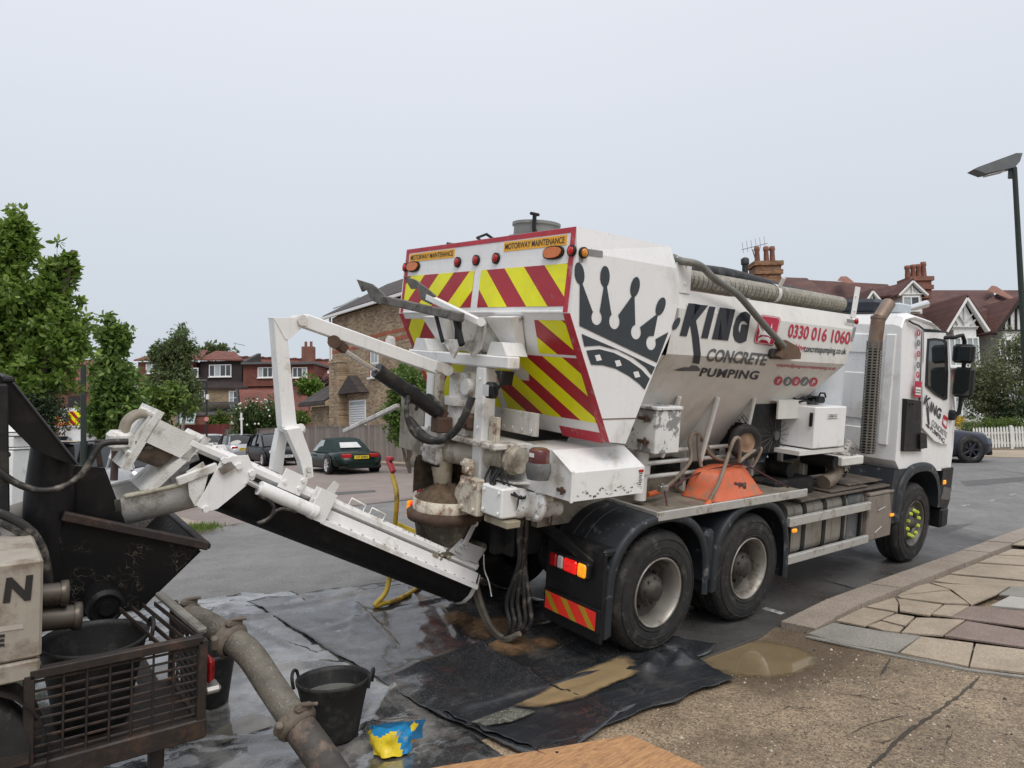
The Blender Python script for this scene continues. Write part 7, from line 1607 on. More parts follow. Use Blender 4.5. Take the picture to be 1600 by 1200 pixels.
b = B(); b.prism([q2(x, y, -1.5) for x, y in ((633, 432), (650, 437), (668, 450), (682, 462), (675, 476), (660, 468), (656, 450), (645, 452))], (-.02, 0, 0)); b.obj('hook_plate', MATS['grey_grimy_steel'], wa, M4)
b = B(); b.prism([q2(x, y, -1.45) for x, y in ((748, 500), (758, 503), (750, 545), (738, 558), (722, 535), (740, 530))], (.02, 0, 0)); b.prism([q2(x, y, -1.6) for x, y in ((690, 530), (722, 530), (708, 560))], (.02, 0, 0)); b.obj('arm_gusset', white_dirty, truck, M4)
b = B(); b.bar(q2(681, 492), q2(692, 535), .03, .03); b.bar(q2(710, 490, -1.6), q2(722, 540, -1.6), .04, .05); b.cyl(q2(716, 500, -1.55), q2(716, 530, -1.55), .03, n=10); b.obj('arm_linkage', dark, truck, M4)
# ================================================================ CARS
def car(name, label, paint, pos, heading, L=4.2, W=1.75, H=1.45, kind='hatch', plate=None, plate_rear=True, soft=None, wheel_r=.31, rim=None, lamps=True):
    mw = Matrix.Translation(pos) @ Matrix.Rotation(heading, 4, 'Z'); c = thing(name, label, 'car', mw, 'parked cars'); F_ = mw
    hl = L/2; bz = H*.60
    if kind == 'conv': prof = [(-1., .38, .60), (-.97, .52, .78), (-.9, .60, .90), (-.7, .615, .96), (-.4, .60, .98), (.0, .60, .98), (.3, .595, .98), (.6, .56, .96), (.85, .49, .88), (.97, .40, .72), (1., .32, .55)]
    elif kind == 'suv': prof = [(-1., .40, .7), (-.97, .60, .88), (-.9, .64, .96), (-.5, .645, 1.0), (0, .64, 1.0), (.35, .625, 1.0), (.55, .60, .98), (.85, .55, .92), (.97, .46, .80), (1., .34, .65)]
    else: prof = [(-1., .38, .7), (-.97, .60, .86), (-.9, .645, .95), (-.5, .64, 1.), (0, .62, 1.), (.35, .605, .98), (.6, .57, .95), (.85, .50, .88), (.97, .42, .74), (1., .33, .6)]
    b = B(); rings = []
    for x, zt, w in prof:
        hw = W/2*(w if abs(x) < .95 else w); z0 = .18 if abs(x) < .9 else .27; zt_ = zt*H; X = x*hl
        rings.append([Vector((X, -hw*.82, z0)), Vector((X, -hw*.97, z0+.08)), Vector((X, -hw, (z0+zt_)*.5)), Vector((X, -hw*.97, zt_-.13)), Vector((X, -hw*.86, zt_-.03)), Vector((X, -hw*.5, zt_)), Vector((X, 0, zt_+.012)),
                      Vector((X, hw*.5, zt_)), Vector((X, hw*.86, zt_-.03)), Vector((X, hw*.97, zt_-.13)), Vector((X, hw, (z0+zt_)*.5)), Vector((X, hw*.97, z0+.08)), Vector((X, hw*.82, z0))])
    b.loft(rings, caps=True); body = b.obj('body', paint, c, F_)
    G = {'hatch': [(-.93, .64, .84), (-.80, .93, .72), (-.62, .985, .70), (-.2, 1.0, .71), (.10, .975, .71), (.46, .61, .84)], 'suv': [(-.95, .64, .86), (-.84, .95, .74), (-.6, .99, .73), (-.1, 1., .74), (.12, .98, .74), (.42, .63, .86)],
         'conv': [(-.62, .61, .80), (-.50, .78, .70), (-.34, .95, .62), (-.15, 1.0, .60), (.06, .985, .60), (.32, .60, .78)], 'mini': [(-.92, .62, .84), (-.84, .95, .76), (-.5, .99, .75), (0, 1., .75), (.18, .98, .74), (.46, .62, .84)]}[kind]
    rings = []
    for x, zt, w in G:
        X, z, hw, hb = x*hl, zt*H, W/2*w, W/2*.86; zb = .60*H-.02
        rings.append([Vector((X, -hb if z > zb+.1 else -hw, zb)), Vector((X, -hw, z-.09)), Vector((X, -hw*.93, z-.02)), Vector((X, 0, z+.01)), Vector((X, hw*.93, z-.02)), Vector((X, hw, z-.09)), Vector((X, hb if z > zb+.1 else hw, zb))])
    gm = soft or glass
    b = B(); b.loft(rings, closed=False); gh = b.obj('soft_top' if soft else 'glasshouse', gm, c, F_)
    if soft:
        for s in (-1, 1):                                      # side glass and rear window let into the hood
            b = B(); b.add([(-.12*hl, s*W/2*.80, .62*H), (.28*hl, s*W/2*.82, .62*H), (.06*hl, s*W/2*.64, .93*H), (-.12*hl, s*W/2*.64, .93*H)], [(0, 1, 2, 3)]); b.obj('side_glass', pane_l, c, F_)
        b = B(); b.prism([(-.575*hl, -.36, .70*H), (-.575*hl, .40, .70*H), (-.45*hl, .34, .845*H), (-.45*hl, -.30, .845*H)], (-.035, 0, .02)); b.obj('rear_window', lens_clear if True else glass, gh, F_)
    else:
        b = B(); top = [[p+Vector((0, 0, .008)) for p in r[2:5]] for r in rings[1:5]]; b.loft(top, closed=False); b.obj('roof', paint, gh, F_)
        for s in (-1, 1):
            k = 0 if s < 0 else 6; k1 = 1 if s < 0 else 5
            for i, w in ((0, .07), (2, .05), (3, .045), (4, .05)):
                p0 = rings[i][k].lerp(rings[min(i+1, 5)][k], 0 if i else .0); p1 = rings[i][k1] if i else rings[1][k1]; p1 = p1 if i < 4 else rings[4][k1]; p0 = rings[5][k] if i == 4 else p0
                b = B(); b.bar(p0+Vector((0, s*.012, 0)), p1+Vector((0, s*.012, .04)), .03, w, (0, 1, 0)); b.obj('pillar', paint if i != 3 else black, gh, F_)
    for x in (-.60, .62):
        for s in (-1, 1):
            cc = Vector((x*hl, s*(W/2-.02), wheel_r)); ax = Vector((0, s, 0))
            a = B(); a.lathe([(wheel_r*1.16, -.02), (wheel_r*1.16, .012), (wheel_r*.9, .014)], cc, ax, 20); a.obj('wheel_arch', black, body, F_)
            a = B(); a.lathe([(wheel_r*.62, .0), (wheel_r*.72, .03), (wheel_r*.93, .03), (wheel_r, .0), (wheel_r, -.18), (wheel_r*.6, -.2)], cc, ax, 22); w_ = a.obj('wheel', rubber, c, F_)
            a = B(); a.lathe([(wheel_r*.68, .032), (wheel_r*.62, .02), (wheel_r*.6, -.03)], cc, ax, 22)
            for i in range(7): t = i*2*math.pi/7; a.bar(cc+ax*.015, cc+ax*.018+Vector((math.cos(t), 0, math.sin(t)))*wheel_r*.64, .05, .02, (0, 1, 0))
            a.lathe([(wheel_r*.15, .03), (0, .035)], cc, ax, 10); a.obj('rim', rim or chrome, w_, F_)
    for s in (-1, 1):
        a = B(); a.bbox((-hl*.985, s*W*.27-.17, .44*H), (-hl*.93, s*W*.27+.17, .56*H), .03); a.obj('tail_lamp', lamp_red_off, body, F_)
        a = B(); a.sphere((hl*.90, s*W*.345, .43*H), .13, 12, 8, (.9, 1, .75)); a.obj('headlamp', lens_clear, body, F_)
        a = B(); a.bbox((.27*hl, s*W/2*.97, .60*H), (.34*hl, s*(W/2+.14), .69*H), .03); a.obj('wing_mirror', paint if kind != 'conv' else black, body, F_)
        a = B(); a.bar((-.05*hl, s*W/2*1.002, .50*H), (.02*hl, s*W/2*1.002, .50*H), .02, .03); a.obj('door_handle', chrome if kind != 'conv' else black, body, F_)
    a = B(); a.bbox((-hl*.99, -W*.40, .2), (-hl*.9, W*.40, .30), .02); a.bbox((hl*.93, -W*.36, .2), (hl*1.0, W*.36, .36), .03); a.obj('lower_trim', black, body, F_)
    if plate:
        X = -hl*1.005 if plate_rear else hl*1.008; s = -1 if plate_rear else 1; z0 = .42*H if plate_rear else .26*H
        a = B(); a.box((X-.01, -.26, z0), (X+.01, .26, z0+.115)); pl = a.obj('number_plate', MATS['plate_yellow'] if plate_rear else MATS['label_white'], body, F_)
        q = [(.21, z0+.02), (-.21, z0+.02), (-.21, z0+.095), (.21, z0+.095)] if plate_rear else [(-.21, z0+.02), (.21, z0+.02), (.21, z0+.095), (-.21, z0+.095)]
        lettering('lettering', plate, q, lambda u, v: Vector((X+s*.013, u, v)), ink, pl, F_, .02)
    return c
brg = mat('british_green_paint', (.005, .015, .012), .22, var=.1, coat=.05, spec=.25)
hood = mat('green_fabric_hood', (.008, .024, .023), .8, var=.15)
blk = mat('black_car_paint', (.005, .005, .008), .28, var=.1, spec=.2)
slv = mat('silver_car_paint', (.40, .41, .43), .22, .3, var=.05, coat=.8)
wht = mat('white_car_paint', (.70, .71, .72), .2, var=.03, coat=.8)
blu = mat('navy_car_paint', (.022, .025, .042), .14, var=.1, coat=.15, spec=.35)
gry = mat('grey_car_paint', (.16, .17, .18), .2, .3, var=.05, coat=.8)
rim_w = mat('bright_alloy', (.70, .70, .70), .25, .6, var=.05)
rim_d = mat('dark_alloy', (.04, .04, .045), .35, .5, var=.1)
def at(px, py, off=0.): p = Wg(px, py); return p
hY = R(90)
p = at(553, 742); car('convertible_car', 'dark green soft-top convertible parked by timber fence with yellow plate', brg, p+Vector((.55, 2.35, 0)), R(84), 4.65, 1.83, 1.26, 'conv', 'N7 DBN', True, hood, .33, rim_w)
p = at(432, 729); car('hatchback_car', 'black hatchback facing the camera behind white crane legs', blk, p+Vector((.6, 1.9, 0)), R(-95), 4.06, 1.72, 1.45, 'hatch', 'LB59 MWG', False)
p = at(374, 722); car('small_hatchback', 'silver two-door hatchback with black roof pillars beyond black car', slv, p+Vector((.4, 1.9, 0)), R(86), 3.7, 1.69, 1.42, 'mini', 'KP07 EXL', True)
p = at(330, 716); car('saloon_car', 'white car with pale roof farthest along timber fence', wht, p+Vector((.3, 2., 0)), R(86), 4.4, 1.78, 1.44, 'hatch')
p = at(225, 800); car('estate_car', 'silver estate with red tail lamp behind conveyor head', slv, p+Vector((-.6, 1.9, 0)), R(118), 4.5, 1.8, 1.5, 'hatch')
p = at(146, 775); car('white_hatchback', 'white hatchback facing camera beyond young street tree', wht, p+Vector((-.5, 2.2, 0)), R(-80), 4.2, 1.78, 1.46, 'hatch')
p = at(100, 752); car('grey_estate', 'grey estate with roof box showing above black pump lid', gry, p+Vector((-.3, 2.2, 0)), R(-85), 4.6, 1.85, 1.62, 'suv')
p = Wg(1516, 722); u = RH
car('blue_suv', 'dark blue sports utility car standing in front of picket fence', blu, p-RH*1.72+FH*.5, math.atan2(RH.y, RH.x)+R(4), 4.75, 1.95, 1.68, 'suv', wheel_r=.39, rim=rim_d)
# lorry with chevron tail far left
D = 34
lo = thing('chevron_lorry', 'distant lorry with red and yellow chevron tail seen between left trees', 'truck', HF @ Matrix.Translation((hp(105, 690, D).x, D, .4)))
a, c = hp(83, 668, D), hp(131, 637, D); b = B(); b.box((a.x, D, a.z), (c.x, D+4, c.z)); b.box((a.x+.2, D+.1, .9), (c.x-.2, D+4, a.z-.01)); b.obj('body', wht, lo, HF)
zq = hp(100, 643, D).z
for s, (x0, x1) in enumerate(((a.x+.04, a.x+.62), (c.x-.72, c.x-.04))):
    pn = B(); pn.box((x0, D-.012, a.z+.1), (x1, D-.002, zq)); po = pn.obj('chevron_panel', red_ref, lo, HF)
    for k in range(-6, 8):
        q = clip_poly([(x0, a.z+.1), (x1, a.z+.1), (x1, zq), (x0, zq)], 1, .9 if s else -.9, x0+.9*(a.z+.1)*(1 if s else -1)+k*.4); q = clip_poly(q, -1, -.9 if s else .9, -(x0+.9*(a.z+.1)*(1 if s else -1)+k*.4+.2)) if len(q) > 2 else []
        if len(q) > 2: b = B(); b.add([(u_, D-.016, v_) for u_, v_ in q], [tuple(range(len(q)))]); b.obj('chevron_stripe', yel_ref, po, HF)
b = B(); b.cyl(hp(101, 664, D-.3), hp(101, 640, D-.3), .16, n=12); b.obj('outlet_pipe', steel, lo, HF)
b = B(); m_ = hp(98, 663, D-.5); b.sphere(m_, .3, 10, 6, (1.1, .5, .4)); b.obj('orange_float', mat('orange_plastic', (.55, .14, .03), .5), lo, HF)

# ================================================================ PLASTIC SHEETS
def tarp_mat(name, base, dust, amt, rough, slurry=None, sl_amt=0.):
    m = mat(name, base, rough, var=.3, vscale=2.5, dirt=dust, dirt_amt=amt, dscale=2.2, speck=(.40, .37, .31), speck_amt=.10, sscale=140, bump=.35, bscale=18, rvar=.45, spec=.55)
    return m
t_wet = mat('wet_slurried_plastic', (.030, .031, .033), .22, var=.3, vscale=2, dirt=(.21, .205, .195), dirt_amt=.46, dscale=1.8, speck=(.36, .34, .30), speck_amt=.16, sscale=150, bump=.8, bscale=7, rvar=.5, spec=.7, coat=.8)
t_mid = mat('dusty_black_plastic', (.024, .026, .030), .22, var=.3, vscale=2, dirt=(.105, .10, .09), dirt_amt=.34, dscale=1.6, speck=(.36, .33, .27), speck_amt=.17, sscale=170, bump=.8, bscale=8, rvar=.4, spec=.6, coat=.3)
t_dark = mat('black_plastic_sheet', (.021, .023, .027), .34, var=.25, vscale=2, dirt=(.055, .053, .05), dirt_amt=.25, speck=(.25, .23, .2), speck_amt=.09, sscale=190, bump=.5, bscale=6, rvar=.3)
def both(x, y): return max(gz(x, y) if y > KY-.4 else -9, pz(x, y) if y < KY+.15 else -9)
def tarp(name, label, quad, nu, nv, m, seed, off=.015, folds=(), wr=.012, edge=.05, curl=()):
    """quad: four pixel corners (world ground points); folds: (u0,v0,u1,v1,height,width) ridges in sheet coordinates"""
    W4 = [Wg(*p, fn=both) for p in quad]; vs = []
    for j in range(nv+1):
        for i in range(nu+1):
            u, v = i/nu, j/nv; p = (W4[0]*(1-u)+W4[1]*u)*(1-v)+(W4[3]*(1-u)+W4[2]*u)*v
            e = edge*noise.noise(Vector((u*7, v*7, seed)))
            if i in (0, nu): p.x += e
            if j in (0, nv): p.y += e*1.5
            z = both(p.x, p.y)+off+wr*(noise.noise(Vector((p.x*2.2, p.y*2.2, seed)))*.8+abs(noise.noise(Vector((p.x*5, p.y*3.2, seed+5))))*.7+(1-abs(noise.noise(Vector((p.x*2.6+p.y*1.1, p.y*4.4-p.x, seed+9))))*2.2)**3*.5)
            for (u0, v0, u1, v1, h_, w) in folds:
                du, dv_ = u1-u0, v1-v0; L2 = du*du+dv_*dv_; t = max(0, min(1, ((u-u0)*du+(v-v0)*dv_)/L2)); d_ = math.hypot(u-u0-du*t, v-v0-dv_*t)
                z += h_*math.exp(-(d_/w)**2)*min(1, 4*min(t+.1, 1.1-t))
            vs.append(Vector((p.x, p.y, z)))
    b = B(); n = nu+1; b.add(vs, [(j*n+i, j*n+i+1, (j+1)*n+i+1, (j+1)*n+i) for j in range(nv) for i in range(nu)], True)
    o = b.obj(name, m, label=label, cat='plastic sheet', group='black plastic sheets laid under the pump')
    md = o.modifiers.new('thickness', 'SOLIDIFY'); md.thickness = .004; md.offset = 0
    return o
random.seed(1)
tarp('plastic_sheet', 'wet grey slurry-covered plastic sheet under pump trailer, bucket and bag', [(-260, 1330), (845, 1215), (455, 925), (60, 962)], 90, 80, t_wet, 1., .010, [(.0, .55, .9, .5, .04, .010), (.1, .2, .95, .25, .03, .010), (.3, .8, 1., .8, .03, .008), (.35, .62, .75, .95, .03, .008), (.5, .3, .65, .6, .03, .008), (.62, .9, .85, .55, .025, .008), (.7, .1, .98, .4, .03, .008)], .022)
tarp('plastic_sheet', 'dusty black plastic sheet behind bucket, running under truck rear', [(868, 1198), (1120, 1010), (690, 900), (385, 945)], 90, 80, t_mid, 2., .024, [(.0, .72, 1., .78, .022, .010), (.0, .45, .8, .42, .03, .012), (.1, .25, .9, .3, .03, .010), (.3, 0, .45, .5, .025, .010), (0, .92, 1, .92, .03, .008), (.05, .6, .5, .95, .02, .008), (.2, .55, .35, .85, .03, .008), (.42, .5, .6, .7, .03, .008), (.55, .75, .75, .98, .025, .008)], .018)
fs = tarp('plastic_sheet', 'folded black plastic sheet holding muddy water beside rear wheel', [(836, 1182), (1148, 1068), (1062, 1018), (692, 1122)], 90, 50, t_dark, 3., .030, [(.0, .97, .62, .96, .035, .035), (.0, .36, .9, .30, .008, .012), (.1, .18, .7, .14, .010, .010), (.74, .62, .86, .95, .05, .05), (.86, .55, .98, .8, .06, .05), (.80, .95, .98, .5, .03, .03), (.68, .85, .76, .6, .03, .02), (0, 0, 0, 1, .02, .02), (.3, .5, .95, .42, .012, .008), (.2, .28, .95, .18, .014, .008)], .012)
# muddy water standing on the folded sheet
def fade_mat(name, src, lo=.10, hi=.45, scale=14):
    """copy of a material that thins out towards the rim of its sheet (attribute fade: 0 at the rim)"""
    m = src.copy(); m.name = name; t = m.node_tree; L = t.links.new; out = t.nodes['Material Output']; p = t.nodes['Principled BSDF']
    at_ = _n(t, 'ShaderNodeAttribute', attribute_name='fade'); tc = _n(t, 'ShaderNodeTexCoord'); n = _n(t, 'ShaderNodeTexNoise'); n.inputs['Scale'].default_value = scale; n.inputs['Detail'].default_value = 6; L(tc.outputs['Object'], n.inputs['Vector'])
    ad = _n(t, 'ShaderNodeMath', operation='MULTIPLY_ADD'); ad.inputs[1].default_value = .55; L(n.outputs[0], ad.inputs[0]); L(at_.outputs['Fac'], ad.inputs[2])
    r = _n(t, 'ShaderNodeMapRange'); r.inputs[1].default_value = lo+.27; r.inputs[2].default_value = hi+.27; L(ad.outputs[0], r.inputs[0])
    tr = _n(t, 'ShaderNodeBsdfTransparent'); mx = _n(t, 'ShaderNodeMixShader'); L(r.outputs[0], mx.inputs[0]); L(tr.outputs[0], mx.inputs[1]); L(p.outputs[0], mx.inputs[2]); L(mx.outputs[0], out.inputs[0])
    return m
def set_fade(o, vals):
    at_ = o.data.attributes.new('fade', 'FLOAT', 'POINT'); at_.data.foreach_set('value', vals)
def water(name, label, px, off, m, level=True):
    w = [Wg(*p, fn=both) for p in px]; c = sum(w, Vector())/len(w)
    ks = (0, .35, .6, .8, .92, 1.06); n = len(w); vs = []; fd = []
    for k in ks:
        for p in w:
            q = c.lerp(p, k); vs.append(Vector((q.x, q.y, both(q.x, q.y)+off))); fd.append(min(1, (1.06-k)*2.2))
    b = B(); b.add(vs, [(j*n+i, j*n+(i+1) % n, (j+1)*n+(i+1) % n, (j+1)*n+i) for j in range(len(ks)-1) for i in range(n)], True)
    o = b.obj(name, fade_mat(name+'_film', m, .05, .5, 11), label=label, kind='stuff'); set_fade(o, fd); return o
# damp gutter tarmac, its colour also darkened to deepen the shade below the truck
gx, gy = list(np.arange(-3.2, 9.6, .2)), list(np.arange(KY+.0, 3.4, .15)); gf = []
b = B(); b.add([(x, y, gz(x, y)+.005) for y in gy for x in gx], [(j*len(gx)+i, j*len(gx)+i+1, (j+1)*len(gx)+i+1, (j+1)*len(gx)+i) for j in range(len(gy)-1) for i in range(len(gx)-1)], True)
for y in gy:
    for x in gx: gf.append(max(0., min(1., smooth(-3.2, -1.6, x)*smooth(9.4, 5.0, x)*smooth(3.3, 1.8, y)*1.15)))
o = b.obj('damp_tarmac', fade_mat('damp_tarmac_film', ground_mat('damp_tarmac', (.060, .058, .056), (.095, .092, .088), 130, .5, .6, .5, .5, .25), .10, .70, 2.2), label='damp tarmac along the gutter, darkened as painted shade below the truck', kind='stuff'); set_fade(o, gf)
o = PUD[0].obj('puddle', fade_mat('muddy_water_puddle', MATS['muddy_water'] if 'muddy_water' in MATS else mat('muddy_water', (.22, .165, .095), .04, var=.15, vscale=3, dirt=(.17, .13, .08), dirt_amt=.3, dscale=1.5), .0, .42, 9), label='muddy brown puddle of water lying at the dropped kerb', kind='stuff'); set_fade(o, PUD[1])
wat = [(806, 1112), (838, 1098), (870, 1078), (910, 1058), (940, 1046), (968, 1036), (985, 1035), (992, 1045), (998, 1060), (985, 1068), (960, 1078), (935, 1090), (912, 1101), (885, 1108), (850, 1116), (822, 1117)]
water('muddy_water', 'pool of brown muddy water on the folded sheet', wat, .052, mat('muddy_water_sheet', (.32, .23, .125), .07, var=.12, vscale=4, spec=.5))
water('slurry_water', 'grey cement water at the end of the brown pool', [(724, 1144), (760, 1130), (800, 1115), (825, 1120), (838, 1124), (800, 1140), (760, 1147)], .050, mat('slurry_water', (.13, .13, .11), .12, var=.4, vscale=20, speck=(.5, .48, .42), speck_amt=.3, sscale=60))
water('wet_patch', 'thin brown wet patch beside the black bucket', [(318, 1160), (350, 1140), (400, 1120), (440, 1138), (400, 1152), (345, 1172)], .035, mat('pale_slurry_water', (.15, .14, .12), .05, var=.3, vscale=9))
# sand spilt below the hoses
random.seed(6); SC = Wg(716, 975); b = B(); nS = 26; sfd = []
def pile(cx, cy, r, h_, seed):
    vs = []; rr = [0, .3, .55, .8, 1.]
    for k in rr:
        for i in range(nS):
            t = 2*math.pi*i/nS; q = r*k*(1+.25*noise.noise(Vector((math.cos(t)*1.5, math.sin(t)*1.5, seed)))); x, y = cx+math.cos(t)*q, cy+math.sin(t)*q
            sfd.append((1-k)*1.2); vs.append((x, y, both(x, y)+.036+h_*(1-k)**1.2+.012*noise.noise(Vector((x*9, y*9, seed)))*(1-k*.6)))
    b.add(vs, [(j*nS+i, j*nS+(i+1) % nS, (j+1)*nS+(i+1) % nS, (j+1)*nS+i) for j in range(4) for i in range(nS)], True)
pile(SC.x, SC.y, .20, .09, 1); q = Wg(772, 988); pile(q.x, q.y, .36, .045, 2); q = Wg(792, 1012); pile(q.x, q.y, .30, .03, 3); q = Wg(850, 1010); pile(q.x, q.y, .16, .012, 4)
o = b.obj('sand', fade_mat('scattered_sand', mat('orange_sand', (.17, .095, .045), .95, var=.4, vscale=18, bump=1., bscale=150, speck=(.4, .27, .14), speck_amt=.3), .12, .7, 26), label='heaps of orange sand spilt on sheet below truck hoses', kind='stuff'); set_fade(o, sfd)
# plywood board
w = [Wg(x, y, fn=pz) for x, y in ((660, 1212), (985, 1157), (1130, 1222), (760, 1300))]
b = B(); b.prism([p+Vector((0, 0, .035)) for p in w], (0, 0, -.018)); o = b.obj('plywood_board', mat('orange_plywood', (.46, .25, .115), .65, var=.25, vscale=9, stretch=(2, 9, 1), dirt=(.27, .14, .07), dirt_amt=.42, dscale=5, speck=(.62, .42, .24), speck_amt=.25, sscale=60, bump=.3), label='orange-brown plywood board at the bottom edge', cat='board')
# ================================================================ BUCKETS AND BAG
bk = mat('builders_bucket_rubber', (.014, .014, .014), .6, var=.25, dirt=(.05, .048, .043), dirt_amt=.30, dscale=6, speck=(.12, .115, .105), speck_amt=.06, sscale=160, spec=.35)
def bucket(name, label, base, r0, r1, h_, squash=(1, 1), fill=None, rot=0., tilt=None):
    mw = Matrix.Translation(base) @ (tilt or I4) @ Matrix.Rotation(rot, 4, 'Z'); t = thing(name, label, 'bucket', mw)
    n = 36; b = B()
    def ring(r, z): return [Vector((math.cos(2*math.pi*i/n)*r*(1+(squash[0]-1)*z/h_), math.sin(2*math.pi*i/n)*r*(1+(squash[1]-1)*z/h_), z)) for i in range(n)]
    b.loft([ring(0.001, .002), ring(r0*.9, 0), ring(r0, .012), ring((r0+r1)/2, h_/2), ring(r1, h_-.03), ring(r1*1.03, h_-.025), ring(r1*1.045, h_), ring(r1*.99, h_), ring(r1*.97, h_-.03), ring(r0*.96, .02), ring(.001, .02)]); b.obj('shell', bk, t, mw)
    for s in (0, math.pi):
        c = Vector((math.cos(s)*r1*squash[0], math.sin(s)*r1*squash[1], h_)); tg = Vector((-math.sin(s), math.cos(s), 0)); b = B(); o_ = Vector((math.cos(s), math.sin(s), 0))*.012
        b.tube([c-tg*.06+o_-Vector((0, 0, .05)), c-tg*.055+o_*2+Vector((0, 0, .02)), c+o_*2.5+Vector((0, 0, .045)), c+tg*.055+o_*2+Vector((0, 0, .02)), c+tg*.06+o_-Vector((0, 0, .05))], .011, 8, smooth_path=4); b.obj('handle', bk, t, mw)
    if fill:
        zf_, m = fill; rr = (r0+(r1-r0)*zf_/h_)*.965; b = B(); b.add(ring(rr, zf_), [tuple(range(n))]); b.obj('water', m, t, mw)
    return t, mw
grey_w = mat('grey_water', (.15, .155, .14), .08, var=.2, vscale=10)
gb2 = Wg(521, 1158, fn=both)
t, mw = bucket('builders_bucket', 'black rubber bucket holding grey water and an orange sponge', gb2+Vector((0, 0, .03)), .155, .225, .37, fill=(.265, grey_w), rot=-.68)
b = B(); b.sphere((.04, -.06, .27), .045, 12, 6, (1.5, 1, .4)); b.obj('sponge', mat('orange_sponge', (.60, .20, .07), .9, var=.2, bump=.6), None, mw, label='orange sponge floating in the black bucket', cat='sponge')
# torn bag
C0 = Wg(612, 1181, fn=both)+Vector((0, 0, .03)); b = B(); n = 40; rings = []
mz = Matrix.Translation(C0) @ Matrix.Rotation(R(-40), 4, 'Z')
for j in range(17):
    v = j/16; ring = []
    for i in range(n):
        t_ = 2*math.pi*i/n; rx, ry = .135*(1+.12*math.sin(v*3)), .085*(1.05-.1*v)*(1-.62*smooth(.5, 1, v)); cr_ = noise.noise(Vector((math.cos(t_)*2.2, math.sin(t_)*2.2, v*2.4)))*.045+noise.noise(Vector((math.cos(t_)*4, math.sin(t_)*4, v*4+9)))*.016
        k = 1+cr_/.1*.55; z = .175*v*(1+.10*math.sin(t_*1+2.2)+.05*noise.noise(Vector((math.cos(t_)*1.5, math.sin(t_)*1.5, 2)))) 
        ring.append(Vector((math.cos(t_)*rx*k*(.85+.25*v)+.035*v*v, math.sin(t_)*ry*k+.02*math.sin(v*4), z)))
    rings.append(ring)
inner = [[p*1 for p in rings[-1]]]
for v in (.8, .45): inner.append([Vector((p.x*.9, p.y*.88, .175*v)) for p in rings[-1]])
b.loft(rings, smooth=True); k0 = len(b.f); b.loft(inner, smooth=True); b.add([Vector((0, 0, .07))]+inner[-1], [(0, 1+i, 1+(i+1) % n) for i in range(n)])
bag_y = mat('yellow_bag_print', (.78, .58, .02), .3, var=.12, vscale=9, dirt=(.42, .33, .12), dirt_amt=.25, dscale=16, bump=.4, bscale=30)
bag_b = mat('blue_bag_print', (.01, .24, .52), .3, var=.15, vscale=9, dirt=(.3, .4, .42), dirt_amt=.22, dscale=16, bump=.4, bscale=30)
bag_i = mat('blue_bag_lining', (.015, .13, .28), .4, var=.3, vscale=12)
bag_o = mat('orange_bag_print', (.72, .36, .04), .3, var=.2, vscale=14)
mi_ = []
for f in b.f[:k0]:
    c = sum((b.v[i] for i in f), Vector())/len(f); an = math.degrees(math.atan2(c.y, c.x)) % 360; v = c.z/.175
    e0 = 322-20*v
    m_ = 1 if (an > e0 and an < e0+38) else 0
    if an > e0+38 or an < 12: m_ = 3 if .3 < v < .62 else (1 if v < .72 else 0)
    if v > .70+.1*math.sin(an*.05) and 175 < an < e0: m_ = 1
    mi_.append(m_)
b.m = mi_+[2]*(len(b.f)-k0)
b.obj('cement_bag', [bag_y, bag_b, bag_i, bag_o], None, mz, label='crumpled torn yellow and blue bag standing on wet sheet', cat='bag')
# ================================================================ PUMP TRAILER (same lean as the truck)
TB = M4 @ Matrix.Translation((-4.2, .8, .25))
pump = thing('concrete_pump_trailer', 'dark trailer pump with black hopper and caged basket at left', 'trailer', TB)
def tp_(name, m, fn, parent=None, **k):
    b = B(); fn(b); return b.obj(name, m, parent or pump, M4, **k)
dkst = mat('rusty_dark_steel', (.030, .023, .020), .6, .2, var=.3, dirt=(.075, .042, .028), dirt_amt=.32, dscale=9, bump=.25)
blkst = mat('black_pump_steel', (.006, .006, .007), .45, var=.3, dirt=(.02, .017, .014), dirt_amt=.3, spec=.3)
# cracked dry cement on black steel
ck = bpy.data.materials.new('black_steel_with_dried_cement'); ck.use_nodes = True; t = ck.node_tree; Lk = t.links.new; pr = t.nodes['Principled BSDF']; tc_ = _n(t, 'ShaderNodeTexCoord')
vo = _n(t, 'ShaderNodeTexVoronoi', feature='DISTANCE_TO_EDGE'); vo.inputs['Scale'].default_value = 16; nz = _n(t, 'ShaderNodeTexNoise'); nz.inputs['Scale'].default_value = 9; Lk(tc_.outputs['Object'], nz.inputs['Vector'])
vm = _n(t, 'ShaderNodeVectorMath', operation='MULTIPLY_ADD'); vm.inputs[1].default_value = (.22, .22, .22); Lk(nz.outputs['Color'], vm.inputs[0]); Lk(tc_.outputs['Object'], vm.inputs[2]); Lk(vm.outputs[0], vo.inputs['Vector'])
m1 = _n(t, 'ShaderNodeMapRange'); m1.inputs[1].default_value = .006; m1.inputs[2].default_value = .03; m1.inputs[3].default_value = 1; m1.inputs[4].default_value = 0; Lk(vo.outputs[0], m1.inputs[0])
n3 = _n(t, 'ShaderNodeTexNoise'); n3.inputs['Scale'].default_value = 4.5; Lk(tc_.outputs['Object'], n3.inputs['Vector']); m3 = _n(t, 'ShaderNodeMapRange'); m3.inputs[1].default_value = .44; m3.inputs[2].default_value = .58; m3.inputs[4].default_value = .85; Lk(n3.outputs[0], m3.inputs[0])
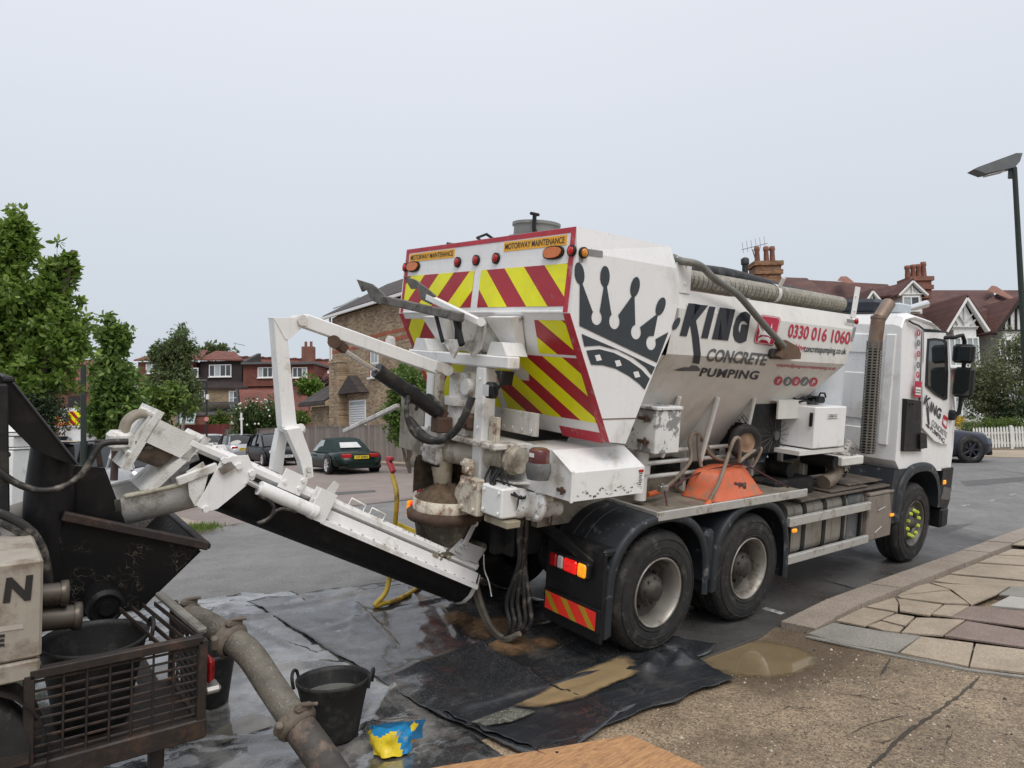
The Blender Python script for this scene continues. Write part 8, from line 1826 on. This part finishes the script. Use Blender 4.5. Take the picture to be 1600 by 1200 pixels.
mu = _n(t, 'ShaderNodeMath', operation='MULTIPLY'); Lk(m1.outputs[0], mu.inputs[0]); Lk(m3.outputs[0], mu.inputs[1]); x2 = _n(t, 'ShaderNodeMix', data_type='RGBA'); Lk(mu.outputs[0], x2.inputs[0]); x2.inputs[6].default_value = (.005, .0048, .005, 1); x2.inputs[7].default_value = (.15, .122, .095, 1); pr.inputs['Specular IOR Level'].default_value = .25; Lk(x2.outputs[2], pr.inputs['Base Color']); pr.inputs['Roughness'].default_value = .55
py_ = lambda px, py, y: Ly(px, py, y)
# basket: frame, rods of the mesh, far and side faces
x0, x1, y0, y1, z0, z1 = -4.52, -3.76, .0, .60, .50, .95
def frame(b, a, c, d, e_, s=.045):
    for p, q in ((a, c), (c, d), (d, e_), (e_, a)): b.bar(p, q, s, s, (0, 0, 1), .004)
tp_('basket_frame', dkst, lambda b: [frame(b, (x0, y0, z0), (x1, y0, z0), (x1, y0, z1), (x0, y0, z1)), b.bar((x0, y0, z0-.03), (x1+.03, y0, z0-.03), .05, .11)])
tp_('basket_frame', dkst, lambda b: [frame(b, (x1, y0+.03, z0), (x1, y1, z0), (x1, y1, z1), (x1, y0+.03, z1), .035)])
tp_('basket_floor', dkst, lambda b: b.box((x0, y0+.02, z0-.02), (x1, y1, z0-.005)))
for i in range(6): tp_('mesh_rod', dkst, lambda b: b.cyl((x0+.04+(x1-x0-.08)*(i+1)/7, y0, z0+.02), (x0+.04+(x1-x0-.08)*(i+1)/7, y0, z1-.02), .0055, n=6))
for i in range(9): tp_('mesh_rod', dkst, lambda b: b.bar((x0+.02, y0+.008, z0+.045*(i+1)), (x1-.02, y0+.008, z0+.045*(i+1)), .006, .014))
for i in range(9): tp_('mesh_rod', dkst, lambda b: b.bar((x1, y0+.04, z0+.045*(i+1)), (x1, y1, z0+.045*(i+1)), .006, .016))
for i in range(5): tp_('mesh_rod', dkst, lambda b: b.cyl((x1+.006, y0+.1*(i+1), z0+.02), (x1+.006, y0+.1*(i+1), z1-.02), .006, n=6))
for i in range(4): tp_('rack_slat', dkst, lambda b: b.bar((x1-.02-i*.06, y0+.04, z1+.0), (x1-.10-i*.06, y1+.02, z1+.01), .008, .03))
tp_('rear_angle', mat('worn_grey_steel', (.22, .21, .19), .6, .3, var=.2, dirt=(.1, .08, .06), dirt_amt=.4), lambda b: b.bar((x1+.015, y0+.05, z1+.02), (x1-.06, y1+.08, z1+.04), .05, .035))
# lettered panel at the left edge
wal = mat('worn_beige_panel', (.36, .325, .275), .6, .1, var=.12, vscale=8, dirt=(.17, .13, .095), dirt_amt=.40, dscale=4, streak=.25)
lp = tp_('lettered_panel', wal, lambda b: b.bbox((-5.25, -.02, 1.03), (-4.475, .5, 1.49), .012))
tp_('lower_panel', wal, lambda b: b.bbox((-5.25, -.02, .93), (-4.48, .5, 1.024), .01))
ps = lambda x, y: Ly(x, y, -.024)
lettering('lettering', 'N', [(4, 943), (48, 938), (52, 898), (10, 903)], ps, ink, lp, M4, .05)
lettering('lettering', 'E', [(-14, 1012), (7, 1010), (8, 991), (-13, 993)], ps, ink, lp, M4, .05)
decal('tape_strip', [[(-40, 985), (36, 974), (37, 982), (-40, 993)]], ps, mat('tape', (.45, .40, .36), .6), lp, M4)
for (a, c, d, e_, r) in ((62, 930, 106, 926, .055), (62, 968, 126, 962, .06)):
    p, q = py_(a, c, .30), py_(d, e_, .30); o = tp_('pipe_stub', mat('oily_steel', (.10, .085, .07), .4, .6, var=.3, dirt=(.05, .04, .03), dirt_amt=.3), lambda b: [b.cyl(p, q, r, n=20), b.lathe([(r*1.12, -.035), (r*1.2, -.02), (r*1.2, -.0), (r*.9, 0), (r*.85, -.04)], q, (q-p), 20)])
# hopper
def hop_tr(b):
    N = [(-3.52, 1.2), (-4.28, 1.47), (-4.42, .92), (-4.19, .86), (-3.88, .84)]; n = len(N); yN, yF = .87, 1.95
    near = [Vector((x, yN, z)) for x, z in N]; far = [Vector((x, yF, z+.0)) for x, z in N]
    b.add(near+far, [tuple(range(n)), tuple(range(n, 2*n))[::-1]]+[(i, n+i, n+(i+1) % n, (i+1) % n)[::-1] for i in range(1, n)], False)
hop_o = tp_('hopper', ck, hop_tr)
tp_('hopper_rim', dkst, lambda b: [b.bar((-3.50, .855, 1.195), (-4.30, .855, 1.475), .05, .055), b.bar((-3.50, 1.96, 1.195), (-4.30, 1.96, 1.475), .05, .05), b.bar((-3.505, .86, 1.19), (-3.505, 1.98, 1.19), .05, .04)], hop_o)
tp_('hopper_lining', mat('speckled_cement_lining', (.14, .135, .125), .8, var=.2, speck=(.4, .38, .34), speck_amt=.35, sscale=80), lambda b: b.add([(-3.53, 1.93, 1.19), (-4.28, 1.93, 1.46), (-4.15, 1.93, .9), (-3.7, 1.93, .9), (-3.53, .9, 1.15), (-3.8, .9, .9), (-3.8, 1.9, .9), (-3.53, 1.92, 1.15)], [(0, 1, 2, 3), (4, 5, 6, 7)]), hop_o)
tp_('outlet_housing', blkst, lambda b: [b.lathe([(.0, .02), (.04, .02), (.042, .0), (.085, .0), (.1, -.02), (.1, -.2)], Ly(166, 950, .66), (0, -1, 0), 24, False), b.lathe([(.07, .012), (.08, .02), (.09, .012)], Ly(166, 950, .66), (0, -1, 0), 24)])
# splash guard: flat plate and rolled edge
tp_('splash_guard', blkst, lambda b: b.prism([py_(x, y, 1.02) for x, y in ((108, 727), (164, 731), (197, 820), (150, 815), (104, 806))], (0, .02, 0)))
gc, gr = py_(76, 835, 1.0), .125
tp_('rolled_guard', blkst, lambda b: b.lathe([(gr*.98, -.40), (gr*1.1, -.1), (gr*1.05, .25), (gr*.86, .52)], gc, (.02, 0, 1), 24))
tp_('open_lid', blkst, lambda b: b.prism([py_(x, y, .8) for x, y in ((-60, 520), (2, 588), (22, 597), (123, 727), (95, 720), (52, 702), (-60, 590))], (0, .55, 0)))
tp_('lid_edge', mat('worn_black_edge', (.05, .05, .055), .5), lambda b: b.bar(py_(20, 597, .79), py_(123, 727, .79), .012, .03, (0, 1, 0)))
tp_('lid_bracket', dark, lambda b: [b.bbox(tuple(py_(4, 598, .78)), tuple(py_(24, 589, .78)+Vector((0, .12, 0))), .01), b.bar(py_(3, 600, .75), py_(6, 800, .75), .05, .06, (0, 1, 0)), b.bar(py_(-4, 720, .75), py_(12, 705, .75), .05, .05, (0, 1, 0))])
tp_('control_hose', hose_black, lambda b: b.tube([py_(x, y, .72) for x, y in ((-20, 720), (20, 752), (60, 766), (100, 760), (130, 738), (150, 705), (165, 692), (200, 690))], .019, 8, smooth_path=6))
for k in range(2): tp_('hydraulic_hose', hose_black, lambda b: b.tube([py_(x, y+k*14, .45) for x, y in ((-20, 795), (15, 808), (50, 832), (70, 870), (78, 930))], .022, 8, smooth_path=6))
tp_('engine_cylinder', mat('dull_engine_metal', (.14, .135, .125), .5, .3, var=.2), lambda b: [b.cyl(py_(-30, 850, .7), py_(40, 850, .7), .10, n=18), b.bbox((-5.2, .5, 1.1), (-4.6, 1.2, 1.5), .03)])
tp_('grey_cross_pipe', mat('dusty_grey_pipe', (.28, .26, .23), .8, var=.2), lambda b: b.cyl(py_(-20, 820, 1.3), py_(42, 800, 1.3), .07, n=14))
tp_('stay_post', mat('brownish_tube', (.15, .11, .10), .6, var=.2), lambda b: b.cyl(py_(181, 690, 1.35), py_(178, 750, 1.35), .024, n=10))
tp_('stay_arm', dkst, lambda b: [b.bar(py_(150, 692, 1.2), py_(158, 735, 1.2), .03, .05, (0, 1, 0)), b.bar(py_(148, 690, 1.2), py_(192, 692, 1.2), .03, .02, (0, 1, 0))])
# chassis, wheel, tail lamp
tp_('pump_chassis', dkst, lambda b: [b.box((-5.3, .05, .40), (-3.72, .13, .49)), b.box((-5.3, 1.5, .40), (-3.72, 1.58, .49)), b.box((-3.9, .13, .41), (-3.82, 1.5, .48)), b.box((-5.3, -.05, .55), (-4.52, .06, .60)), b.bar((-3.95, .09, .42), (-3.95, .09, .27), .07, .07), b.bar((-3.95, 1.54, .42), (-3.95, 1.54, .27), .07, .07)])
wt = tp_('wheel', rubber, lambda b: b.lathe([(.18, .0), (.22, -.02), (.29, -.01), (.31, .03), (.31, .15), (.29, .19), (.2, .2)], (-4.80, -.02, .58), (0, 1, 0), 28))
tp_('rim', steel, lambda b: b.lathe([(.19, .0), (.17, .04), (.06, .05), (0, .03)], (-4.80, -.02, .58), (0, 1, 0), 20), wt)
tp_('wing', dkst, lambda b: b.lathe([(.36, -.03), (.36, .22)], (-4.80, -.02, .58), (0, 1, 0), 16, True, R(-20), R(200)))
tl = tp_('tail_lamp', mat('dull_red_lens', (.22, .006, .008), .25, var=.3, vscale=30), lambda b: b.bbox((-3.725, .04, .67), (-3.675, .13, .81), .02))
tp_('lamp_base', steel, lambda b: b.bbox((-3.73, .03, .615), (-3.64, .15, .655), .015), tl)
# bucket inside the basket, rubber tub behind the lamp
c = Ly(148, 1003, .30); w0 = M4 @ Vector((c.x, .31, .50))
bucket('builders_bucket', 'squashed black bucket standing inside the pump basket', w0, .17, .235, .45, (1.04, .98), rot=-.05, tilt=M4)
q = Wg(336, 1112, fn=both); bucket('rubber_tub', 'dented black tub half hidden behind pump tail lamp', q+Vector((-.02, .12, .03)), .14, .20, .36, (.9, 1.1))
# delivery pipe with clamps
dp = mat('cement_caked_pipe', (.125, .112, .09), .75, var=.25, vscale=10, dirt=(.06, .052, .042), dirt_amt=.4, dscale=6, bump=.5, speck=(.33, .31, .26), speck_amt=.2)
P0, P1, P2, P3 = Wd(286, 962, 4.35), Wd(350, 992, 4.2), Wd(388, 1020, 4.1), Wd(462, 1128, 3.85); P4 = Wd(560, 1262, 3.6)
dl_ = thing('delivery_pipe', 'grey cement-caked delivery pipe with clamps running to bottom edge', 'pipe', Vector((P4.x, P4.y, P4.z)))
b = B(); b.tube([P0, P1.lerp(P0, .5)+Vector((0, 0, .02)), P1], .072, 16, smooth_path=5, ribs=1.04); b.obj('hose_end', dp, dl_)
b = B(); b.tube([P1, P2, P2.lerp(P3, .5), P3], .078, 18, smooth_path=5); b.obj('pipe_length', dp, dl_)
b = B(); b.tube([P3, P3.lerp(P4, .35), P4], [.086, .086, .07], 18); b.obj('rubber_hose', mat('dirty_rubber_hose', (.05, .045, .04), .7, var=.3, dirt=(.17, .12, .09), dirt_amt=.4, dscale=7, bump=.4), dl_)
for p, d_, r in ((P0+(P1-P0)*.1, P1-P0, .088), (P1.lerp(P2, .25), P2-P1, .098), (P3, P4-P2, .105)):
    d_ = d_.normalized(); a = d_.orthogonal().normalized()
    b = B(); b.lathe([(r*.85, -.045), (r, -.035), (r*1.08, -.02), (r*1.08, .02), (r, .035), (r*.85, .045)], p, d_, 20)
    s_ = d_.cross(Vector((0, 0, 1))).normalized(); u_ = s_.cross(d_)
    b.bar(p+u_*r*1.05-s_*.05, p+u_*r*1.15+s_*.06, .04, .035); b.bar(p+s_*r*1.05-u_*.03, p+s_*r*1.25+u_*.05, .04, .04); b.tube([p+u_*r*1.1+s_*.06, p+u_*r*1.35+s_*.03, p+u_*r*1.4-s_*.05+d_*.03], .011, 6, smooth_path=4); b.obj('pipe_clamp', mat('caked_clamp', (.15, .125, .10), .75, .2, var=.3, dirt=(.07, .055, .04), dirt_amt=.4, bump=.5), dl_)
# yellow air hose with red tap
yh = thing('yellow_hose', 'yellow hose with red tap hanging from far side of truck', 'hose', Wg(586, 957, fn=both))
g_ = lambda x, y: Wg(x, y, fn=both)+Vector((0, 0, .055))
lx = lambda x, y, v: M4 @ Lx(x, y, v)
b = B(); b.tube([lx(613, 742, -1.35), lx(620, 775, -1.4), lx(616, 830, -1.4), lx(610, 890, -1.4), lx(603, 925, -1.45), g_(586, 955), g_(600, 952), g_(625, 944), g_(655, 925), g_(665, 905)], .024, 10, smooth_path=6); b.obj('hose', mat('dirty_yellow_hose', (.52, .36, .04), .5, var=.15, dirt=(.2, .14, .05), dirt_amt=.35, dscale=9), yh)
b = B(); b.bar(lx(606, 716, -1.35), lx(615, 738, -1.35), .05, .05); b.bar(lx(605, 716, -1.35), lx(613, 717, -1.35), .05, .04); b.obj('tap', mat('red_tap', (.42, .05, .06), .5, var=.15), yh)
# ================================================================ THINGS CARRIED ON THE TRUCK
# wheelbarrow upside down on the deck
zd = 1.238
A, Bq, Dq = Lz(1121, 786, zd), Lz(1197, 771, zd), Lz(1060, 773, zd); Cq = Bq+Dq-A
a_, b_, d_ = Lz(1137, 739, zd+.26), Lz(1166, 726, zd+.26), Lz(1080, 735, zd+.26); c_ = b_+d_-a_
wb = thing('wheelbarrow', 'orange wheelbarrow lying upside down on the truck deck', 'wheelbarrow', M4 @ Matrix.Translation((A+Bq+Cq+Dq)/4))
def loopq(q, k, z=0):
    m = sum(q, Vector())/4; q = [m+(p-m)*k+Vector((0, 0, z)) for p in q]; out = []
    for i in range(4):
        p, s, e_ = q[i], q[i].lerp(q[i-1], .22), q[i].lerp(q[(i+1) % 4], .22)
        for j in range(6): t = j/5; out.append((1-t)**2*s+2*t*(1-t)*p+t*t*e_)
    return out
base, topq = [A, Bq, Cq, Dq], [a_, b_, c_, d_]
b = B(); b.loft([loopq(base, 1.04, -.0), loopq(base, 1.04, .012), loopq(base, 1.0, .016), loopq([p.lerp(q, .45) for p, q in zip(base, topq)], 1.03), loopq([p.lerp(q, .9) for p, q in zip(base, topq)], 1.0), loopq(topq, .93), loopq(topq, .5, .004)], caps=True); b.obj('tray', mat('faded_orange_tray', (.62, .135, .055), .55, var=.12, vscale=5, dirt=(.30, .16, .10), dirt_amt=.36, dscale=5, speck=(.3, .2, .15), speck_amt=.15, sscale=70), wb, M4)
nrm = (Bq-A).cross(a_-A).normalized(); nrm = nrm if nrm.y < 0 else -nrm
sfc = lambda x, y: Lpl(x, y, A.lerp(Bq, .5).lerp(a_.lerp(b_, .5), .5)+nrm*.018, nrm)
lettering('lettering', 'Belle', [(1166, 754), (1147.5, 753), (1147.5, 763), (1166, 763.5)], sfc, ink, wb, M4, .03)
tub = mat('mud_caked_tube', (.25, .20, .155), .7, .2, var=.25, dirt=(.12, .09, .065), dirt_amt=.4, bump=.4)
yw = (a_.y+c_.y)/2
for pts, ys_ in ((((1014, 772), (1046, 757), (1074, 728), (1080, 712), (1077, 690), (1082, 678), (1091, 678), (1098, 690), (1112, 712), (1134, 720), (1158, 718)), (.30, .32, .36, .38, .42, .42, .42, .42, .42, .42, .42)),
                 (((1104, 789), (1122, 757), (1134, 724), (1143, 696), (1149, 685), (1155, 686), (1156, 702), (1155, 722)), (.0, .02, .08, .10, .12, .12, .14, .16)),
                 (((1091, 680), (1092, 712), (1096, 730)), (.42, .40, .36)), (((1155, 722), (1172, 708), (1187, 700), (1188, 706), (1177, 728)), (.18, .2, .22, .22, .26)), (((1098, 688), (1125, 722), (1150, 724)), (.5, .5, .5)), (((1065, 755), (1056, 760), (1070, 775)), (.5, .5, .5))):
    b = B(); b.tube([Ly(x, y, v) for (x, y), v in zip(pts, ys_)], .019, 8, smooth_path=5); b.obj('frame_tube', tub, wb, M4)
for (x, y), (x2, y2), v in (((1012, 773), (1030, 768), .3), ((1102, 791), (1109, 784), -.01)):
    b = B(); b.cyl(Ly(x, y, v), Ly(x2, y2, v), .026, n=10); b.obj('grip', mat('orange_grip', (.60, .13, .04), .6), wb, M4)
wc = Ly(1164, 691, .27); wax = Vector((.93, -.36, 0)).normalized().cross(Vector((0, 0, 1)))
b = B(); b.lathe([(.10, -.03), (.14, -.045), (.175, -.035), (.19, 0), (.175, .035), (.14, .045), (.10, .03)], wc, wax, 24); wo_ = b.obj('wheel', rubber, wb, M4)
b = B(); b.lathe([(.105, -.03), (.08, -.01), (.04, -.03), (0, -.03)], wc, wax if wax.y > 0 else wax, 18); b.lathe([(.105, .03), (.08, .01), (.04, .04), (0, .04)], wc, wax, 18); b.obj('rim', mat('rusty_red_rim', (.30, .19, .12), .7, .2, var=.3, dirt=(.3, .05, .04), dirt_amt=.4), wo_, M4)
st_ = thing('ratchet_strap', 'dark red ratchet strap holding wheelbarrow on deck', 'strap', M4 @ Matrix.Translation((.7, .2, zd)))
b = B(); b.tube([Ly(x, y, v) for x, y, v in ((1042, 790, .02), (1040, 775, .06), (1040, 765, .15), (1065, 752, .2), (1100, 736, .25), (1140, 728, .25), (1160, 725, .2), (1195, 742, .12), (1232, 762, .02))], .008, 6, smooth_path=3); b.obj('webbing', mat('maroon_webbing', (.075, .02, .025), .8), st_, M4)
b = B(); c = Ly(1036, 763, .16); b.bbox(tuple(c-Vector((.06, .03, .03))), tuple(c+Vector((.05, .03, .03))), .01); b.cyl(c-Vector((.07, .05, 0)), c+Vector((.05, .05, .02)), .02, n=8); b.obj('ratchet', steel, st_, M4)
# long-handled cleaning hoe hooked over the hopper
ho_ = thing('long_handled_hoe', 'long grey bent-handled hoe hooked over hopper side', 'hoe', M4 @ Matrix.Translation(Ly(1230, 550, -.1)))
b = B(); b.tube([Ly(x, y, v) for x, y, v in ((1052, 402, .12), (1064, 408, .03), (1083, 411, -.04), (1098, 418, -.06), (1118, 437, -.06), (1148, 457, -.06), (1160, 468, -.07), (1190, 503, -.08), (1224, 541, -.09))], .032, 10, smooth_path=5); b.obj('handle', mat('grey_green_handle', (.15, .155, .14), .5, var=.15, dirt=(.24, .23, .2), dirt_amt=.25), ho_, M4)
b = B(); b.prism([Ly(x, y, -.10) for x, y in ((1216, 535), (1228, 531), (1246, 541), (1252, 552), (1251, 561), (1226, 562), (1216, 556), (1222, 547))], (0, .05, 0)); b.obj('blade', mat('rusty_hoe_blade', (.16, .10, .065), .7, .3, var=.3, dirt=(.08, .055, .04), dirt_amt=.4, bump=.4), ho_, M4)
b = B(); p = Ly(1213, 553, -.03); b.bbox(tuple(p-Vector((.11, .03, .05))), tuple(p+Vector((.08, .03, .05))), .02); b.obj('hopper_hook', mat('dark_bracket', (.03, .026, .024), .6), hopper, M4)
